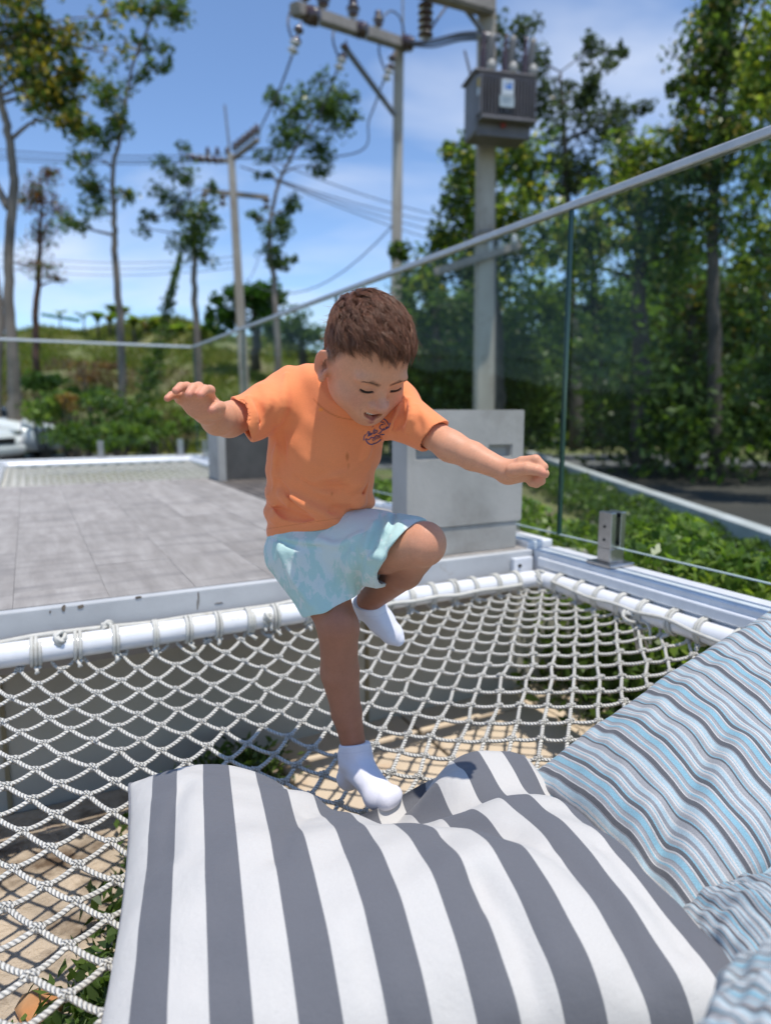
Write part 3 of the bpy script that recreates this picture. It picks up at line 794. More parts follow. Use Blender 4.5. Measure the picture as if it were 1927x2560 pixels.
def hedge(name, label, pts, w, z0, z1, n, seed, leaf=0.05, cols=FRESH + MID, cat='hedge', group=None, kind=None):
    r = np.random.default_rng(seed)
    P = np.array([[*p] for p in pts], float)
    seg = np.linalg.norm(np.diff(P, axis=0), axis=1); cum = np.concatenate([[0], np.cumsum(seg)])
    s = r.uniform(0, cum[-1], n)
    q = np.stack([np.interp(s, cum, P[:, k]) for k in range(2)], 1)
    k = np.clip(np.searchsorted(cum, s) - 1, 0, len(seg) - 1)
    dirn = (P[k + 1] - P[k]) / seg[k][:, None]; nor = np.stack([-dirn[:, 1], dirn[:, 0]], 1)
    off = r.uniform(-1, 1, n)
    lump = 0.10 * np.sin(s * 5.1 + seed) + 0.07 * np.sin(s * 11.3 + off * 3) + 0.05 * np.sin(off * 7 + s * 3)
    hz = (z1 - z0) * (1 + lump * 1.3) * (1 - 0.22 * off ** 4)
    z = z0 + hz * np.where(r.random(n) < 0.62, 1 - 0.12 * r.random(n) ** 2 * 2, r.random(n))
    xy = q + nor * (off * w * (1 + 0.12 * np.sin(s * 7)))[:, None]
    C = np.stack([xy[:, 0], xy[:, 1], z], 1)
    V, F, c = leaf_arrays(C, leaf, palette(n, r, cols, 0.35), r, 0.55, 0.0)
    o = mobj(name, npmesh(name, V, F, smooth=False, col=c), M_leaf)
    # woody core
    return tag(o, label, cat, group, kind)
def ux(u, v): p = UV(u, v); return (p.x, p.y)
hedge('hedge', 'clipped light green hedge right outside the side glass', [ux(0.0, 2.16), ux(2.0, 2.14), ux(4.5, 2.16), ux(7.5, 2.3)], 0.50, GZ, -0.09, 34000, 5, leaf=0.05, cols=FRESH + FRESH + MID)
hedge('hedge', 'darker low planting between the hedge and the white kerb wall', [(2.05, 2.6), (2.3, 5), (2.4, 8.5), (2.35, 12)], 0.38, GZ, -0.42, 13000, 6, leaf=0.06, cols=MID + DARK + FRESH[:1])
# white kerb wall along the lane
kb = mobj('kerb_wall', box_mesh('kerb_wall', (-0.07, -0.2, 0), (0.07, 10.6, 0.34), Matrix.Translation((2.62, 3.0, GZ - 0.05)) @ Matrix.Rotation(R(-1.3), 4, 'Z'), 0.01), smat('kerb_paint', (0.50, 0.51, 0.51), (0.40, 0.41, 0.40), 3, 0.8, bstr=0.2, bscale=30, dirt=((0.25, 0.24, 0.20), 2.2, 0.55, 0.75)))
tag(kb, 'long low white kerb wall between the planting and the shaded lane', 'kerb wall')

# --- shrubs and plants on and below the slope
def shrub(label, px, py, yy, rx, rz, n, seed, cols, leaf=0.16, group=None, droop=0.0, warm=None, warmp=0.0):
    r = np.random.default_rng(seed)
    c = atY(px, py, yy)
    zt = float(hill_h(c.x, c.y))
    t = thing('shrub', label, 'shrub', (c.x, c.y, min(zt, c.z)), group=group)
    pts = clump_points(c, (rx, rx * 0.8, rz), n, r, sub=9)
    V, F, cc = leaf_arrays(pts, leaf, palette(n, r, cols, 0.35, warm, warmp), r, 0.5, droop)
    mobj('foliage', npmesh('foliage', V, F, smooth=False, col=cc), M_leaf, t)
    LB = []
    g = np.array([c.x, c.y, min(zt, c.z - rz)]) - np.array([0, 0, 0.1])
    for q in range(6):
        e = pts[r.integers(0, n)]
        LB.append((smooth_path([g, (g + e) / 2 + r.standard_normal(3) * 0.06, e], 3), np.linspace(0.03, 0.008, 7)))
    mobj('stem', tubes_mesh('stem', LB, 5), M_bark, t)
SG = 'green shrubs at the foot of the slope'
SLAB = ['mid green shrub beside the thick pale forked trunk', 'leafy shrub between the thick trunk and the crooked slender tree', 'dark leafy shrub at the base of the crooked slender tree', 'low spreading shrub behind the white car', 'low shrub in front of the crooked slender tree', 'fresh green shrub at the foot of the creeper column', 'fresh green shrub just right of the creeper column', 'mid green shrub behind the concrete box with the dark front', 'lowest dark shrub along the edge of the road']
for k, (px, py, yy, rx, rz, n, cols) in enumerate([(110, 1030, 14.5, .9, .45, 420, MID + FRESH), (200, 1010, 15, 1.0, .45, 460, MID + FRESH), (290, 1030, 14.5, .8, .5, 420, MID + DARK), (170, 1075, 13.5, 1.0, .3, 420, MID), (300, 1085, 13.3, .9, .3, 380, MID + FRESH), (380, 1060, 14.5, .6, .4, 260, FRESH + MID), (445, 1060, 15, .8, .4, 300, FRESH + MID), (540, 1050, 15.5, .8, .4, 300, MID), (250, 1110, 12.6, .9, .22, 260, MID + DARK)]):
    shrub(SLAB[k], px, py, yy, rx, rz, n, 100 + k, cols, 0.15, SG)
shrub('spreading fern like shrub with bright green fronds half way up the slope', 125, 960, 17, 1.0, .35, 380, 121, FRESH, 0.22)
shrub('second fern like shrub with drooping fronds beside the slender crooked tree', 215, 985, 16.5, .8, .3, 300, 122, MID + FRESH, 0.22, droop=0.3)
shrub('patch of dry brown brush on the bare slope', 235, 925, 19, 1.1, .35, 480, 123, [(0.20, 0.11, 0.06), (0.15, 0.09, 0.055), (0.24, 0.14, 0.08)], 0.13)
shrub('small orange brown dead shrub among green shrubs', 175, 1010, 14.2, .3, .3, 120, 124, [(0.30, 0.17, 0.06)], 0.12)
# slanting guy wire overgrown by a creeper
gw = thing('creeper_column', 'slanting guy wire overgrown with dark green creeper', 'creeper', atY(345, 1080, 16))
a_, b_ = np.array(atY(345, 1085, 16)), np.array(atY(450, 640, 19.5))
mobj('wire', tube_mesh('wire', np.array([a_, b_]), 0.02, 6), M_bark, gw)
rr_ = np.random.default_rng(5)
tt = rr_.random(1500) ** 1.5
pts = a_ + (b_ - a_) * tt[:, None] + rr_.standard_normal((1500, 3)) * (0.16 * (1 - tt) ** 1.2 + 0.03)[:, None]
V, F, cc = leaf_arrays(pts, 0.13, palette(1500, rr_, DARK + MID, 0.3), rr_, 0.6)
mobj('foliage', npmesh('foliage', V, F, smooth=False, col=cc), M_leaf, gw)
# banana like plants on the ridge
def ridge_plant(px, py, yy, h, seed):
    r = np.random.default_rng(seed)
    c = atY(px, py, yy)
    t = thing('ridge_plant', 'broad leaved plant standing on the grassy ridge against the sky', 'plant', c, group='broad leaved plants along the ridge')
    V = []; F = []; cl = []
    for q in range(11):
        a = r.uniform(0, 2 * math.pi); L = h * r.uniform(0.7, 1.25); w = L * 0.16
        d = np.array([math.cos(a), math.sin(a), 0]); sd = np.array([-math.sin(a), math.cos(a), 0])
        col = palette(1, r, FRESH + MID + [(0.22, 0.16, 0.05)], 0.3)[0]
        k0 = len(V)
        for s in np.linspace(0, 1, 6):
            p = np.array(c) + d * (L * 0.62 * s ** 1.3) + np.array([0, 0, L * (1.15 * s - 0.75 * s * s)])
            ww = w * math.sin(math.pi * min(1, s * 0.92 + 0.06)) ** 0.7
            V += [p - sd * ww, p + np.array([0, 0, -ww * 0.3]), p + sd * ww]; cl += [col] * 3
        for s in range(5):
            b = k0 + s * 3
            F += [[b, b + 1, b + 4, b + 3], [b + 1, b + 2, b + 5, b + 4]]
    mobj('foliage', npmesh('foliage', V, F, col=cl), M_leaf, t)
    mobj('stem', tube_mesh('stem', np.array([np.array(c) - [0, 0, .6], np.array(c) + [0, 0, h * .35]]), [h * .07, h * .04], 7), M_bark, t)
for k, (px, py, h) in enumerate([(245, 808, .8), (275, 812, 1.0), (300, 805, 1.3), (335, 822, .9), (365, 826, 1.2), (395, 832, .9), (420, 840, .8), (447, 842, 1.0), (480, 848, .9), (505, 850, 1.1), (210, 800, .6), (150, 790, .5)]):
    ridge_plant(px, py, 31 + (k % 3), h * 1.05, 300 + k)
# teal netting along the ridge
tn = mobj('netting_fence', None or npmesh('netting_fence', np.array([list(atY(105 + 12 * i, (781 + 1.9 * i + (2 if i % 2 else 0)), 33)) for i in range(9)] + [list(atY(105 + 12 * i, 790 + 2 * i, 33)) for i in range(9)]), [[i, i + 1, i + 10, i + 9] for i in range(8)], smooth=False),
          smat('teal_net', (0.03, 0.17, 0.12), (0.05, 0.22, 0.17), 3, 0.8))
sm_ = tn.modifiers.new('thickness', 'SOLIDIFY'); sm_.thickness = 0.03
tag(tn, 'low strip of teal netting along the crest of the slope', 'netting')
# grass tufts all over the slope
def slope_grass():
    r = np.random.default_rng(50)
    n = 42000
    y = r.uniform(17.5, 37, n); x = -y * r.uniform(0.02, 0.62, n)
    z = hill_h(x, y)
    tuft = np.sin(x * 1.7 + np.sin(y * 0.9) * 2) * np.sin(y * 1.1 + 1.3)
    brown = (np.sin(x * 0.55 + 0.8) + np.sin(y * 0.7 - 0.5 * x + 2.2) > -0.1) & (y < 28)
    d = np.stack([r.normal(0, .35, n), r.normal(0, .35, n), np.ones(n)], 1); d /= np.linalg.norm(d, axis=1)[:, None]
    L = r.uniform(.18, .5, n) * (0.75 + 0.5 * tuft)
    w = r.standard_normal((n, 3)); w[:, 2] = 0; w /= np.linalg.norm(w, axis=1)[:, None]
    b = np.stack([x, y, z - 0.04], 1)
    V = np.stack([b - w * 0.05, b + w * 0.05, b + d * L[:, None]], 1).reshape(-1, 3)
    c = palette(n, r, [(0.17, 0.21, 0.04), (0.21, 0.24, 0.05), (0.13, 0.17, 0.035), (0.26, 0.24, 0.07)], 0.3)
    cb = palette(n, r, [(0.24, 0.165, 0.115), (0.18, 0.13, 0.09), (0.20, 0.18, 0.08)], 0.35)
    c = np.where((brown & (r.random(n) < 0.8))[:, None], cb, c)
    o = mobj('slope_grass', npmesh('slope_grass', V, np.arange(3 * n).reshape(-1, 3), smooth=False, col=np.repeat(c, 3, 0)), M_leaf)
    tag(o, 'rough green and brown grass covering the slope', 'grass', kind='stuff')
slope_grass()
# ground cover below the net and under the rail
def under_plants(label, pts, seed, n, leaf=0.06, cols=DARK + MID, z=GZ, h=0.22, spread=0.16):
    r = np.random.default_rng(seed)
    k = r.integers(0, len(pts), n)
    P = np.array([[*UV(u, v)][:2] for u, v in pts])[k] + r.standard_normal((n, 2)) * spread
    zz = z + r.random(n) * h
    V, F, c = leaf_arrays(np.stack([P[:, 0], P[:, 1], zz], 1), leaf, palette(n, r, cols, 0.35), r, 0.4, -0.5)
    o = mobj('ground_cover', npmesh('ground_cover', V, F, smooth=False, col=c), M_leaf)
    tag(o, label, 'ground cover', kind='stuff')
def uvz(px, py, z=GZ + 0.06):
    p = atZ(px, py, z); return (p.x * U2.x + p.y * U2.y, p.x * V2.x + p.y * V2.y)
under_plants('low dark green plants on the gravel below the net', [uvz(*q) for q in ((560, 1960), (480, 2010), (430, 2080), (420, 2160), (380, 2230), (430, 2300), (360, 2380), (420, 2440), (330, 2520), (250, 2560), (620, 1930), (400, 2560))], 61, 3600, leaf=0.04, h=0.13, spread=0.055)
under_plants('leafy plants in the shade under the side beam', [(1.5, 1.85), (1.3, 1.9), (1.1, 1.95), (0.9, 1.9), (1.7, 1.9), (1.9, 1.95)], 62, 2600, cols=MID + DARK, h=0.3, spread=0.13)
M_rock = smat('rock', (0.42, 0.33, 0.25), (0.28, 0.22, 0.17), 6, 0.9, bstr=0.5, bscale=14, bdist=0.02)
M_rocko = smat('orange_rock', (0.48, 0.20, 0.07), (0.40, 0.26, 0.14), 6, 0.9, bstr=0.5, bscale=14, bdist=0.02)
def rock(u, v, s, seed, mat, label, group=None):
    r = random.Random(seed)
    bm = bmesh.new(); bmesh.ops.create_icosphere(bm, subdivisions=2, radius=1)
    ph = [r.uniform(0, 6) for _ in range(6)]
    for q in bm.verts:
        k = 1 + 0.18 * math.sin(3 * q.co.x + ph[0]) + 0.15 * math.sin(4 * q.co.y + ph[1]) + 0.12 * math.sin(5 * q.co.z + ph[2])
        q.co = Vector((q.co.x * s * 1.2, q.co.y * s * 0.9, q.co.z * s * 0.55)) * k
    o = mobj('rock', bmmesh('rock', bm, True), mat); o.location = UV(u, v, GZ + s * 0.22); o.rotation_euler = (0, 0, r.uniform(0, 6))
    tag(o, label, 'rock', group)
rock(*uvz(100, 2465), 0.042, 1, M_rocko, 'rusty orange stone on the gravel under the near corner of the net')
rg = random.Random(5)
for k in range(16):
    rock(rg.uniform(0.5, 1.95), rg.uniform(-0.9, 0.1), rg.uniform(0.012, 0.03), 10 + k, M_rock, 'small pale stone lying on the gravel under the net', 'stones on the gravel under the net')
# ================================================================ POWER LINE
M_insul = smat('brown_porcelain', (0.045, 0.025, 0.022), (0.07, 0.035, 0.03), 20, 0.12, spec=0.8)
M_insulw = smat('glazed_white_porcelain', (0.55, 0.55, 0.56), None, rough=0.08, spec=0.8)
M_wire = smat('wire', (0.06, 0.06, 0.065), None, rough=0.5)
M_iron = smat('galvanised_iron', (0.30, 0.30, 0.31), (0.22, 0.22, 0.23), 12, 0.5, metal=0.6)
M_arm = smat('arm_concrete', (0.34, 0.30, 0.27), (0.25, 0.225, 0.20), 4, 0.9, bstr=0.2, bscale=30)
def square_tube(name, a, b, wa, wb, mat, parent, ratio=1.0, roll=0.0):
    a = Vector(a); b = Vector(b); d = (b - a).normalized()
    x = d.cross(Vector((0, 0, 1)) if abs(d.z) < 0.9 else Vector((1, 0, 0))).normalized()
    y = d.cross(x).normalized()
    if abs(d.z) >= 0.9: x, y = Vector((1, 0, 0)), Vector((0, 1, 0))
    x, y = x * math.cos(roll) + y * math.sin(roll), y * math.cos(roll) - x * math.sin(roll)
    bm = bmesh.new(); rings = []
    for p, w in ((a, wa), (b, wb)):
        rings.append([bm.verts.new(p + x * (sx * w / 2) + y * (sy * w * ratio / 2)) for sx, sy in ((-1, -1), (1, -1), (1, 1), (-1, 1))])
    for q in range(4):
        bm.faces.new([rings[0][q], rings[0][(q + 1) % 4], rings[1][(q + 1) % 4], rings[1][q]])
    bm.faces.new(rings[0]); bm.faces.new(rings[1])
    bmesh.ops.recalc_face_normals(bm, faces=bm.faces)
    bmesh.ops.bevel(bm, geom=bm.edges[:], offset=min(wa, wb) * 0.12, segments=2, affect='EDGES')
    return mobj(name, bmmesh(name, bm), mat, parent)
def lathe(name, prof, base, axis, mat, parent, n=12):
    """prof: [(r, h)...] turned round axis from base"""
    axis = Vector(axis).normalized()
    q = Vector((0, 0, 1)).rotation_difference(axis)
    V = []; F = []
    for r_, h_ in prof:
        for k in range(n):
            a = 2 * math.pi * k / n
            V.append(Vector(base) + q @ Vector((r_ * math.cos(a), r_ * math.sin(a), h_)))
    for i_ in range(len(prof) - 1):
        for k in range(n):
            F.append([i_ * n + k, i_ * n + (k + 1) % n, (i_ + 1) * n + (k + 1) % n, (i_ + 1) * n + k])
    me = npmesh(name, [list(v) for v in V], F)
    return mobj(name, me, mat, parent)
def pin_insulator(base, parent, s=1.0, axis=(0, 0, 1), mat=None):
    p = [(.02, 0), (.02, .08), (.075, .085), (.08, .11), (.04, .13), (.10, .16), (.10, .19), (.045, .22), (.07, .26), (.06, .31), (.03, .33), (0.001, .335)]
    return lathe('insulator', [(a * s, b * s) for a, b in p], base, axis, mat or M_insul, parent, 14)
def string_insulator(top, parent, L=0.55, s=1.0, white=False, axis=(0, 0, -1), n=3):
    prof = [(.012, 0)]
    for q in range(n):
        h = L * 0.15 + q * L * 0.8 / n; d = L * 0.8 / n
        prof += [(.02, h), (.09 * s, h + d * .15), (.125 * s, h + d * .4), (.12 * s, h + d * .55), (.03 * s, h + d * .6), (.02, h + d * .9)]
    prof += [(.012, L), (0.001, L)]
    return lathe('insulator', prof, top, axis, M_insulw if white else M_insul, parent, 14)
def wire(par, pts, r_=0.012, name='cable'):
    P = smooth_path([np.array(p) for p in pts], 8)
    return mobj(name, tube_mesh(name, P, r_, 5), M_wire, par)
def sag_wire(par, a, b, s, r_=0.012):
    a = np.array(a); b = np.array(b)
    t = np.linspace(0, 1, 13)[:, None]
    P = a + (b - a) * t - np.array([0, 0, 1]) * (4 * s * t * (1 - t))
    return mobj('cable', tube_mesh('cable', P, r_, 5), M_wire, par)

# pole with the transformer
Y1 = 10.0
p1b = atY(1211, 1040, Y1); p1b.z = GZ
p1 = thing('utility_pole', 'square concrete power pole carrying the grey transformer', 'utility pole', p1b)
p1t = atY(1217, -120, Y1)
square_tube('pole', p1b, p1t, 0.29, 0.22, M_pole, p1)
# cable running up the side of the pole
wire(p1, [atY(1236, 1020, Y1 - .05), atY(1237, 800, Y1 - .05), atY(1238, 640, Y1 - .05)], 0.03)
square_tube('cross_arm', atY(1085, 682, Y1 - .2), atY(1300, 612, Y1 - .1), 0.11, 0.11, M_arm, p1)
for (px, py) in ((1285, 608), (1250, 622), (1225, 625)): pin_insulator(atY(px, py + 12, Y1 - .15), p1, 0.55, mat=M_insulw)
for zpx in (585, 598, 612): 
    c = atY(1213, zpx, Y1); 
    ang = np.linspace(0, 2 * math.pi, 17)
    mobj('band', tube_mesh('band', np.stack([c.x + .185 * np.cos(ang), c.y + .185 * np.sin(ang), c.z + 0 * ang], 1), 0.012, 5), M_iron, p1)
square_tube('cross_arm', atY(1225, 18, Y1 - .1), atY(1040, -38, Y1 - 1.2), 0.2, 0.2, M_arm, p1)
square_tube('brace', atY(1205, 78, Y1 - .1), atY(1150, 5, Y1 - .4), 0.05, 0.05, M_iron, p1)
string_insulator(atY(1064, -10, Y1 - 1.0), p1, 0.5, 0.75, n=5)
for dy in (0, 9, -8):
    wire(p1, [atY(1022, 110 + dy * .3, 15.8), atY(1080, 108 + dy, 13.5), atY(1150, 92 + dy, 11.5), atY(1215, 88 + dy, Y1 - .1)], 0.022)
wire(p1, [atY(1064, 95, Y1 - 1.0), atY(1085, 60, Y1 - .7), atY(1120, 10, Y1 - .4)], 0.016)
mobj('clamp', tube_mesh('clamp', np.array([list(atY(1192, 88, Y1 - .2)), list(atY(1250, 96, Y1 - .2))]), 0.05, 8), M_iron, p1)

# transformer
M_tank = smat('tank_paint', (0.19, 0.175, 0.185), (0.145, 0.135, 0.142), 4, 0.5, bstr=0.05, dirt=((0.12, 0.09, 0.07), 3, 0.58, 0.8))
tc_ = atY(1259, 338, 9.35)
tf = thing('transformer', 'grey finned transformer with white plates hung on the concrete pole', 'transformer', tc_)
TM = Matrix.Translation(tc_) @ Matrix.Rotation(R(13), 4, 'Z') @ Matrix.Diagonal((0.92, 0.85, 0.80, 1))
def tbox(name, lo, hi, mat, bev=0.01, parent=tf):
    return mobj(name, box_mesh(name, lo, hi, TM, bev), mat, parent)
tbox('tank', (-.43, -.02, 0.0), (.40, .5, .88), M_tank, 0.03)
tbox('lid', (-.47, -.06, .885), (.44, .54, .92), M_tank, 0.012)
tbox('base_rail', (-.40, -.06, -.05), (.38, .04, -.002), M_tank)
tbox('fin_gap_shade', (-.39, -.035, .202), (.385, -.021, .798), smat('fin_shade', (0.05, 0.047, 0.05), None, rough=0.6), 0)  # shade in the gaps between the fins, painted as a dark sheet
for q in range(17):
    x = -.375 + q * 0.047
    tbox('fin', (x - .007, -.20, .20), (x + .007, -.036, .80), M_tank, 0.003)
tbox('fin_frame', (-.405, -.205, .15), (.40, -.024, .196), M_tank, 0.006)
tbox('side_header', (-.425, -.19, .22), (-.399, -.024, .80), M_tank, 0.006)
M_plate = smat('white_plate', (0.62, 0.66, 0.70), None, rough=0.4)
tbox('plate', (-.13, -.222, .50), (.045, -.207, .72), M_plate, 0.004)
tbox('plate', (-.155, -.222, .32), (.055, -.207, .49), smat('grey_plate', (0.46, 0.52, 0.55), None, rough=0.4), 0.004)
tbox('plate_bracket', (-.055, -.206, .26), (-.03, -.2055 + .004, .33), M_tank, 0)
# printing on the plates
M_blue = smat('blue_print', (0.07, 0.20, 0.55), None, rough=0.5)
M_greyp = smat('grey_print', (0.25, 0.30, 0.34), None, rough=0.5)
for k, (x0, x1, z0, z1, m_) in enumerate([(-.10, -.085, .57, .69, M_blue), (-.065, .02, .58, .645, M_blue), (-.06, -.02, .66, .69, M_greyp), (-.01, .02, .655, .69, M_blue), (-.13, .03, .452, .462, M_greyp), (-.13, .03, .43, .436, M_greyp), (-.12, -.02, .405, .413, M_greyp), (-.12, .02, .375, .383, M_greyp)]):
    tbox('print', (x0, -.2245, z0), (x1, -.2215, z1), m_, 0)
tbox('warning_label', (-.43, -.16, .62), (-.4245, -.08, .74), smat('yellow_label', (0.62, 0.42, 0.06), None, rough=0.5), 0)
tbox('warning_label', (-.43, -.16, .50), (-.4245, -.08, .60), M_plate, 0)
tbox('valve', (-.06, -.07, .09), (.0, -.018, .17), smat('red_valve', (0.35, 0.05, 0.04), None, rough=0.5), 0.01)
for k, x in enumerate((-.30, 0.02, .32)):
    b0 = TM @ Vector((x, .12, .92))
    lathe('bushing', [(.07, 0), (.075, .03), (.03, .06), (.045, .08), (.03, .10), (.045, .13), (.03, .15), (.045, .18), (.03, .20), (.045, .23), (.028, .25), (.04, .28), (.026, .30), (.024, .44), (.02, .5), (.001, .5)], b0, (0.04, 0, 1), M_insul, tf)
    b1 = TM @ Vector((x + .13, .30, .92))
    lathe('arrester', [(.06, 0), (.065, .05), (.045, .08), (.05, .1), (.05, .5), (.04, .56), (.001, .56)], b1, (0.12, 0, 1), smat('arrester', (0.13, 0.13, 0.13), None, rough=0.5), tf)
    lathe('bushing_boot', [(.001, 0), (.05, .01), (.065, .04), (.055, .10), (.03, .14), (.001, .145)], TM @ Vector((x + .10, .02, .92)), (0, 0, 1), smat('boot_grey', (0.34, 0.33, 0.31), None, rough=0.5), tf)
square_tube('bracket', TM @ Vector((-.43, .2, .90)), TM @ Vector((-.53, .2, 1.28)), .03, .025, M_tank, tf)
tbox('hanger', (-.28, .5, .2), (.1, .62, .75), M_iron, 0.01)

# second pole with the big beam
Y2 = 16.0
p2b = atY(985, 1040, Y2); p2b.z = GZ
p2 = thing('utility_pole', 'tall plain concrete pole holding a heavy beam of insulators', 'utility pole', p2b)
square_tube('pole', p2b, atY(997, 108, Y2), 0.26, 0.21, M_pole, p2)
bA, bB = atY(735, 22, 12.6), atY(1022, 116, 16.0)
square_tube('beam', bA, bB, 0.21, 0.21, M_arm, p2)
square_tube('brace', atY(862, 118, 14), atY(985, 285, Y2 - .12), 0.09, 0.09, M_iron, p2)
square_tube('mast', atY(1007, 105, Y2 - .2), atY(1006, -40, Y2 - .2), .05, .04, M_iron, p2)
for (px, py, yy, s) in ((763, 15, 12.9, 1.5), (808, 32, 13.4, 1.35), (883, 55, 14.3, 1.3), (946, 78, 15.1, 1.15)):
    pin_insulator(atY(px, py, yy), p2, s)
for (px, py, yy) in ((780, 40, 12.8), (902, 75, 14.2), (1020, 108, 15.6)):
    lathe('insulator', [(.001, -.16), (.10, -.15), (.15, -.11), (.10, -.06), (.16, -.01), (.10, .04), (.15, .09), (.09, .13), (.001, .14)], atY(px, py, yy), (0.75, -0.3, -0.35), M_insul, p2, 14)
for k, (px, py, yy) in enumerate(((751, 55, 12.6), (866, 100, 13.9), (984, 130, 15.2))):
    string_insulator(atY(px, py, yy), p2, 0.42, 0.7, axis=(-0.25, 0, -1), n=2)
    string_insulator(atY(px - 10, py + 38, yy - .05), p2, 0.30, 0.75, white=True, axis=(-.3, 0, -1), n=2)
ends3 = [atY(648, 352, 21), atY(606, 378, 21), atY(560, 398, 21)]
for k, (px, py, yy) in enumerate(((738, 118, 12.6), (850, 155, 13.9), (965, 185, 15.2))):
    a = atY(px, py, yy)
    wire(p2, [a, atY(px - 42, py + 112, yy + 2.2), atY(px - 85, py + 200, yy + 4.5), ends3[k] + Vector((0, 0, .02))], 0.02)
    wire(p2, [a, atY(px - 18, py - 60, yy), atY(px - 6, py - 110, yy + .3)], 0.02)
wire(p2, [atY(945, 55, 15), atY(975, 28, 15.3), atY(1000, 45, 15.5), atY(1012, 90, 15.8)], 0.018)

# far pole
Y3 = 21.0
p3b = atY(614, 985, Y3)
p3 = thing('utility_pole', 'far grey power pole with two crossarms standing on the slope', 'utility pole', p3b)
square_tube('pole', p3b - Vector((0, 0, .5)), atY(578, 385, Y3), 0.27, 0.18, M_pole, p3)
square_tube('mast', atY(577, 400, Y3), atY(562, 262, Y3), .06, .05, M_iron, p3)
square_tube('cross_arm', atY(580, 400, Y3 + .3), atY(645, 350, Y3 - .6), .12, .12, M_arm, p3)
square_tube('cross_arm', atY(490, 398, Y3), atY(585, 404, Y3), .10, .10, M_arm, p3)
square_tube('cross_arm', atY(507, 477, Y3), atY(672, 494, Y3), .13, .13, M_arm, p3)
for k in range(6):
    q = k / 5
    pin_insulator(atY(588 + 54 * q, 384 - 42 * q, Y3 + .2 - .7 * q), p3, 1.0)
for k in range(5):
    string_insulator(atY(490 + 18 * k, 392 + 2 * k, Y3), p3, 0.34, 0.9, n=2, axis=(-1, 0, -.1))
for (px, py) in ((510, 478), (556, 484), (666, 492)):
    string_insulator(atY(px, py, Y3), p3, 0.40, 1.0, n=2)
for k in range(3): 
    pin_insulator(atY(520 + 24 * k, 392, Y3), p3, .8)
# long spans
for k, (py0, py1) in enumerate(((362, 386), (376, 396), (388, 402))):
    sag_wire(p3, atY(-260, py0 - 20, 24), atY(560 + 4 * k, py1, Y3), 0.25, 0.016)
for k, (py, e) in enumerate(((476, (1260, 580)), (482, (1260, 610)), (490, (1260, 640)), (396, (1230, 560)))):
    sag_wire(p3, atY(600 + 22 * k, py - 60 * (k < 3), Y3), atY(e[0], e[1], 32), 0.3, 0.018)
sag_wire(p3, atY(668, 560, 22), atY(620, 700, 30), .3, .016)
sag_wire(p3, atY(985, 560, Y2 + .2), atY(615, 700, 24), 0.9, 0.016)
for k in range(3):
    sag_wire(p3, atY(600, 640 + 14 * k, Y3), atY(-200, 590 + 18 * k, 26), 0.5, 0.011)

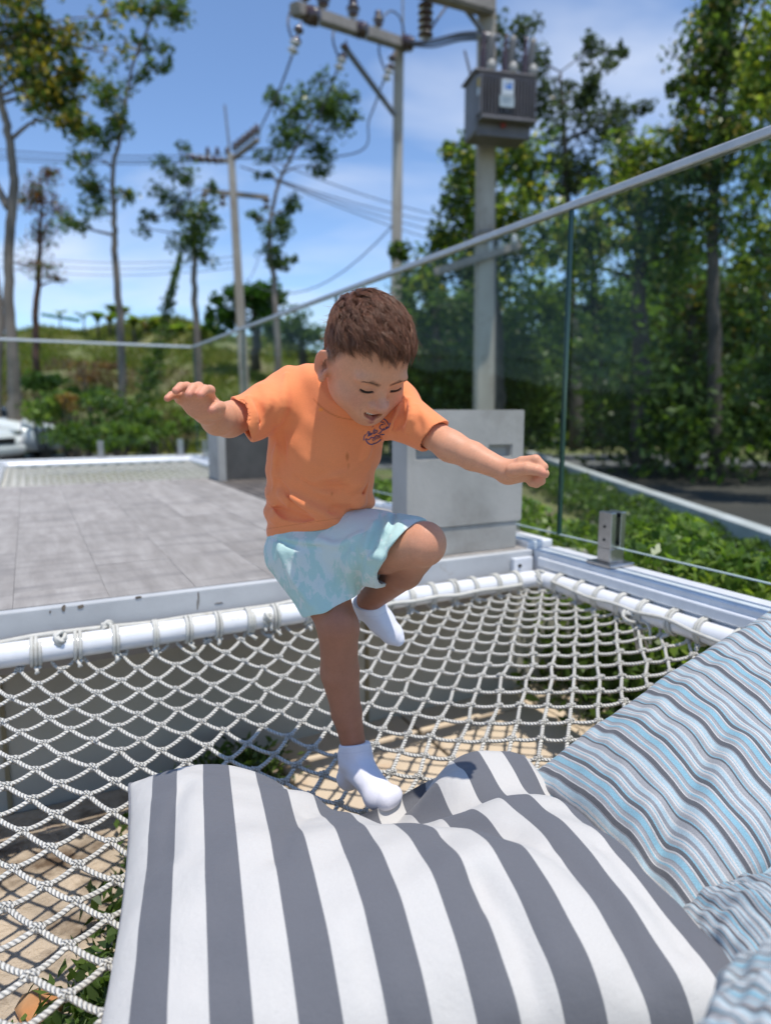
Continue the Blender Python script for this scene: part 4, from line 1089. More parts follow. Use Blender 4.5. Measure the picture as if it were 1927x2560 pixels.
# ================================================================ CARS BEYOND THE RAIL
M_car = smat('white_car_paint', (0.72, 0.73, 0.74), None, rough=0.15, spec=0.7)
M_cglass = smat('car_glass', (0.02, 0.03, 0.035), None, rough=0.05, spec=0.8)
M_lamp = smat('lamp_lens', (0.5, 0.52, 0.54), None, rough=0.05, metal=0.4)
def make_car(label):
    t = thing('parked_car', label, 'car', (0, 0, 0), group='cars parked beyond the back rail')
    # body: sections along x (front at +x)
    xs = [-2.1, -2.0, -1.6, -1.1, -.3, .5, .95, 1.4, 1.9, 2.08, 2.14]
    zt = [.70, .92, .98, .98, .96, .94, .93, .86, .74, .62, .5]
    hw = [.66, .76, .82, .85, .86, .86, .86, .84, .78, .68, .6]
    V = []; F = []
    for x, z, w in zip(xs, zt, hw):
        for y_, z_ in ((-w * .93, .22), (-w, .42), (-w, .66), (-w * .93, z - .04), (-w * .72, z), (0, z + .025), (w * .72, z), (w * .93, z - .04), (w, .66), (w, .42), (w * .93, .22)):
            V.append((x, y_, min(z_, z)))
    n = 11
    for i_ in range(len(xs) - 1):
        for k in range(n - 1): F.append([i_ * n + k, i_ * n + k + 1, (i_ + 1) * n + k + 1, (i_ + 1) * n + k])
        F.append([i_ * n + n - 1, i_ * n, (i_ + 1) * n, (i_ + 1) * n + n - 1])
    V += [(-2.12, 0, .5), (2.16, 0, .42)]
    for k in range(n):
        F.append([len(V) - 2, (k + 1) % n, k, k]); F.append([len(V) - 1, (len(xs) - 1) * n + k, (len(xs) - 1) * n + (k + 1) % n, (len(xs) - 1) * n + (k + 1) % n])
    V = np.array(V); F = np.array(F)
    mobj('body', npmesh('body', V, fix_tris(V, F)), M_car, t)
    def cabin(name, s, zr, mat, lo=.955, parent=t):
        b = [(-1.75, -.74), (.95, -.76), (.95, .76), (-1.75, .74)]; tt = [(-1.1, -.56), (.18, -.58), (.18, .58), (-1.1, .56)]
        bm = bmesh.new()
        B = [bm.verts.new((x * s, y * s, lo)) for x, y in b]; T = [bm.verts.new((x * s, y * s, zr)) for x, y in tt]
        for k in range(4): bm.faces.new([B[k], B[(k + 1) % 4], T[(k + 1) % 4], T[k]])
        bm.faces.new(T); bm.faces.new(B[::-1])
        bmesh.ops.recalc_face_normals(bm, faces=bm.faces)
        bmesh.ops.bevel(bm, geom=bm.edges[:], offset=.05, segments=3, affect='EDGES')
        return mobj(name, bmmesh(name, bm, True), mat, parent)
    cabin('glasshouse', 1.0, 1.40, M_cglass, .9)
    mobj('roof', box_mesh('roof', (-1.1, -.57, 1.385), (.2, .57, 1.45), None, .03), M_car, t)
    for x0, x1 in ((.2, .93), (-1.1, -1.72), (-.42, -.42)):
        for s in (-1, 1):
            mobj('pillar', tube_mesh('pillar', np.array([(x0, s * .58, 1.40), (x1, s * .76, .94)]), .035, 6), M_car, t)
    for x in (-1.3, 1.3):
        for s in (-1, 1):
            bm = bmesh.new()
            g = bmesh.ops.create_cone(bm, segments=20, radius1=.32, radius2=.32, depth=.2, cap_ends=True, matrix=Matrix.Translation((x, s * .78, .32)) @ Matrix.Rotation(math.pi / 2, 4, 'X'))
            bmesh.ops.bevel(bm, geom=bm.edges[:], offset=.03, segments=2, affect='EDGES')
            w_ = mobj('wheel', bmmesh('wheel', bm), M_rubber, t)
            bm = bmesh.new()
            bmesh.ops.create_cone(bm, segments=16, radius1=.2, radius2=.19, depth=.02, cap_ends=True, matrix=Matrix.Translation((x, s * .885, .32)) @ Matrix.Rotation(math.pi / 2, 4, 'X'))
            mobj('rim', bmmesh('rim', bm), M_iron, w_)
    for s in (-1, 1):
        mobj('headlight', box_mesh('headlight', (1.86, s * .58 - .14, .60), (2.09, s * .58 + .14, .70), None, .03), M_lamp, t)
    mobj('bumper', box_mesh('bumper', (1.98, -.70, .24), (2.18, .70, .42), None, .06), M_car, t)
    mobj('grille', box_mesh('grille', (2.10, -.36, .44), (2.165, .36, .56), None, .015), M_rubber, t)
    return t
car = make_car('white car with its bonnet showing at the left end of the back glass')
c2 = copy_tree(car); c2['label'] = 'white car half hidden by shrubs next to the nearer white car'
def place(c, px, py, yy, rz, dx=0):
    p = atY(px, py, yy); z = float(hill_h(p.x, p.y)); c.location = (p.x + dx, p.y, max(z, GZ) + 0.012); c.rotation_euler = (0, 0, rz)
place(car, 16, 1100, 13.2, R(-6), -2.08)
place(c2, 150, 1080, 15.2, R(4), -2.2)
# ================================================================ ROPE NET
UM, VM = 1.715, 1.475            # inner corner of the frame
UN, VN = -0.45, -1.15
PZ = -0.085                      # pipe axis height
M_pipe = smat('white_powder_coat', (0.78, 0.79, 0.81), (0.72, 0.73, 0.75), 18, 0.22, spec=0.6, dirt=((0.50, 0.46, 0.38), 25, 0.66, 0.9))
FOOT = atY(935, 1990, 1.165)    # where the boy's foot presses
fu, fv = FOOT.x * U2.x + FOOT.y * U2.y, FOOT.x * V2.x + FOOT.y * V2.y
def net_z(u, v):
    u = np.asarray(u, float); v = np.asarray(v, float)
    a = np.clip((u - UN) / (UM - UN), 0, 1); b = np.clip((v - VN) / (VM - VN), 0, 1)
    s = np.clip(16 * a * (1 - a) * b * (1 - b), 0, 1)
    z = PZ - 0.022 - 0.144 * s ** 0.62
    z = z - 0.105 * np.exp(-(((u - fu) / 0.42) ** 2 + ((v - fv) / 0.46) ** 2)) * s ** 0.3
    return z
def rope_mat(name, c, dark, ridges=26.0):
    """white rope with twisted strands (UV: x round, y along)"""
    m, nt, b = new_mat(name)
    tcn = nt.nodes.new('ShaderNodeTexCoord'); sp = nt.nodes.new('ShaderNodeSeparateXYZ')
    nt.links.new(tcn.outputs['UV'], sp.inputs[0])
    a = nt.nodes.new('ShaderNodeMath'); a.operation = 'MULTIPLY'; a.inputs[1].default_value = 3.0
    nt.links.new(sp.outputs['X'], a.inputs[0])
    d = nt.nodes.new('ShaderNodeMath'); d.operation = 'MULTIPLY'; d.inputs[1].default_value = 125.0   # strands per metre
    nt.links.new(sp.outputs['Y'], d.inputs[0])
    s = nt.nodes.new('ShaderNodeMath'); s.operation = 'ADD'
    nt.links.new(a.outputs[0], s.inputs[0]); nt.links.new(d.outputs[0], s.inputs[1])
    f = nt.nodes.new('ShaderNodeMath'); f.operation = 'FRACT'; nt.links.new(s.outputs[0], f.inputs[0])
    # rounded strand profile
    p = nt.nodes.new('ShaderNodeMath'); p.operation = 'SUBTRACT'; p.inputs[1].default_value = 0.5; nt.links.new(f.outputs[0], p.inputs[0])
    q = nt.nodes.new('ShaderNodeMath'); q.operation = 'POWER'; q.inputs[1].default_value = 2; nt.links.new(p.outputs[0], q.inputs[0])
    h = nt.nodes.new('ShaderNodeMath'); h.operation = 'MULTIPLY_ADD'; h.inputs[1].default_value = -4.0; h.inputs[2].default_value = 1.0; nt.links.new(q.outputs[0], h.inputs[0])
    n = noise(nt, 14, 4, 0.6)
    col = mixrgb(nt, ramp(nt, n, 0.35, 0.7), c, tuple(x * 0.84 for x in c))
    g = ramp(nt, h.outputs[0], 0.0, 0.35)
    col = mixrgb(nt, g, dark, col)
    nt.links.new(col, b.inputs['Base Color'])
    b.inputs['Roughness'].default_value = 0.7
    bp = bump(nt, b, h.outputs[0], 1.0, 0.0028)
    return m
M_rope = rope_mat('net_rope', (0.68, 0.665, 0.61), (0.42, 0.40, 0.355))
M_lash = smat('lashing_rope', (0.60, 0.59, 0.54), (0.50, 0.49, 0.44), 30, 0.8, bstr=0.6, bscale=300, bdist=0.002, dirt=((0.36, 0.33, 0.26), 20, 0.6, 0.85))
def rope_arrays(P, r_, n=8, s0=0.0):
    """tube with UVs along its length (duplicate seam)"""
    P = np.asarray(P, float); k = len(P)
    T = np.gradient(P, axis=0); T /= np.linalg.norm(T, axis=1)[:, None] + 1e-12
    ref = np.array([0.1, 0.2, 1.0])
    N = np.cross(T, ref); N /= np.linalg.norm(N, axis=1)[:, None]
    B = np.cross(N, T)
    ang = np.arange(n + 1) * 2 * math.pi / n
    V = P[:, None] + r_ * (np.cos(ang)[None, :, None] * N[:, None] + np.sin(ang)[None, :, None] * B[:, None])
    L = s0 + np.concatenate([[0], np.cumsum(np.linalg.norm(np.diff(P, axis=0), axis=1))])
    uv = np.stack(np.broadcast_arrays((np.arange(n + 1) / n)[None, :], L[:, None]), -1)
    i_, j_ = np.meshgrid(np.arange(k - 1), np.arange(n), indexing='ij')
    a = i_ * (n + 1) + j_
    F = np.stack([a, a + 1, a + n + 2, a + n + 1], -1).reshape(-1, 4)
    return V.reshape(-1, 3), F, uv.reshape(-1, 2)

RR = 0.0043
BAR = 0.0615
angA, angB = R(-20), R(63)
A2 = np.array([math.cos(angA), math.sin(angA)]) * BAR
B2 = np.array([math.cos(angB), math.sin(angB)]) * BAR
u2 = np.array([U2.x, U2.y]); v2 = np.array([V2.x, V2.y])
org = np.array([-0.35, 1.15])
KT = 0.20
rk = np.random.default_rng(9)
jit = {}
def knot2(i_, j_):
    key = (i_, j_)
    if key not in jit: jit[key] = rk.normal(0, 0.0028, 2)
    q = i_ * A2 + j_ * B2                      # the mesh turns gently across the frame
    w = (np.exp(1j * KT * (q[0] + 1j * q[1])) - 1) / (1j * KT)
    return org + np.array([w.real, w.imag]) + jit[key]
def inside(p):
    u, v = p @ u2, p @ v2
    return u < UM - 0.004 and v < VM - 0.004 and u > 0.12 and v > VN + 0.03
def lift(p):
    p = np.atleast_2d(p); z = net_z(p @ u2, p @ v2)
    return np.concatenate([p, z[:, None]], 1)
net = thing('rope_net', 'white knotted rope net stretched in the near frame, the boy jumping over it', 'net', UV(1.0, 0.2, -0.25))
RNG = range(-60, 61)
knots = {}
for i_ in RNG:
    for j_ in RNG:
        p = knot2(i_, j_)
        if inside(p): knots[(i_, j_)] = p
def clip_end(p, q):
    """last inside point on p->q"""
    lo, hi = 0.0, 1.0
    for _ in range(14):
        m_ = (lo + hi) / 2
        if inside(p + (q - p) * m_): lo = m_
        else: hi = m_
    return p + (q - p) * lo
# every zigzag course is one cord
courses = {}
for (i_, j_) in knots: 
    courses.setdefault(i_ - j_, True)
nseg = 7
for d in sorted(set(list(courses) + [x - 1 for x in courses])):
    # path: K(j+d, j) -A-> K(j+d+1, j) -B-> K(j+d+1, j+1) ...
    seq = []
    for j_ in RNG:
        seq.append((j_ + d, j_)); seq.append((j_ + d + 1, j_))
    runs = []; cur = []
    for a, b in zip(seq[:-1], seq[1:]):
        ia, ib = a in knots, b in knots
        if not ia and not ib:
            if cur: runs.append(cur); cur = []
            continue
        pa, pb = knot2(*a), knot2(*b)
        if ia and ib:
            if not cur: cur = [pa]
            cur.append(pb)
        elif ia:
            if not cur: cur = [pa]
            cur.append(clip_end(pa, pb)); runs.append(cur); cur = []
        else:
            cur = [clip_end(pb, pa), pb]
    if cur: runs.append(cur)
    VV, FF, UU = [], [], []; o_ = 0
    for run in runs:
        pts = []
        for k in range(len(run) - 1):
            t = np.linspace(0, 1, nseg, endpoint=False)[:, None]
            seg = run[k] * (1 - t) + run[k + 1] * t
            pts.append(seg)
        pts.append(run[-1][None])
        pl = np.concatenate(pts)
        # round the turns a little
        if len(pl) > 6:
            q = pl.copy(); q[1:-1] = 0.25 * pl[:-2] + 0.5 * pl[1:-1] + 0.25 * pl[2:]; pl = q
        P3 = lift(pl)
        ph = (np.arange(len(pl)) % nseg) / nseg
        P3[:, 2] -= 0.0035 * np.sin(ph * math.pi)
        V, F, uv = rope_arrays(P3, RR, 8)
        mobj('cord', npmesh('cord', V, F, uv=uv), M_rope, net)
# knots: one shared shape
def knot_template():
    VV, FF, UU = [], [], []; o_ = 0
    def add(P, r_):
        nonlocal o_
        V, F, uv = rope_arrays(np.asarray(P), r_, 7); VV.append(V); FF.append(F + o_); UU.append(uv); o_ += len(V)
    t = np.linspace(0, 1, 13)
    a = t * 2 * math.pi * 1.15
    add(np.stack([0.004 * np.cos(a) * 0 + (t - .5) * 0.011 - .002, 0.0088 * np.cos(a), 0.0078 * np.sin(a)], 1), 0.0043)
    a = t * 2 * math.pi * 0.8 + 0.6
    add(np.stack([0.0125 * np.cos(a) + .003, (t - .5) * 0.014, 0.0072 * np.sin(a)], 1), 0.0043)
    a = t * math.pi
    add(np.stack([0.013 * np.cos(a), -0.004 + 0.002 * np.sin(a), 0.004 + 0.006 * np.sin(a)], 1), 0.0042)
    return np.concatenate(VV), np.concatenate(FF), np.concatenate(UU)
kV, kF, kU = knot_template()
kme = npmesh('knot', kV, kF, uv=kU); kme.materials.append(M_rope)
kl = []
for key, p in knots.items():
    P3 = lift(p)[0]
    e = 0.01
    u, v = p @ u2, p @ v2
    zu = (net_z(u + e, v) - net_z(u - e, v)) / (2 * e); zv = (net_z(u, v + e) - net_z(u, v - e)) / (2 * e)
    nrm = (Vector((0, 0, 1)) - U2 * float(zu) - V2 * float(zv)).normalized()
    x = Vector((A2[0] + B2[0], A2[1] + B2[1], 0)); x = (x - nrm * x.dot(nrm)).normalized(); y = nrm.cross(x)
    M = Matrix((x, y, nrm)).transposed().to_4x4(); M.translation = Vector(P3)
    M = M @ Matrix.Rotation(rk.normal(0, 0.25), 4, 'Z') @ Matrix.Diagonal((*([rk.uniform(0.62, 0.76)] * 3), 1))
    kl.append(((Vector(P3) - Vector((0, 0, EYE))).length, M))
kl.sort(key=lambda q: q[0])
vis = []
for q in kl: vis.append(q)
inv = wmat(net).inverted()
for d, M in vis[:300]:
    o = bpy.data.objects.new('knot', kme); COL.objects.link(o); o.parent = net; o.matrix_parent_inverse = inv; o.matrix_basis = M
VV, FF, UU = [], [], []; o_ = 0
for d, M in vis[300:]:
    m3 = np.array(M)[:3, :3]; VV.append(kV @ m3.T + np.array(M.translation)); FF.append(kF + o_); UU.append(kU); o_ += len(kV)
tag(mobj('far_knots', npmesh('far_knots', np.concatenate(VV), np.concatenate(FF), uv=np.concatenate(UU)), M_rope, net), kind='stuff')

# ---- white tube frame and the lashing round it
def frame_path(u0, u1, v0, v1, z, rc=0.05):
    pts = []
    cs = [(u1, v0), (u1, v1), (u0, v1), (u0, v0)]
    for k in range(4):
        c = np.array(cs[k]); p = np.array(cs[k - 1]); n_ = np.array(cs[(k + 1) % 4])
        a = c + (p - c) / np.linalg.norm(p - c) * rc; b = c + (n_ - c) / np.linalg.norm(n_ - c) * rc
        for t in np.linspace(0, 1, 7): pts.append((1 - t) ** 2 * a + 2 * t * (1 - t) * c + t * t * b)
    pts.append(pts[0])
    return np.array([list(UV(p[0], p[1], z)) for p in pts])
fr = thing('net_frame', 'white steel tube frame round the near rope net', 'tube frame', UV(UM, 0.2, PZ))
mobj('tube', tube_mesh('tube', frame_path(UN, UM, VN, VM, PZ), 0.0285, 20), M_pipe, fr)
lash = thing('lashing', 'grey white rope lashing the near net to its tube frame', 'lashing rope', UV(UM, 0.6, PZ))
rl = random.Random(4)
def lash_turn(c, axis, side, r_=0.0330, turns=1.9, adv=0.016, tie=True):
    """rope turns round the tube at c; axis = tube direction, side = towards the net"""
    c = np.array(c); axis = np.array(axis); side = np.array(side); up = np.array([0, 0, 1.0])
    n_ = 30
    t = np.linspace(0, 1, n_); a = -0.5 * math.pi + t * turns * 2 * math.pi
    P = c + axis * ((t - .5) * adv)[:, None] + r_ * (np.cos(a)[:, None] * side + np.sin(a)[:, None] * up) 
    P += axis * np.array([rl.uniform(-.003, .003)])
    lst = [(P, 0.0043)]
    if tie:
        b = c + side * 0.020 - up * 0.031
        e = c + side * (0.03) + axis * rl.uniform(-.012, .012) - up * 0.044
        lst.append((smooth_path([b - axis * .006, (b + e) / 2 + side * .006, e], 4), 0.0043))
        lst.append((smooth_path([b + axis * .006, (b + e) / 2 - side * .002, e + axis * .004], 4), 0.0043))
    for P_, r__ in lst[:1]:
        mobj('turn', tube_mesh('turn', P_, r__, 7), M_lash, lash)
    if len(lst) > 1: mobj('tie', tubes_mesh('tie', lst[1:], 6), M_lash, lash)
vv = -0.62; tops = []
while vv < 1.43:
    c = np.array(UV(UM, vv, PZ))
    lash_turn(c, V2, -U2, turns=rl.choice([1.9, 1.9, 2.4]), adv=rl.uniform(.012, .022))
    tops.append(c + np.array(U2) * 0.030 + np.array([0, 0, 0.024]) if vv < 0.75 else c - np.array(U2) * 0.037 + np.array([0, 0, -0.004]))
    vv += rl.uniform(.072, .094)
mobj('running_line', tube_mesh('running_line', smooth_path([p + np.array([0, 0, rl.uniform(-.004, .004)]) for p in tops], 8), 0.0062, 7), M_lash, lash)
uu = 1.62; tops = []
while uu > 0.62:
    c = np.array(UV(uu, VM, PZ))
    lash_turn(c, U2, -V2, turns=rl.choice([1.9, 2.3]), adv=rl.uniform(.012, .02))
    tops.append(c - np.array(V2) * rl.uniform(.030, .038) + np.array([0, 0, rl.uniform(-.002, .016)]))
    uu -= rl.uniform(.075, .098)
mobj('running_line', tube_mesh('running_line', smooth_path(tops, 8), 0.005, 7), M_lash, lash)
def knot_bundle(c, s, seed, tail=None):
    r = np.random.default_rng(seed); lst = []
    for q in range(6):
        a0 = r.uniform(0, 6.28); ax = r.standard_normal(3); ax /= np.linalg.norm(ax)
        e1 = np.cross(ax, [0.3, 0.5, 0.8]); e1 /= np.linalg.norm(e1); e2 = np.cross(ax, e1)
        a = np.linspace(a0, a0 + r.uniform(3.5, 6), 14); rad = s * r.uniform(.5, .9)
        lst.append((np.array(c) + rad * (np.cos(a)[:, None] * e1 + np.sin(a)[:, None] * e2) + ax * (np.linspace(-.3, .3, 14) * s)[:, None], 0.0045))
    for q in range(5):
        d = r.standard_normal(3) * .6 + np.array([0, 0, -1.0]); d /= np.linalg.norm(d)
        L = s * r.uniform(1.2, 2.4) if tail is None else tail * r.uniform(.6, 1)
        lst.append((smooth_path([np.array(c), np.array(c) + d * L * .5 + r.standard_normal(3) * .008, np.array(c) + (d + np.array([0, 0, -.6])) * L * .75], 4), 0.0042))
    mobj('knot_bundle', tubes_mesh('knot_bundle', lst, 6), M_lash, lash)
knot_bundle(UV(UM - .012, 0.035, PZ + .026), .018, 1)
knot_bundle(UV(UM + .02, 0.14, PZ + .03), .016, 2)
knot_bundle(UV(UM - .02, VM - .02, PZ + .015), .024, 3)
knot_bundle(UV(1.30, VM - .032, PZ - .015), .026, 4, .12)
knot_bundle(UV(UM - .03, 0.53, PZ + .01), .014, 6)

# ---- the far net behind the deck
BU0, BU1, BV0, BV1 = 4.80, 7.06, -0.22, 1.46
fnet = thing('rope_net', 'far pale rope net behind the tiled deck, in its own white frame', 'net', UV(5.9, 0.6, -0.2))
mobj('frame_tube', tube_mesh('frame_tube', frame_path(BU0, BU1, BV0, BV1, -0.04), 0.028, 12), M_pipe, fnet)
def fz(u, v):
    a = (u - BU0) / (BU1 - BU0); b = (v - BV0) / (BV1 - BV0)
    return -0.05 - 0.14 * np.clip(16 * a * (1 - a) * b * (1 - b), 0, 1) ** 0.7
def fcords(sign):
    step = 0.12
    n_ = int((BV1 - BV0 + BU1 - BU0) / step) + 2
    for k in range(n_):
        L = []
        for t in np.arange(0, (BU1 - BU0), 0.03):
            u = BU0 + t
            v = BV0 + k * step - t if sign > 0 else BV0 + k * step - (BU1 - BU0) + t
            if BV0 < v < BV1: L.append([*UV(u, v, float(fz(u, v)))])
        if len(L) > 2:
            mobj('cord', tube_mesh('cord', np.array(L), 0.006, 5), M_lash, fnet)
fcords(1); fcords(-1)

# ================================================================ CUSHIONS
def fabric_base(nt, b, col, heather=0.12, scale=900):
    n = noise(nt, scale, 2, 0.5)
    f = ramp(nt, n, 0.3, 0.7, (1 - heather,) * 3, (1 + heather,) * 3)
    c = mixrgb(nt, 1.0, col, f, 'MULTIPLY')
    nt.links.new(c, b.inputs['Base Color'])
    b.inputs['Roughness'].default_value = 0.85
    b.inputs['Sheen Weight'].default_value = 0.15
    b.inputs['Specular IOR Level'].default_value = 0.25
    n2 = noise(nt, 1400, 1, 0.5)
    n3 = noise(nt, 26, 4, 0.6)
    ad = nt.nodes.new('ShaderNodeMath'); ad.operation = 'MULTIPLY_ADD'; ad.inputs[1].default_value = 7.0
    nt.links.new(n3, ad.inputs[0]); nt.links.new(n2, ad.inputs[2])
    bump(nt, b, ad.outputs[0], 0.35, 0.0012)
def stripe_mat(name, stops, repeat, axis='X', heather=0.1, warp=0.0):
    m, nt, b = new_mat(name)
    tcn = nt.nodes.new('ShaderNodeTexCoord'); sp = nt.nodes.new('ShaderNodeSeparateXYZ')
    nt.links.new(tcn.outputs['UV'], sp.inputs[0])
    a = nt.nodes.new('ShaderNodeMath'); a.operation = 'MULTIPLY'; a.inputs[1].default_value = repeat
    nt.links.new(sp.outputs[axis], a.inputs[0])
    f = nt.nodes.new('ShaderNodeMath'); f.operation = 'FRACT'; nt.links.new(a.outputs[0], f.inputs[0])
    r_ = nt.nodes.new('ShaderNodeValToRGB'); r_.color_ramp.interpolation = 'CONSTANT'
    el = r_.color_ramp.elements
    el[0].position = stops[0][0]; el[0].color = (*stops[0][1], 1)
    el[1].position = stops[1][0]; el[1].color = (*stops[1][1], 1)
    for p_, c_ in stops[2:]:
        e = el.new(p_); e.color = (*c_, 1)
    nt.links.new(f.outputs[0], r_.inputs[0])
    fabric_base(nt, b, r_.outputs[0], heather)
    return m
GREY = (0.128, 0.132, 0.148); WHT = (0.55, 0.535, 0.51)
M_big = stripe_mat('grey_white_stripes', [(0.0, WHT), (0.5, GREY)], 8.2, 'X', 0.06)
Bl, Lb, Gy, Dk, Wh, Mg = (0.26, 0.47, 0.57), (0.42, 0.55, 0.61), (0.37, 0.375, 0.39), (0.12, 0.125, 0.14), (0.62, 0.61, 0.60), (0.28, 0.29, 0.315)
seq_ = [(.05, Gy), (.02, Wh), (.015, Bl), (.03, Wh), (.06, Lb), (.02, Mg), (.07, Dk), (.015, Wh), (.05, Gy), (.03, Bl), (.015, Wh), (.04, Gy), (.02, Mg), (.08, Bl), (.015, Gy), (.02, Wh), (.06, Dk), (.02, Bl), (.05, Gy), (.025, Wh), (.015, Bl), (.025, Wh), (.05, Mg), (.06, Lb), (.02, Wh), (.07, Gy), (.03, Dk), (.02, Bl)]
tot = sum(s for s, c in seq_); acc = 0; st_ = []
for s, c in seq_: st_.append((acc / tot, c)); acc += s
M_bluestr = stripe_mat('blue_grey_stripes', [(p_, tuple(0.84 * x for x in c_)) for p_, c_ in st_], 5.6, 'Y', 0.22)
M_pip = smat('grey_piping', (0.21, 0.215, 0.235), (0.17, 0.175, 0.19), 200, 0.85, bstr=0.3, bscale=700, bdist=0.001)
M_pipb = smat('blue_piping', (0.30, 0.40, 0.46), None, rough=0.85)
def cushion(name, label, NL, NR, FR, FL, h, mat, pmat, disp=None, pinch=0.06, low=0.45, res=150, seed=0, up=None, wr=0.004, pr=0.0042, power=0.62, shift=None):
    NL, NR, FR, FL = [np.array(p, float) for p in (NL, NR, FR, FL)]
    r = np.random.default_rng(seed)
    def base(s, t):
        # corners stick out, edges pull in
        S = s * (1 - pinch * (1 - t * t) * np.abs(s) ** 3); T = t * (1 - pinch * (1 - s * s) * np.abs(t) ** 3)
        a = (S + 1) / 2; b = (T + 1) / 2
        a = a[..., None]; b = b[..., None]
        return NL * (1 - a) * (1 - b) + NR * a * (1 - b) + FR * a * b + FL * (1 - a) * b
    nn = np.cross((NR - NL) + (FR - FL), (FL - NL) + (FR - NR)); nn /= np.linalg.norm(nn)
    if up is not None: nn = np.array(up) / np.linalg.norm(up)
    g = np.sin(np.linspace(-1, 1, res) * math.pi / 2 * 0.97) / math.sin(math.pi / 2 * 0.97)
    s, t = np.meshgrid(g, g, indexing='ij')
    prof = (np.clip(1 - s * s, 0, 1) ** power) * (np.clip(1 - t * t, 0, 1) ** power)
    ph = r.uniform(0, 6.28, 12)
    edge = 1 - prof
    wob = (np.sin(9 * s + 3 * t + ph[0]) + np.sin(-4 * s + 11 * t + ph[1]) + 0.8 * np.sin(15 * s * t + 6 * t + ph[2]) + 0.6 * np.sin(21 * s + 5 * np.sin(3 * t + ph[3]) + ph[4]) + 0.6 * np.sin(23 * t + 4 * np.sin(4 * s + ph[5]))) * wr
    # puckers where the seam gathers the cloth
    pk = 0.6 * wr * (np.sin(46 * t + ph[6] + 3 * np.sin(5 * t)) * np.abs(s) ** 8 + np.sin(46 * s + ph[7] + 3 * np.sin(5 * s)) * np.abs(t) ** 8) * np.clip(prof * 6, 0, 1)
    hgt = h * prof + wob * np.clip(prof * 3, 0, 1) + pk
    P = base(s, t)
    if shift is not None: P = P + shift(s, t)
    top = P + nn * hgt[..., None]
    if disp is not None: top = disp(s, t, top, prof)
    bot = P - nn * (low * h * prof)[..., None]
    V = np.concatenate([top.reshape(-1, 3), bot.reshape(-1, 3)])
    uv = np.stack([(s + 1) / 2, (t + 1) / 2], -1).reshape(-1, 2); uv = np.concatenate([uv, uv])
    i_, j_ = np.meshgrid(np.arange(res - 1), np.arange(res - 1), indexing='ij')
    a = i_ * res + j_
    F = np.stack([a, a + res, a + res + 1, a + 1], -1).reshape(-1, 4)
    F2 = F[:, ::-1] + res * res
    t_ = thing(name, label, 'cushion', (NL + NR + FR + FL) / 4 - np.array([0, 0, h * low]))
    cov = mobj('cover', npmesh('cover', V, np.concatenate([F, F2]), uv=uv), mat, t_)
    ring = np.concatenate([top[:, 0], top[-1, 1:], top[::-1, -1][1:], top[0, ::-1][1:]])
    pp = mobj('piping', tube_mesh('piping', ring, pr, 7), pmat, t_)
    return t_, top, s, t
def seg_d(P, A, B):
    """distance of 2-D points (...,2) from a segment and the parameter along it"""
    A = np.array(A); B = np.array(B); d = B - A
    q = np.clip(((P - A) @ d) / (d @ d), 0, 1)
    return np.linalg.norm(P - (A + q[..., None] * d), axis=-1), q
def poly_dist(P, pts):
    best = np.full(P.shape[:-1], 1e9)
    for A, B in zip(pts[:-1], pts[1:]): best = np.minimum(best, seg_d(P, A, B)[0])
    return best
FLc = atZ(326, 1962, -0.205); FRc = atZ(1308, 1892, -0.195); NRc = atZ(1990, 2570, -0.19); NLc = atZ(180, 2900, -0.25)
VAL = [tuple(atZ(px, py, -0.225))[:2] for px, py in ((760, 1975), (850, 2000), (930, 2025), (1030, 2062), (1150, 2078), (1300, 2060), (1390, 2060))]
VAL2 = [tuple(atZ(px, py, -0.19))[:2] for px, py in ((640, 1960), (760, 2005), (880, 2052), (985, 2088))]
VAL3 = [tuple(atZ(px, py, -0.17))[:2] for px, py in ((1060, 2085), (1200, 2150), (1360, 2240))]
VALX = [[tuple(atZ(px, py, -0.16))[:2] for px, py in q] for q in (((1100, 2190), (1160, 2270), (1200, 2360)), ((760, 2080), (720, 2150), (700, 2240)), ((1420, 2260), (1520, 2350), (1600, 2460)), ((460, 2010), (430, 2090), (425, 2180)), ((900, 2420), (930, 2500), (990, 2580)), ((1500, 2200), (1620, 2320), (1700, 2400)))]
VAL4 = [tuple(atZ(px, py, -0.17))[:2] for px, py in ((1200, 2330), (1290, 2440), (1350, 2560))]
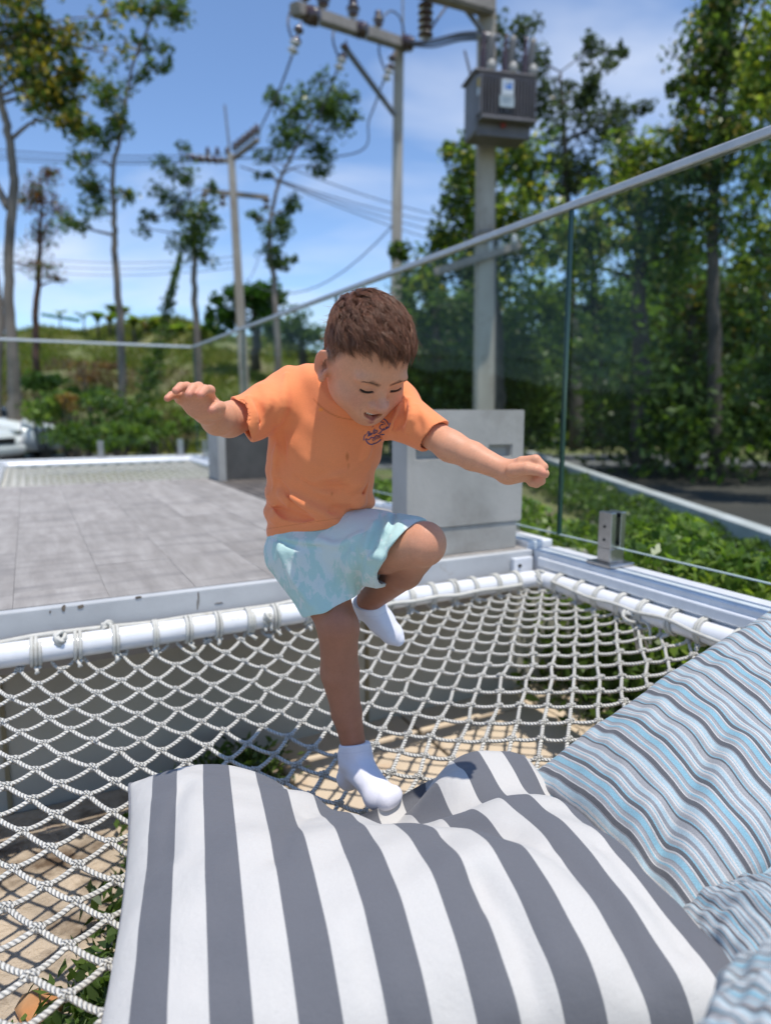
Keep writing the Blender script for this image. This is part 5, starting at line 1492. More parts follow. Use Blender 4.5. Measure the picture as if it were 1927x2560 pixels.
def big_disp(s, t, P, prof):
    q = P[..., :2]
    d = poly_dist(q, np.array(VAL)); k = 0.034 * np.exp(-(d / 0.055) ** 2)
    d2 = poly_dist(q, np.array(VAL2)); k += 0.012 * np.exp(-(d2 / 0.020) ** 2)
    d3 = poly_dist(q, np.array(VAL3)); k += 0.016 * np.exp(-(d3 / 0.024) ** 2)
    d4 = poly_dist(q, np.array(VAL4)); k += 0.012 * np.exp(-(d4 / 0.018) ** 2)
    for vx in VALX: k += 0.0065 * np.exp(-(poly_dist(q, np.array(vx)) / 0.016) ** 2)
    cc = np.array(tuple(atZ(980, 2075, -0.2))[:2]); k += 0.088 * np.exp(-(np.linalg.norm((q - cc) / np.array([0.19, 0.15]), axis=-1)) ** 2)
    df = np.linalg.norm(q - np.array([FOOT.x, FOOT.y]), axis=-1); k += 0.030 * np.exp(-(df / 0.075) ** 2)
    P = P.copy()
    P[..., 2] -= k * np.clip(prof * 3.5, 0, 1)
    w = np.exp(-(df / 0.095) ** 2.6)                       # pressed flat under the foot
    P[..., 2] = P[..., 2] * (1 - w) + np.minimum(P[..., 2], FOOT.z - 0.030) * w
    P[..., 2] = np.maximum(P[..., 2], net_z(q @ u2, q @ v2) + 0.010)
    # soft radiating creases from the pressed spot
    ang = np.arctan2(q[..., 1] - FOOT.y, q[..., 0] - FOOT.x)
    P[..., 2] += 0.0055 * np.sin(ang * 8 + 1.0 + 2 * np.sin(ang * 3)) * np.exp(-((df - 0.16) / 0.10) ** 2) * np.clip(prof * 4, 0, 1)
    return P
def big_shift(s, t):
    w = np.exp(-((s - 0.06) / 0.40) ** 2) * np.clip((t + 0.1) / 1.1, 0, 1) ** 2
    return np.stack([0 * w, -0.060 * w, -0.050 * w], -1)
big, bigtop, _, _ = cushion('floor_cushion', 'big floor cushion with broad grey and white stripes under the boy\'s foot', NLc, NRc, FRc, FLc, 0.140, M_big, M_pip, big_disp, pinch=0.05, seed=3, wr=0.0022, power=0.44, shift=big_shift)
L_ = atZ(1316, 1948, -0.20); T_ = atY(1950, 1512, 1.42); B_ = atZ(1735, 2350, -0.19); R_ = atY(2330, 1850, 1.02)
def blue_disp(s, t, P, prof):
    P = P.copy()
    n_ = np.array([-0.25, -0.35, 0.9])
    w = 0.0028 * np.sin(s * 8 + 2.0 * np.sin(t * 2.2 + .5)) * np.clip(prof * 2.5, 0, 1) + 0.0028 * np.sin(s * 15 - t * 3 + 1) * np.clip(prof * 2, 0, 1)
    # deep crease near the lower right
    d = np.abs((s - 0.35) * 0.8 + (t + 0.55) * 0.35); w -= 0.030 * np.exp(-(d / 0.10) ** 2) * np.clip(prof * 2, 0, 1) * np.clip(-t + .35, 0, 1)
    return P + n_ * w[..., None]
cushion('floor_cushion', 'large cushion with fine blue, grey and white stripes leaning on the side tube', L_, B_, R_, T_, 0.090, M_bluestr, M_pipb, blue_disp, pinch=0.04, seed=5, wr=0.0013, power=0.5, low=0.5)
a_ = [atZ(1625, 2300, -0.21), atZ(1960, 2720, -0.20), atZ(2420, 2480, -0.12), atZ(1990, 2190, -0.16)]
cushion('floor_cushion', 'blue striped cushion wedged under the leaning one, only its corner showing', a_[0], a_[1], a_[2], a_[3], 0.075, M_bluestr, M_pipb, None, seed=6, wr=0.003)
a_ = [atZ(1660, 2700, -0.03), atZ(2100, 2900, 0.0), atZ(2330, 2450, -0.01), atZ(1890, 2415, -0.05)]
cushion('floor_cushion', 'blue striped cushion overlapping the near corner of the grey and white one', a_[0], a_[1], a_[2], a_[3], 0.06, M_bluestr, M_pipb, None, seed=8, wr=0.003)
# ================================================================ THE BOY
# Bodies and clothes are closed surfaces polygonised from smooth distance fields (surface nets).
def J(px, py, y): return np.array(atY(px, py, y))
class Field:
    """ordered list of shapes; op: 'u' smooth union, 's' smooth subtraction, 'i' intersection"""
    def __init__(self): self.ops = []
    def add(self, fn, op='u', k=0.01): self.ops.append((fn, op, k)); return self
    def eval(self, P, use=None):
        d = np.full(len(P), 1e3)
        first = True
        for n, (fn, op, k) in enumerate(self.ops):
            if use is not None and not use[n]: continue
            e = fn(P)
            if op == 'u':
                if k > 0:
                    h = np.clip(k - np.abs(d - e), 0, None) / k
                    d = np.minimum(d, e) - h * h * k * 0.25
                else: d = np.minimum(d, e)
            elif op == 's':
                h = np.clip(k - np.abs(d + e), 0, None) / max(k, 1e-6)
                d = np.maximum(d, -e) + h * h * k * 0.25
            elif op == 'i':
                h = np.clip(k - np.abs(d - e), 0, None) / max(k, 1e-6)
                d = np.maximum(d, e) + h * h * k * 0.25
            elif op == 'd': d = d + e          # displacement
        return d
def cone(a, b, ra, rb):
    a = np.asarray(a, float); b = np.asarray(b, float); ab = b - a; L2 = ab @ ab
    def f(P):
        q = np.clip(((P - a) @ ab) / L2, 0, 1)
        return np.linalg.norm(P - a - q[:, None] * ab, axis=1) - (ra + (rb - ra) * q)
    return f
def chain(pts, rads):
    fs = [cone(pts[i_], pts[i_ + 1], rads[i_], rads[i_ + 1]) for i_ in range(len(pts) - 1)]
    def f(P):
        d = fs[0](P)
        for g in fs[1:]: d = np.minimum(d, g(P))
        return d
    return f
def schain(pts, rads, k):
    k = k * 0.3
    fs = [cone(pts[i_], pts[i_ + 1], rads[i_], rads[i_ + 1]) for i_ in range(len(pts) - 1)]
    def f(P):
        d = fs[0](P)
        for g in fs[1:]:
            e = g(P); h = np.clip(k - np.abs(d - e), 0, None) / k
            d = np.minimum(d, e) - h * h * k * 0.25
        return d
    return f
def ellip(c, r, M=None):
    c = np.asarray(c, float); r = np.asarray(r, float)
    def f(P):
        q = P - c
        if M is not None: q = q @ M          # columns of M are the local axes
        k0 = np.linalg.norm(q / r, axis=1); k1 = np.linalg.norm(q / (r * r), axis=1)
        return k0 * (k0 - 1) / np.maximum(k1, 1e-9)
    return f
def plane(p0, n):
    p0 = np.asarray(p0, float); n = np.asarray(n, float); n = n / np.linalg.norm(n)
    return lambda P: (P - p0) @ n
def fmax(*fs):
    def f(P):
        d = fs[0](P)
        for g in fs[1:]: d = np.maximum(d, g(P))
        return d
    return f
def squash(f, c, axis, s):
    """flatten a field along a direction about c (s>1 makes it thinner)"""
    c = np.asarray(c, float); axis = np.asarray(axis, float); axis = axis / np.linalg.norm(axis)
    def g(P):
        q = P - c
        return f(P + np.outer(q @ axis, axis) * (s - 1)) / (0.5 + 0.5 * s)
    return g
def polygonise(field, lo, hi, h, B=20, smooth_it=1):
    lo = np.asarray(lo, float); hi = np.asarray(hi, float)
    nb = np.ceil((hi - lo) / (h * B)).astype(int)
    bi = np.stack(np.meshgrid(*[np.arange(n) for n in nb], indexing='ij'), -1).reshape(-1, 3)
    cen = lo + (bi + 0.5) * B * h
    rad = B * h * 0.5 * math.sqrt(3)
    per = []
    d = np.abs(field.eval(cen))
    act = d < rad * 1.5 + 0.012
    bi = bi[act]; cen = cen[act]
    for fn, op, k in field.ops:
        if op in ('u', 's'): per.append(fn(cen) < rad * 1.6 + k * 1.5 + 0.012)
        else: per.append(np.ones(len(cen), bool))
    per = np.stack(per, 1) if len(cen) else np.zeros((0, 0), bool)
    g = np.arange(-1, B + 1)
    GI = np.stack(np.meshgrid(g, g, g, indexing='ij'), -1).reshape(-1, 3)
    N = B + 2
    keys = []; pos = []; quads = []
    mult = np.array([1, 4096, 4096 * 4096], np.int64)
    for n in range(len(bi)):
        org_ = bi[n] * B
        P = lo + (GI + org_) * h
        D = field.eval(P, per[n]).reshape(N, N, N)
        neg = D < 0
        if neg.all() or not neg.any(): continue
        # cell vertices
        acc = np.zeros((N - 1, N - 1, N - 1, 3)); cnt = np.zeros((N - 1, N - 1, N - 1))
        for ax in range(3):
            sl0 = [slice(None)] * 3; sl1 = [slice(None)] * 3
            sl0[ax] = slice(0, -1); sl1[ax] = slice(1, None)
            a = D[tuple(sl0)]; b = D[tuple(sl1)]
            cr_ = (a < 0) != (b < 0)
            t = np.where(cr_, a / np.where(cr_, a - b, 1), 0)
            o1, o2 = [q for q in range(3) if q != ax]
            for s1 in (0, 1):
                for s2 in (0, 1):
                    idx = [slice(None)] * 3
                    idx[o1] = slice(s1, N - 1 + s1); idx[o2] = slice(s2, N - 1 + s2)
                    c = cr_[tuple(idx)]; tt_ = t[tuple(idx)]
                    cnt += c
                    acc[..., ax] += np.where(c, tt_, 0)
                    acc[..., o1] += c * s1; acc[..., o2] += c * s2
        m = cnt > 0
        ijk = np.argwhere(m)
        vp = acc[m] / cnt[m][:, None]
        gk = ijk - 1 + org_ + 8
        keys.append(gk @ mult); pos.append(lo + (ijk - 1 + org_ + vp) * h)
        for ax in range(3):
            o1, o2 = [q for q in range(3) if q != ax]
            sl0 = [slice(1, N - 1)] * 3
            sl1 = [slice(1, N - 1)] * 3; sl1[ax] = slice(2, N)
            a = neg[tuple(sl0)]; b = neg[tuple(sl1)]
            e = np.argwhere(a != b)
            if len(e) == 0: continue
            flip = a[a != b]
            e = e + 1                                  # sample index in block (0..N-1)
            c00 = e.copy(); c10 = e.copy(); c10[:, o1] -= 1; c01 = e.copy(); c01[:, o2] -= 1; c11 = e.copy(); c11[:, o1] -= 1; c11[:, o2] -= 1
            q = np.stack([(c - 1 + org_ + 8) @ mult for c in (c00, c10, c11, c01)], 1)
            if ax == 1: flip = ~flip
            q = np.where(flip[:, None], q, q[:, ::-1])
            quads.append(q)
    keys = np.concatenate(keys); pos = np.concatenate(pos); quads = np.concatenate(quads)
    uk, first = np.unique(keys, return_index=True)
    V = pos[first]
    ok = np.isin(quads, uk).all(1); quads = quads[ok]
    F = np.searchsorted(uk, quads)
    F = np.unique(F, axis=0) if False else F
    for _ in range(smooth_it):
        acc = np.zeros_like(V); cnt = np.zeros(len(V))
        for a, b in ((0, 1), (1, 2), (2, 3), (3, 0)):
            np.add.at(acc, F[:, a], V[F[:, b]]); np.add.at(acc, F[:, b], V[F[:, a]])
            np.add.at(cnt, F[:, a], 1); np.add.at(cnt, F[:, b], 1)
        V = V * 0.5 + 0.5 * acc / np.maximum(cnt, 1)[:, None]
    return V, F
def hits(field, pts, y0=0.95, y1=1.36, it=45):
    """first surface points along sight lines; returns points and a validity mask"""
    D = np.array([list(ray(px, py)) for px, py in pts]); D /= D[:, 1:2]
    o = np.array([0, 0, EYE]); t = np.full(len(D), y0); live = np.ones(len(D), bool)
    for _ in range(it):
        v = field.eval(o + D[live] * t[live][:, None])
        t[live] += np.where(v > 0.0003, np.maximum(v * 0.75, 0.0004), 0)
        idx = np.where(live)[0]
        live[idx[(v <= 0.0003) | (t[idx] > y1)]] = False
        if not live.any(): break
    return o + D * t[:, None], t < y1, D / np.linalg.norm(D, axis=1)[:, None]
def hit(field, px, py): return hits(field, [(px, py)])[0][0]

# ---------------------------------------------------------------- head frame
HC = J(918, 876, 1.105)                        # centre of the cranium
def rot(axis, a): return np.array(Matrix.Rotation(a, 3, axis))
HR = rot('Y', R(-3)) @ rot('Z', R(27)) @ rot('X', R(41)) @ np.diag([1.0, -1.0, 1.0])
# columns: child's left, face direction, up
HS = 0.955
def hl(p): return HC + HR @ (np.asarray(p, float) * HS)       # head-local to world
def tolocal(P): return ((P - HC) @ HR) / HS
def inhead(f): return lambda P: f(tolocal(P)) * HS

NECK = J(868, 985, 1.185)
body = Field()
# torso (hidden by the clothes)
body.add(chain([J(795, 1370, 1.26), J(808, 1200, 1.245), J(845, 1060, 1.220)], [0.060, 0.060, 0.058]))
body.add(chain([J(730, 985, 1.21), J(960, 1008, 1.185)], [0.04, 0.04]), k=0.03)
# head
HO = []
def hadd(f, op='u', k=0.01): body.add(inhead(f), op, k); HO.append((f, op, k))
hadd(ellip((0, -0.004, 0.005), (0.0670, 0.086, 0.081)), k=0.0)
hadd(ellip((0, 0.020, -0.043), (0.0525, 0.057, 0.062)), k=0.03)
hadd(ellip((0, 0.053, -0.087), (0.024, 0.026, 0.020)), k=0.026)
for s in (-1, 1):
    hadd(ellip((s * 0.0320, 0.049, -0.050), (0.0235, 0.0245, 0.0225)), k=0.018)
    hadd(ellip((s * 0.035, 0.012, -0.068), (0.015, 0.028, 0.018)), k=0.025)       # jaw
    hadd(ellip((s * 0.024, 0.0705, -0.003), (0.020, 0.010, 0.007)), k=0.014)     # brow
body.add(chain([hl((0, -0.022, -0.050)), NECK + np.array([0, 0.012, -0.03])], [0.040, 0.038]), k=0.018)
for s in (-1, 1):
    hadd(ellip((s * 0.0262, 0.0940, -0.0150), (0.0165, 0.0125, 0.0085)), 's', 0.012)   # socket
    hadd(ellip((s * 0.0252, 0.0665, -0.0165), (0.0140, 0.0130, 0.0108)), k=0.004)      # lid and ball
# nose
hadd(chain([(0, 0.0735, -0.009), (0, 0.0850, -0.033), (0, 0.0950, -0.0440)], [0.0058, 0.0074, 0.0102]), k=0.008)
for s in (-1, 1): hadd(ellip((s * 0.0108, 0.0850, -0.0475), (0.0070, 0.0082, 0.0062)), k=0.005)
for s in (-1, 1): hadd(ellip((s * 0.0053, 0.0915, -0.0540), (0.0030, 0.0040, 0.0026)), 's', 0.003)
# mouth: muzzle, parted smiling lips
hadd(ellip((0, 0.061, -0.068), (0.027, 0.022, 0.020)), k=0.022)
DZ = 0.0072
MX = -0.0045
UL = [(MX - 0.0192, 0.0700, -0.0645 + DZ), (MX - 0.0125, 0.0790, -0.0680 + DZ), (MX - 0.0034, 0.0840, -0.0688 + DZ), (MX + 0.0034, 0.0840, -0.0688 + DZ), (MX + 0.0125, 0.0790, -0.0680 + DZ), (MX + 0.0192, 0.0700, -0.0645 + DZ)]
LL = [(MX - 0.0185, 0.0695, -0.0660 + DZ), (MX - 0.0125, 0.0768, -0.0830 + DZ), (MX, 0.0820, -0.0882 + DZ), (MX + 0.0125, 0.0768, -0.0830 + DZ), (MX + 0.0185, 0.0695, -0.0660 + DZ)]
MO = [(MX - 0.0168, 0.0760, -0.0672 + DZ), (MX - 0.0105, 0.0825, -0.0752 + DZ), (MX, 0.0855, -0.0780 + DZ), (MX + 0.0105, 0.0825, -0.0752 + DZ), (MX + 0.0168, 0.0760, -0.0672 + DZ)]
hadd(chain(LL, [0.0012, 0.0032, 0.0040, 0.0032, 0.0012]), k=0.006)
hadd(chain(UL, [0.0012, 0.0024, 0.0028, 0.0028, 0.0024, 0.0012]), k=0.005)
hadd(chain(MO, [0.0012, 0.0052, 0.0068, 0.0052, 0.0012]), 's', 0.0015)
hadd(chain([(-0.0165, 0.0730, -0.0690 + DZ), (0, 0.0770, -0.0775 + DZ), (0.0165, 0.0730, -0.0690 + DZ)], [0.0018, 0.0056, 0.0018]), 's', 0.0015)
# ears
def ear(s):
    a = R(24)
    M = np.array([[math.cos(a), s * math.sin(a), 0], [-s * math.sin(a), math.cos(a), 0], [0, 0, 1.0]]).T
    tilt = np.array(Matrix.Rotation(R(-12), 3, 'X'))
    M = M @ tilt
    c = np.array((s * 0.0700, -0.004, -0.030))
    hadd(ellip(c, (0.0062, 0.0175, 0.0275), M), k=0.006)
    hadd(ellip(c + np.array((s * 0.0078, 0.0055, 0.0010)), (0.0092, 0.0112, 0.0185), M), 's', 0.003)
    hadd(chain([c + np.array((s * 0.002, 0.007, 0.008)), c + np.array((s * 0.0035, -0.003, 0.010)), c + np.array((s * 0.0035, -0.006, -0.004))], [0.0008, 0.0014, 0.0010]), k=0.003)
    no = s * M[:, 0]; fwd_ = M[:, 1]; up_ = M[:, 2]
    hx = [(0.011, 0.013), (0.006, 0.022), (-0.004, 0.0255), (-0.0125, 0.019), (-0.0160, 0.006), (-0.0140, -0.008), (-0.0075, -0.0195)]
    hadd(chain([c + no * 0.0030 + fwd_ * p_ + up_ * q_ for p_, q_ in hx], [0.0018, 0.0027, 0.0031, 0.0031, 0.0029, 0.0026, 0.0022]), k=0.003)
    hadd(ellip(c + no * 0.004 + fwd_ * 0.004 - up_ * 0.003, (0.0075, 0.0065, 0.0085), M), 's', 0.003)
    hadd(ellip(c + np.array((s * 0.0005, 0.0135, -0.006)), (0.004, 0.004, 0.006)), k=0.004)       # tragus
    hadd(ellip(c + np.array((s * 0.001, 0.006, -0.0225)), (0.0058, 0.0075, 0.0075)), k=0.005)     # lobe
ear(-1); ear(1)
# ---- right arm (towards the camera, palm showing)
SR, ER, WR = J(715, 988, 1.205), J(572, 1050, 1.125), J(522, 1031, 1.045)
body.add(schain([SR, J(640, 1020, 1.165), ER], [0.034, 0.030, 0.0265], 0.02), k=0.025)
body.add(schain([ER, J(545, 1046, 1.085), WR], [0.0270, 0.0265, 0.0195], 0.02), k=0.012)
# palm
PB = {'index': J(523, 994, 1.006), 'middle': J(500, 984, 1.004), 'ring': J(474, 984, 1.008), 'pinky': J(452, 996, 1.018)}
for n_, q in PB.items():
    body.add(cone(WR + (q - WR) * 0.15 + np.array([0, -0.006, 0]), q, 0.0125, 0.0085), k=0.014)
body.add(ellip(J(499, 1016, 1.016), (0.021, 0.011, 0.017)), k=0.012)
body.add(ellip(J(538, 1024, 1.018), (0.0125, 0.012, 0.014)), k=0.012)          # ball of the thumb
def finger(pts, rads, k=0.005, kk=0.006): body.add(schain(pts, rads, kk), k=k)
finger([PB['index'], J(525, 976, 0.990), J(513, 974, 0.972), J(501, 987, 0.958)], [0.0082, 0.0076, 0.0069, 0.0057])
finger([PB['middle'], J(497, 968, 0.986), J(483, 970, 0.966), J(472, 986, 0.952)], [0.0082, 0.0078, 0.0070, 0.0057])
finger([PB['ring'], J(468, 967, 0.992), J(453, 967, 0.975), J(440, 977, 0.962)], [0.0078, 0.0072, 0.0066, 0.0055])
finger([PB['pinky'], J(441, 987, 1.004), J(430, 988, 0.992), J(419, 996, 0.984)], [0.0070, 0.0064, 0.0058, 0.0050])
finger([J(545, 1030, 1.02), J(549, 1018, 1.004), J(541, 1018, 0.990), J(529, 1025, 0.982)], [0.0105, 0.0090, 0.0078, 0.0062])
# ---- left arm, closed hand
SL, EL, WL = J(975, 1005, 1.180), J(1125, 1115, 1.085), J(1270, 1180, 1.035)
body.add(schain([SL, J(1055, 1068, 1.13), EL], [0.032, 0.0255, 0.0235], 0.02), k=0.025)
body.add(schain([EL, J(1180, 1140, 1.065), WL], [0.0235, 0.0222, 0.0155], 0.02), k=0.012)
body.add(cone(WL, J(1308, 1166, 1.018), 0.0165, 0.0155), k=0.010)
body.add(cone(WL + np.array([0, .004, -.002]), J(1312, 1184, 1.022), 0.0145, 0.0125), k=0.010)
finger([J(1303, 1155, 1.010), J(1338, 1150, 0.998), J(1357, 1168, 0.994), J(1346, 1180, 1.000)], [0.0085, 0.0080, 0.0072, 0.0060])
finger([J(1310, 1165, 1.028), J(1346, 1162, 1.012), J(1360, 1184, 1.008), J(1346, 1194, 1.012)], [0.0085, 0.0080, 0.0070, 0.0060])
finger([J(1308, 1178, 1.034), J(1344, 1182, 1.024), J(1352, 1202, 1.018), J(1337, 1206, 1.016)], [0.0080, 0.0074, 0.0066, 0.0056])
finger([J(1300, 1190, 1.036), J(1330, 1196, 1.030), J(1340, 1210, 1.024), J(1326, 1208, 1.018)], [0.0072, 0.0066, 0.0060, 0.0052])
finger([J(1282, 1176, 1.010), J(1316, 1172, 0.992), J(1340, 1176, 0.984), J(1357, 1183, 0.982)], [0.0105, 0.0088, 0.0076, 0.0060])
# ---- standing leg
HPR = J(782, 1400, 1.25)
KR, AR = J(846, 1570, 1.185), J(884, 1862, 1.240)
body.add(schain([HPR, J(820, 1500, 1.205), KR, J(849, 1680, 1.208), J(866, 1780, 1.225), AR], [0.056, 0.0395, 0.0365, 0.0335, 0.0280, 0.0235], 0.03), k=0.02)
body.add(ellip(J(852, 1556, 1.160), (0.019, 0.014, 0.021)), k=0.022)        # knee cap
body.add(ellip(J(850, 1665, 1.232), (0.026, 0.022, 0.045)), k=0.03)         # calf
body.add(schain([AR, J(900, 1925, 1.215), J(948, 1990, 1.160), J(966, 2002, 1.143)], [0.014, 0.013, 0.012, 0.008], 0.02), k=0.004)
body.add(cone(AR, J(872, 1945, 1.262), 0.014, 0.013), k=0.004)
# ---- raised leg
HPL, KL, AL = J(868, 1372, 1.245), J(1058, 1362, 1.120), J(922, 1500, 1.285)
body.add(schain([HPL, J(965, 1372, 1.178), KL], [0.058, 0.043, 0.0375], 0.03), k=0.02)
body.add(ellip(J(1068, 1352, 1.108), (0.023, 0.020, 0.027)), k=0.02)
body.add(schain([KL + np.array([-.003, .012, -.008]), J(1010, 1428, 1.185), AL], [0.0335, 0.0315, 0.0240], 0.03), k=0.003)
body.add(schain([AL, J(948, 1548, 1.292), J(978, 1582, 1.288), J(996, 1600, 1.284)], [0.018, 0.018, 0.014, 0.008], 0.02), k=0.006)
body.add(cone(AL, J(905, 1520, 1.315), 0.016, 0.015), k=0.006)

bV, bF = polygonise(body, (-0.48, 0.90, -0.36), (0.36, 1.42, 0.74), 0.00165)
# ---- skin colours: warmer cheeks, lips, fingertips, knees; shade painted on eye sockets and legs
def blob(P, c, r_): return np.exp(-np.sum(((P - np.asarray(c)) / r_) ** 2, 1))
loc = tolocal(bV)
skin = np.tile(np.array([0.68, 0.330, 0.200]), (len(bV), 1))
def tint(w, c): 
    global skin
    skin = skin * (1 - w[:, None]) + np.array(c) * w[:, None]
onhead = (np.linalg.norm(loc, axis=1) < 0.13)
for s in (-1, 1):
    tint(0.45 * blob(loc, (s * 0.036, 0.070, -0.045), 0.018) * onhead, (0.60, 0.225, 0.165))
    tint(0.5 * blob(loc, (s * 0.074, -0.006, -0.030), 0.028) * onhead, (0.60, 0.22, 0.15))
tint(0.55 * blob(loc, (0, 0.098, -0.045), 0.012) * onhead, (0.60, 0.24, 0.18))
for s in (-1, 1): tint(0.35 * blob(loc, (s * 0.025, 0.078, -0.020), np.array([0.016, 0.02, 0.010])) * onhead, (0.46, 0.19, 0.13))  # eye sockets: shading put into the skin colour
lipd = np.minimum(chain(UL, [0.0012, 0.0026, 0.0030, 0.0030, 0.0026, 0.0012])(loc), chain(LL, [0.0014, 0.0042, 0.0050, 0.0042, 0.0014])(loc))
tint(np.clip(1.2 - lipd / 0.0016, 0, 1) * 0.95 * onhead * (loc[:, 1] > 0.06), (0.47, 0.145, 0.115))
cav = chain(MO, [0.0010, 0.0040, 0.0050, 0.0040, 0.0010])(loc)
tint(np.clip((0.0800 - loc[:, 1]) / 0.003, 0, 1) * (cav < 0.007) * onhead * (loc[:, 1] > 0.055) * (lipd > 0.0008), (0.08, 0.014, 0.014))
# eyebrows
for s in (-1, 1):
    bd = chain([(s * 0.0115, 0.080, -0.0075), (s * 0.024, 0.080, -0.0020), (s * 0.0385, 0.070, -0.0050)], [0.0022, 0.0026, 0.0012])(loc * np.array([1, 0.25, 1]) + np.array([0, 0.06, 0]))
    tint(np.clip(1 - bd / 0.0025, 0, 1) * 0.62 * onhead * (loc[:, 1] > 0.04), (0.13, 0.065, 0.04))
# short hair tint of the scalp
axl = np.abs(loc[:, 0])
line_ = np.where(loc[:, 1] > 0.044, 0.046, np.where(loc[:, 1] > 0.0, -0.012 + np.clip(loc[:, 1] - 0.008, 0, 1) * 1.6, -0.030))
tint(np.clip((loc[:, 2] - line_ + 0.020 * (loc[:, 1] < 0.044) + 0.004) / 0.026, 0, 1) * 0.85 * onhead * (axl < 0.0715), (0.17, 0.088, 0.058))
tips = [J(501, 988, .956), J(472, 987, .950), J(440, 978, .960), J(418, 997, .982), J(527, 1026, .98), J(1358, 1184, .98), J(1348, 1194, 1.01), J(1347, 1181, 1.0)]
for q in tips: tint(0.55 * blob(bV, q, 0.009), (0.66, 0.22, 0.17))
tint(0.30 * blob(bV, J(495, 1015, 1.0), 0.035), (0.62, 0.28, 0.20))
leg_shade = np.clip((0.24 - bV[:, 2]) / 0.06, 0, 1)
tint(0.85 * leg_shade, (0.31, 0.125, 0.072))                       # legs: deepened tan puts their shade into the skin colour
tint(0.30 * blob(bV, J(852, 1556, 1.145), 0.03), (0.36, 0.14, 0.095))
tint(0.35 * blob(bV, J(1085, 1352, 1.09), 0.035), (0.50, 0.20, 0.13))
skin *= (1 + 0.03 * np.random.default_rng(1).standard_normal((len(bV), 1)))
def skin_mat():
    m, nt, b = new_mat('skin')
    at = nt.nodes.new('ShaderNodeAttribute'); at.attribute_name = 'Col'
    n = noise(nt, 45, 4, 0.6)
    f = ramp(nt, n, 0.3, 0.7, (0.93,) * 3, (1.05,) * 3)
    nt.links.new(mixrgb(nt, 1.0, at.outputs['Color'], f, 'MULTIPLY'), b.inputs['Base Color'])
    b.inputs['Roughness'].default_value = 0.52
    b.inputs['Specular IOR Level'].default_value = 0.35
    b.inputs['Subsurface Weight'].default_value = 0.18
    b.inputs['Subsurface Radius'].default_value = (0.012, 0.005, 0.003)
    b.inputs['Subsurface Scale'].default_value = 1.0
    bump(nt, b, noise(nt, 900, 3, 0.6), 0.12, 0.0006)
    return m
boy = thing('person', 'small boy in an orange T-shirt and aqua shorts jumping with arms spread', 'person', FOOT)
M_skin = skin_mat()
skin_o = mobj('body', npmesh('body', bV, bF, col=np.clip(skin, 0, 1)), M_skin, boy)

# ---- eyes, lashes, teeth, nails
M_eyeb = smat('eye', (0.022, 0.012, 0.009), None, rough=0.4, spec=0.25)
M_lashm = smat('lash', (0.018, 0.010, 0.008), None, rough=0.6)
M_teeth = smat('teeth', (0.80, 0.77, 0.72), None, rough=0.25)
M_mouth = smat('mouth', (0.16, 0.025, 0.022), None, rough=0.5)
M_nail = smat('nail', (0.72, 0.42, 0.36), None, rough=0.3)
def hpath(pts, m=6): return np.array([hl(p) for p in smooth_path([np.array(p) for p in pts], m)])
def head_surface(x, z):
    """front surface of the face at local x, z"""
    y0, y1 = 0.04, 0.12
    p = np.array([hl((x, y, z)) for y in np.linspace(y1, y0, 81)])
    d = body.eval(p); k = np.argmax(d < 0)
    return np.linspace(y1, y0, 81)[k]
for s in (-1, 1):
    # lowered lid edge: a dark slit with lashes pointing down and out
    pts = []
    for x, z in ((0.0135, -0.0205), (0.018, -0.0228), (0.0250, -0.0240), (0.032, -0.0226), (0.0365, -0.0195)):
        pts.append((s * x, head_surface(s * x, z) - 0.0006, z))
    mobj('eye', tube_mesh('eye', hpath(pts), np.interp(np.linspace(0, 1, 25), [0, .3, .5, .8, 1], [.0006, .0025, .0031, .0025, .0006]), 8), M_eyeb, boy)
    lst = []
    sp_ = smooth_path([np.array(p) for p in pts], 8)
    for k in range(2, len(sp_)):
        p = sp_[k]; w = k / len(sp_)
        tip = p + np.array((s * (-0.001 + 0.0040 * w), 0.0024, -0.0022 - 0.0010 * w))
        mid = (p + tip) / 2 + np.array((0, 0.0008, -0.0012))
        lst.append((np.array([hl(q) for q in (p, mid, tip)]), np.array([0.00026, 0.0002, 0.00008])))
    mobj('eyelashes', tubes_mesh('eyelashes', lst, 4), M_lashm, boy)
    # lid crease above
    # brow hairs
    lst = []
    for k in range(70):
        w = random.random(); x = 0.0115 + 0.027 * w; z = -0.0075 + 0.0055 * math.sin(w * 2.2) + random.uniform(-.0018, .0018) * (1.1 - w * .6)
        y = head_surface(s * x, z)
        p = np.array((s * x, y, z)); e = p + np.array((s * 0.0045, -0.0006, 0.0012 - 0.0022 * w)); e[1] = head_surface(e[0], e[2]) + 0.0004
        lst.append((np.array([hl(p), hl((p + e) / 2 + np.array((0, 0.0004, 0))), hl(e)]), np.array([0.00022, 0.0002, 0.00008])))
    mobj('eyebrow', tubes_mesh('eyebrow', lst, 3), smat('brow_hair', (0.17, 0.09, 0.055), None, rough=0.6), boy)
th = []
for k in range(6):
    x = MX - 0.0095 + k * 0.0038
    y = 0.0828 - 27 * ((x - MX) ** 2)
    th.append((x, y))
bm = bmesh.new()
for x, y in th:
    add_box(bm, (x - 0.0018, y - 0.002, -0.0762 + DZ + abs(x - MX) * 0.12), (x + 0.0018, y, -0.0705 + DZ), None, 0.0006)
for q in bm.verts: q.co = Vector(hl(q.co))
mobj('teeth', bmmesh('teeth', bm, True), M_teeth, boy)
bm = bmesh.new()
bmesh.ops.create_uvsphere(bm, u_segments=16, v_segments=10, radius=1)
for q in bm.verts: q.co = Vector(hl((q.co.x * 0.0155, 0.0650 + q.co.y * 0.0055, -0.0755 + DZ + q.co.z * 0.0065)))
mobj('mouth_inside', bmmesh('mouth_inside', bm, True), M_mouth, boy)

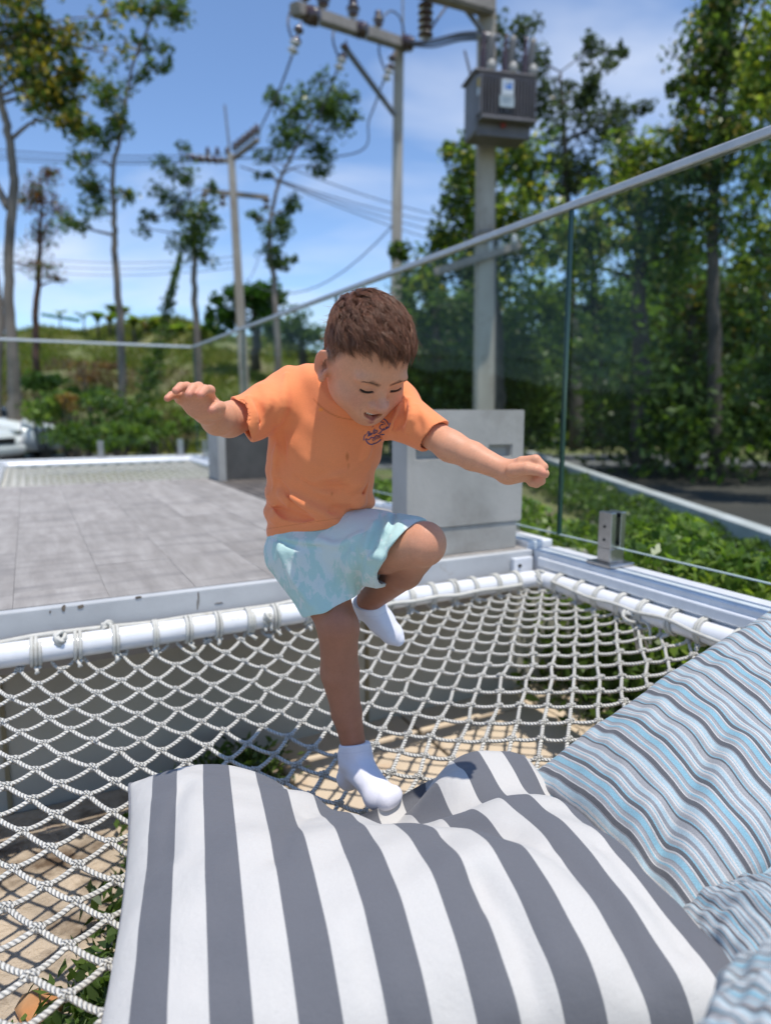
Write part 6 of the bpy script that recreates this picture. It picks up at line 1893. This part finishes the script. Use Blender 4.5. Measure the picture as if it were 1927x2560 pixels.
# ---------------------------------------------------------------- clothes
def px_ridges(field, base, lst, op, k):
    allp = [p for pts, r_, sk in lst for p in pts]
    H, ok, D = hits(base, allp); n0 = 0
    for pts, r_, sink in lst:
        m_ = slice(n0, n0 + len(pts)); n0 += len(pts)
        P = (H[m_] + D[m_] * sink)[ok[m_]]
        if len(P) < 2: continue
        P = smooth_path(P, 4)
        n_ = len(P); rr = r_ * np.clip(np.sin(np.linspace(0.12, math.pi - 0.12, n_)), 0.25, 1)
        field.add(chain(list(P), list(rr)), op, k)
shirt = Field()
TN = np.array([-0.10, -1.0, -0.12])
shirt.add(squash(schain([J(790, 1318, 1.262), J(800, 1210, 1.248), J(814, 1105, 1.222), J(852, 1035, 1.200)], [0.0905, 0.0885, 0.0900, 0.078], 0.13), J(815, 1150, 1.235), TN, 1.22))
shirt.add(chain([J(742, 982, 1.212), J(860, 965, 1.205), J(975, 1003, 1.185)], [0.042, 0.045, 0.042]), k=0.035)
NTOP = hl((0, -0.030, -0.062)); NAX = (NTOP - NECK) / np.linalg.norm(NTOP - NECK)
NB = NECK + np.array([0.002, 0.004, -0.012])
shirt.add(fmax(cone(NB - NAX * 0.03, NB + NAX * 0.10, 0.060, 0.0465), plane(NB + NAX * 0.036 , NAX + np.array([0.0, -0.42, 0.0]))), k=0.022)
shirt.add(fmax(cone(J(735, 990, 1.21), J(590, 1056, 1.125), 0.047, 0.0400), plane(J(604, 1052, 1.14), (-0.84, -0.35, -0.38))), k=0.026)
shirt.add(fmax(cone(J(962, 1018, 1.185), J(1105, 1102, 1.090), 0.047, 0.0290), plane(J(1080, 1092, 1.10), (0.62, -0.40, -0.62))), k=0.026)
sbase = Field(); sbase.ops = list(shirt.ops)
# folds: ridges, then valleys
px_ridges(shirt, sbase, [
    ([(690, 1180), (725, 1235), (775, 1270), (850, 1285)], 0.0095, 0.0005), ([(675, 1240), (700, 1280), (760, 1300), (840, 1298)], 0.0085, 0.0005),
    ([(880, 1225), (905, 1200), (925, 1170)], 0.0076, 0.001), ([(870, 1290), (895, 1250), (915, 1215)], 0.0085, 0.001),
    ([(715, 935), (708, 1000), (700, 1060)], 0.0057, 0.001), ([(655, 965), (668, 1000), (660, 1040)], 0.0085, 0.002),
    ([(620, 990), (640, 1030), (640, 1070)], 0.0076, 0.001), ([(1020, 1000), (1030, 1040), (1015, 1080)], 0.0085, 0.001),
    ([(1000, 1010), (990, 1060), (960, 1095)], 0.0095, 0.001), ([(700, 1090), (690, 1150), (684, 1220)], 0.0066, 0.001),
    ([(800, 1200), (840, 1190), (890, 1165)], 0.0057, 0.001), ([(690, 1300), (720, 1270), (700, 1230)], 0.0066, 0.001),
    ([(1045, 1020), (1065, 1050), (1070, 1085)], 0.0066, 0.001), ([(930, 1090), (915, 1130), (905, 1150)], 0.0066, 0.001)], 'u', 0.010)
px_ridges(shirt, sbase, [
    ([(700, 1205), (740, 1255), (800, 1282), (870, 1270)], 0.0068, -0.001), ([(680, 1262), (720, 1292), (790, 1296)], 0.0057, -0.001),
    ([(985, 1075), (1005, 1045), (1012, 1005)], 0.0085, -0.001), ([(690, 1078), (705, 1110), (708, 1150)], 0.0076, -0.001),
    ([(640, 1000), (652, 1035), (650, 1070)], 0.0057, -0.001), ([(880, 1260), (905, 1230), (920, 1190)], 0.0061, -0.001),
    ([(740, 1190), (800, 1222), (870, 1215)], 0.0053, -0.001), ([(970, 1100), (945, 1085), (925, 1060)], 0.0066, -0.001),
    ([(860, 1310), (880, 1290), (892, 1265)], 0.0057, -0.001)], 's', 0.008)
def cloth_wob(a, s):
    def f(P):
        q = P * s
        return a * (np.sin(q[:, 0] * 1.0 + 2.2 * np.sin(q[:, 2] * 0.7)) + 0.7 * np.sin(q[:, 2] * 1.3 + 1.7 * np.sin(q[:, 0] * 0.9 + 1)) + 0.5 * np.sin(q[:, 1] * 1.7 + q[:, 0]))
    return f
def drape(P):
    # long soft folds hanging from the shoulders and gathering at the waist
    q = (P - J(815, 1150, 1.2))
    a = np.arctan2(q[:, 0] + 0.25 * q[:, 2], 0.30 - q[:, 2])
    low = np.clip((0.40 - P[:, 2]) / 0.10, 0, 1)
    v = 0.0030 * np.sin(a * 26 + 9 * q[:, 2] + 1.5) * (0.35 + 0.65 * low)
    v += 0.0026 * np.sin(q[:, 2] * 150 + q[:, 0] * 55 + 1.2 * np.sin(q[:, 0] * 40)) * low * np.clip((P[:, 2] - 0.235) / 0.03, 0, 1)
    return v
shirt.add(cloth_wob(0.0013, 60.0), 'd')
shirt.add(drape, 'd')
# neck opening, hem, sleeve openings
shirt.add(cone(NB + NAX * 0.003, NB + NAX * 0.10, 0.0430, 0.0430), 's', 0.003)
HEM0 = J(790, 1327, 1.22)
shirt.add(plane(HEM0, (0.14, -0.16, -0.98)), 'i', 0.003)
shirt.add(squash(chain([J(790, 1400, 1.262), J(796, 1292, 1.262)], [0.0865, 0.0860]), J(790, 1330, 1.262), TN, 1.22), 's', 0.002)
shirt.add(fmax(cone(J(690, 1010, 1.19), J(540, 1079, 1.085), 0.0345, 0.0340), plane(J(604, 1052, 1.14) + 0.020 * np.array([0.84, 0.35, 0.38]), (0.84, 0.35, 0.38))), 's', 0.002)
shirt.add(fmax(cone(J(1040, 1064, 1.136), J(1150, 1128, 1.055), 0.0262, 0.0250), plane(J(1080, 1092, 1.10) - 0.016 * np.array([0.62, -0.40, -0.62]), (-0.62, 0.40, 0.62))), 's', 0.002)
# neck band
sV, sF = polygonise(shirt, (-0.30, 0.98, 0.16), (0.20, 1.40, 0.60), 0.0021)
sF_ok = sF
ND = plane(NB + NAX * 0.036, NAX + np.array([0.0, -0.42, 0.0]))(sV) + 100 * np.clip(np.linalg.norm((sV - NB) - np.outer((sV - NB) @ NAX, NAX), axis=1) - 0.068, 0, 1)
ORA = np.array([0.89, 0.285, 0.115])
scol = np.tile(ORA, (len(sV), 1))
# stitch lines: neck rib, hem and sleeve hems; small stains on the chest
def line_tint(col, dist, w, c, a): 
    k = np.clip(1 - np.abs(dist) / w, 0, 1) * a
    return col * (1 - k[:, None]) + np.array(c) * k[:, None]
scol = line_tint(scol, ND + 0.0125, 0.0016, (0.55, 0.13, 0.035), 0.75)
hd = plane(HEM0, (0.14, -0.16, -0.98))(sV)
scol = line_tint(scol, hd + 0.016, 0.0012, (0.60, 0.15, 0.04), 0.6)
s1 = hit(shirt, 868, 1142); s2 = hit(shirt, 871, 1165); s3 = hit(shirt, 802, 1024)
for q, r_, a_, c_ in ((s1, np.array([.003, .02, .008]), .6, (0.42, 0.10, 0.02)), (s2, np.array([.0018, .02, .006]), .4, (0.45, 0.11, 0.02)), (hit(shirt, 830, 1235), np.array([.002, .02, .004]), .5, (0.45, 0.11, 0.02)), (s3, np.array([.0045, .02, .003]), .9, (1.0, 0.33, 0.05))):
    k = np.clip(blob(sV, q, r_) * 1.6 - .3, 0, 1) * a_
    scol = scol * (1 - k[:, None]) + np.array(c_) * k[:, None]
def cloth_mat(name, rough=0.85, trans=0.0, weave=1500):
    m, nt, b = new_mat(name)
    at = nt.nodes.new('ShaderNodeAttribute'); at.attribute_name = 'Col'
    n = noise(nt, 700, 2, 0.5)
    f = ramp(nt, n, 0.3, 0.7, (0.95,) * 3, (1.05,) * 3)
    nt.links.new(mixrgb(nt, 1.0, at.outputs['Color'], f, 'MULTIPLY'), b.inputs['Base Color'])
    b.inputs['Roughness'].default_value = rough
    b.inputs['Sheen Weight'].default_value = 0.2
    b.inputs['Specular IOR Level'].default_value = 0.2
    ad = nt.nodes.new('ShaderNodeMath'); ad.operation = 'MULTIPLY_ADD'; ad.inputs[1].default_value = 6.0
    nt.links.new(noise(nt, 40, 4, 0.6), ad.inputs[0]); nt.links.new(noise(nt, weave, 1, 0.5), ad.inputs[2])
    bump(nt, b, ad.outputs[0], 0.2, 0.0006)
    return m
M_cloth = cloth_mat('jersey')
shirt_o = mobj('t_shirt', npmesh('t_shirt', sV, sF, col=np.clip(scol, 0, 1)), M_cloth, boy)

# ---- shorts
shorts = Field()
shorts.add(ellip(J(790, 1368, 1.258), (0.086, 0.066, 0.046)))
shorts.add(fmax(cone(J(776, 1385, 1.252), J(846, 1560, 1.190), 0.080, 0.0455), plane(J(843, 1516, 1.16), (0.38, -0.06, -0.92))), k=0.035)
shorts.add(fmax(cone(J(856, 1358, 1.245), J(1015, 1384, 1.150), 0.072, 0.0670), plane(J(1004, 1384, 1.155), (0.72, -0.45, -0.52))), k=0.03)
shb = Field(); shb.ops = list(shorts.ops)
px_ridges(shorts, shb, [
    ([(665, 1335), (720, 1352), (790, 1358)], 0.004, 0.0), ([(930, 1262), (935, 1310), (915, 1370)], 0.0055, 0.0), ([(985, 1268), (975, 1310), (945, 1350)], 0.005, 0.0),
    ([(700, 1380), (730, 1440), (775, 1510)], 0.0035, 0.001), ([(880, 1380), (870, 1430), (880, 1480)], 0.005, 0.001), ([(905, 1395), (950, 1390), (985, 1380)], 0.0035, 0.001), ([(800, 1350), (850, 1362), (900, 1335)], 0.004, 0.0)], 'u', 0.014)
px_ridges(shorts, shb, [
    ([(955, 1285), (950, 1320), (925, 1375), (905, 1400)], 0.004, -0.0015), ([(890, 1375), (898, 1420), (896, 1470)], 0.006, -0.001), ([(680, 1345), (740, 1366), (800, 1368)], 0.003, -0.001), ([(985, 1280), (980, 1310), (960, 1350)], 0.002, -0.001)], 's', 0.010)
shorts.add(cloth_wob(0.0008, 80.0), 'd')
shorts.add(fmax(cone(J(815, 1470, 1.22), J(852, 1575, 1.185), 0.0425, 0.0405), plane(J(843, 1516, 1.16) - 0.016 * np.array([0.38, -0.06, -0.92]), (-0.38, 0.06, 0.92))), 's', 0.002)
shorts.add(fmax(cone(J(930, 1372, 1.205), J(1075, 1395, 1.115), 0.0575, 0.0585), plane(J(1004, 1384, 1.155) - 0.022 * np.array([0.72, -0.45, -0.52]), (-0.72, 0.45, 0.52))), 's', 0.002)
hV, hF = polygonise(shorts, (-0.26, 1.00, 0.0), (0.12, 1.42, 0.34), 0.0021)
def shorts_mat():
    m, nt, b = new_mat('tie_dye_cotton')
    n = noise(nt, 8, 6, 0.62, mapping={'s': (1.7, 1.2, 0.7)}, dist=0.4)
    f = ramp(nt, n, 0.495, 0.515)
    n2 = ramp(nt, noise(nt, 55, 4, 0.6), 0.60, 0.64)
    mx_ = nt.nodes.new('ShaderNodeMath'); mx_.operation = 'MAXIMUM'; nt.links.new(f, mx_.inputs[0]); nt.links.new(n2, mx_.inputs[1])
    c = mixrgb(nt, mx_.outputs[0], (0.45, 0.635, 0.605), (0.61, 0.69, 0.675))
    fabric_base(nt, b, c, 0.05, 1100)
    return m
shorts_o = mobj('shorts', npmesh('shorts', hV, hF), shorts_mat(), boy)
# hem stitching
# ---- socks
def sock(prims, cutp, cutn, lo, hi, name='sock'):
    f = Field()
    for q, k in prims: f.add(q, 'u', k)
    f.add(cloth_wob(0.0004, 140.0), 'd')
    f.add(plane(cutp, cutn), 'i', 0.002)
    V, F = polygonise(f, lo, hi, 0.0017)
    d = plane(cutp, cutn)(V)
    c = np.tile(np.array([0.74, 0.735, 0.80]), (len(V), 1))
    c = line_tint(c, d + 0.014, 0.0011, (0.55, 0.55, 0.64), 0.5)
    return V, F, c
M_sock = cloth_mat('sock_knit', 0.9, weave=1000)
V, F, c = sock([(schain([J(880, 1815, 1.236), J(890, 1890, 1.242), J(906, 1930, 1.222), J(948, 1988, 1.166), J(964, 2000, 1.146)], [0.0305, 0.0300, 0.0285, 0.0268, 0.0185], 0.02), 0),
                (cone(J(886, 1890, 1.245), J(872, 1945, 1.265), 0.026, 0.0245), 0.02), (cone(J(935, 1990, 1.165), J(985, 1985, 1.150), 0.0175, 0.0155), 0.015)],
               J(884, 1858, 1.238), (-0.10, 0.32, 0.94), (-0.14, 1.08, -0.34), (0.08, 1.34, -0.06))
mobj('sock', npmesh('sock', V, F, col=c), M_sock, boy)
V, F, c = sock([(schain([J(918, 1492, 1.285), J(930, 1520, 1.292), J(952, 1552, 1.293), J(980, 1584, 1.288), J(996, 1600, 1.283)], [0.0268, 0.0268, 0.0262, 0.0215, 0.0125], 0.02), 0),
                (cone(J(920, 1505, 1.295), J(905, 1522, 1.318), 0.024, 0.022), 0.02)],
               J(920, 1508, 1.285), (-0.05, -0.30, 0.93), (-0.12, 1.18, -0.06), (0.08, 1.38, 0.14))
mobj('sock', npmesh('sock', V, F, col=c), M_sock, boy)

# ---------------------------------------------------------------- hair
def make_hair():
    r = np.random.default_rng(12)
    C = np.array([0, -0.004, 0.005]); RAD = np.array([0.0670, 0.086, 0.081])
    n = 60000
    d = r.standard_normal((n, 3)); d /= np.linalg.norm(d, axis=1)[:, None]
    P = C + d * RAD
    x, y, z = P.T
    front = 0.045 - 0.020 * np.clip(np.abs(x) / 0.05, 0, 1) ** 2 * 0 + 0.004 * np.sin(x * 130)
    ax = np.abs(x)
    line = np.where(y > 0.044, front - 0.2 * (ax - 0.03) * (ax > 0.03), np.where(y > 0.008, -0.012 + (y - 0.008) * 1.6, np.where(y > -0.022, -0.004, -0.045 - 0.15 * y)))
    line = np.where((y <= 0.020) & (y > 0.004), np.minimum(line, -0.024), line)      # sideburn
    edge = z - line
    keep = (edge > 0) & (r.random(n) < np.clip(0.35 + edge / 0.02, 0, 1))
    P = P[keep]; edge = edge[keep]
    P = P[:21000]; edge = edge[:21000]
    n = len(P)
    Wp = np.array([0.006, -0.048, 0.066])
    # clump guides
    g = P[r.integers(0, n, 1000)]
    di = ((P[:, None, :] - g[None]) ** 2).sum(-1); gi = di.argmin(1); del di
    gph = r.uniform(0, 6.28, len(g)); gcv = r.normal(0, 0.22, len(g)); glen = r.uniform(0.75, 1.3, len(g)); glift = r.uniform(0.7, 1.5, len(g))
    sm = lambda a, b, t: np.clip((t - a) / (b - a), 0, 1) ** 2 * (3 - 2 * np.clip((t - a) / (b - a), 0, 1))
    top = sm(0.020, 0.058, P[:, 2])
    L = 0.0060 + 0.024 * top * sm(-0.075, 0.0, P[:, 1]) + 0.010 * top - 0.006 * top * sm(0.045, 0.07, P[:, 1])
    L *= glen[gi] * r.uniform(0.45, 1.25, n)
    L *= np.clip(0.35 + edge / 0.02, 0.35, 1)
    lift = (0.0008 + 0.0095 * top) * glift[gi]
    K = 7
    pts = [P - C]
    nrm0 = (P - C) / RAD ** 2; nrm0 /= np.linalg.norm(nrm0, axis=1)[:, None]
    cur = P - C; base_r = np.linalg.norm((P - C) / RAD, axis=1)
    rt = r.uniform(0, 0.0012, n)
    for k in range(1, K):
        t = k / (K - 1)
        q = cur + C
        nn = cur / RAD ** 2; nn /= np.linalg.norm(nn, axis=1)[:, None]
        away = q - Wp; away -= nn * (away * nn).sum(1)[:, None]; away /= np.linalg.norm(away, axis=1)[:, None] + 1e-6
        fwd = np.array([0.45, 1.0, -0.25]); f = fwd - nn * (nn @ fwd)[:, None]; f /= np.linalg.norm(f, axis=1)[:, None] + 1e-6
        down = np.array([0, 0.25, -1.0]); dn = down - nn * (nn @ down)[:, None]; dn /= np.linalg.norm(dn, axis=1)[:, None] + 1e-6
        wt = (top * 0.75)[:, None]
        dirn = away * 0.55 + f * wt + dn * (1 - top)[:, None] * 0.7
        side = np.cross(nn, dirn)
        dirn = dirn + side * (gcv[gi] + 0.35 * np.sin(gph[gi] + t * 4.0) * top + 0.12 * r.standard_normal(n))[:, None]
        dirn -= nn * (dirn * nn).sum(1)[:, None]; dirn /= np.linalg.norm(dirn, axis=1)[:, None] + 1e-6
        cur = cur + dirn * (L / (K - 1))[:, None]
        s_ = np.linalg.norm(cur / RAD, axis=1)
        cur = cur / s_[:, None]                        # back on the skull
        nn = cur / RAD ** 2; nn /= np.linalg.norm(nn, axis=1)[:, None]
        hgt = lift * (math.sin(min(t * 1.25, 1) * math.pi * 0.5) - 0.30 * t * t) + rt * t
        pts.append(cur + nn * hgt[:, None])
    S = np.stack(pts, 1) + C                           # n,K,3
    # gather tips towards the clump
    gm = np.zeros((len(g), K, 3)); cn_ = np.zeros(len(g))
    np.add.at(gm, gi, S); np.add.at(cn_, gi, 1); gm /= np.maximum(cn_, 1)[:, None, None]
    w = (np.linspace(0, 1, K) ** 1.3 * 0.36)[None, :, None] * top[:, None, None]
    S = S * (1 - w) + (gm[gi] + (S[:, :1] - gm[gi][:, :1]) * 0.35) * w
    # a few stray hairs
    st = r.random(n) < 0.006
    S[st] += (np.linspace(0, 1, K) ** 2)[None, :, None] * (nrm0[st][:, None, :] * 0.010 + r.normal(0, 0.004, (st.sum(), 1, 3)))
    Wd = HC + (S * HS) @ HR.T
    T = np.gradient(Wd, axis=1); T /= np.linalg.norm(T, axis=2)[..., None] + 1e-9
    a = np.cross(T, np.array([0.3, -0.9, 0.4])); a /= np.linalg.norm(a, axis=2)[..., None] + 1e-9
    b = np.cross(T, a)
    rad = np.interp(np.linspace(0, 1, K), [0, .6, 1], [0.00022, 0.00022, 0.00005])[None, :, None] * r.uniform(0.8, 1.3, (n, 1, 1))
    ring = [Wd + rad * (math.cos(q) * a + math.sin(q) * b) for q in (0, 2.094, 4.189)]
    V = np.stack(ring, 2).reshape(-1, 3)               # n,K,3ring
    idx = np.arange(n)[:, None, None] * (K * 3) + np.arange(K - 1)[None, :, None] * 3
    F = []
    for q in range(3):
        q2 = (q + 1) % 3
        F.append(np.stack([idx + q, idx + q2, idx + 3 + q2, idx + 3 + q], -1).reshape(-1, 4))
    base = np.array([0.190, 0.086, 0.048])
    c = base * (1 + 0.35 * r.standard_normal((n, 1)) * 0.6) * (0.8 + 0.4 * r.random((len(g), 1)))[gi]
    c = np.where((r.random(n) < 0.07)[:, None], np.array([0.30, 0.18, 0.125]), c)
    c = c * (0.85 + 0.5 * (1 - top))[:, None] * np.array([1.08, 1, 0.95])
    c = np.repeat(np.clip(c, 0.01, 1), K * 3, 0)
    return V, np.concatenate(F), c
def hair_mat():
    m, nt, b = new_mat('hair')
    at = nt.nodes.new('ShaderNodeAttribute'); at.attribute_name = 'Col'
    nt.links.new(at.outputs['Color'], b.inputs['Base Color'])
    b.inputs['Roughness'].default_value = 0.38
    b.inputs['Specular IOR Level'].default_value = 0.42
    return m
V, F, c = make_hair()
ho = mobj('hair', npmesh('hair', V, F, col=c), hair_mat(), boy)

# ---------------------------------------------------------------- chest print (strokes follow the cloth)
def cpx(x, y): return 880 + x / 11.89, 1020 + y / 11.89
M_print = smat('navy_print', (0.060, 0.065, 0.19), (0.09, 0.09, 0.22), 300, 0.8)
STR = []
def stroke(pts, w=0.0009): STR.append((smooth_path([np.array([x, y, 0.0]) for x, y in pts], 4)[:, :2], w))
stroke([(800, 330), (870, 315), (950, 330), (1010, 370), (1050, 420), (1080, 480)], 0.0011)
stroke([(382, 790), (352, 870), (345, 960)], 0.0010)
stroke([(400, 910), (430, 985), (500, 1058), (580, 1080), (700, 1045), (800, 985), (862, 930)], 0.0013)
stroke([(425, 900), (470, 942), (530, 920), (578, 868), (632, 892), (680, 850), (730, 820), (788, 832), (840, 778), (900, 792), (960, 780)], 0.0010)
stroke([(475, 690), (492, 750), (488, 800), (478, 845)], 0.0009); stroke([(388, 812), (430, 770), (478, 720), (520, 700), (525, 740), (490, 775)], 0.0008)
stroke([(520, 770), (498, 800), (515, 825), (545, 800), (535, 768), (518, 772)], 0.0009)
stroke([(560, 745), (575, 800), (578, 765), (605, 740), (620, 750)], 0.0009)
stroke([(668, 605), (650, 680), (642, 750), (665, 755), (690, 730)], 0.0010); stroke([(612, 690), (655, 665), (700, 650)], 0.0008)
stroke([(725, 650), (690, 690), (700, 725), (735, 715), (752, 675), (728, 650)], 0.0010)
stroke([(930, 505), (885, 490), (835, 535), (820, 590), (868, 620), (886, 662), (858, 712), (810, 745), (770, 750)], 0.0011)
stroke([(915, 612), (918, 660), (945, 650), (958, 600), (965, 645), (985, 635)], 0.0010)
stroke([(1000, 575), (1010, 625), (1020, 580), (1050, 560), (1060, 585), (1035, 610)], 0.0010)
stroke([(1140, 445), (1115, 500), (1085, 590)], 0.0010)
stroke([(590, 575), (640, 530)], 0.0006)
for (cx_, cy_, a_, L_) in ((822, 385, 0.0, 'U'), (872, 398, 0.25, 'G'), (930, 425, 0.45, 'A'), (985, 465, 0.7, 'L')):
    G = {'U': [[(-18, -28), (-18, 15), (0, 28), (18, 15), (18, -28)]], 'G': [[(18, -18), (0, -28), (-18, -5), (-12, 20), (8, 26), (18, 5), (4, 4)]], 'A': [[(-18, 28), (0, -28), (18, 28)], [(-10, 8), (10, 8)]], 'L': [[(-12, -28), (-12, 26), (14, 26)]]}[L_]
    for g_ in G:
        stroke([(cx_ + x * math.cos(a_) - y * math.sin(a_), cy_ + x * math.sin(a_) + y * math.cos(a_)) for x, y in g_], 0.0006)
for k in range(3):
    for q in range(5):
        x = 590 + q * 50 + k * 12; y = 965 - q * 24 + k * 22 - 30
        stroke([(x, y), (x + 32, y - 14)], 0.0005)

H, ok, D = hits(shirt, [cpx(*q) for P, w in STR for q in P]); n0 = 0
for P, w in STR:
    q = slice(n0, n0 + len(P)); n0 += len(P)
    if ok[q].all(): mobj('print_stroke', tube_mesh('print_stroke', H[q] + D[q] * (w * 0.45), w, 5), M_print, shirt_o)
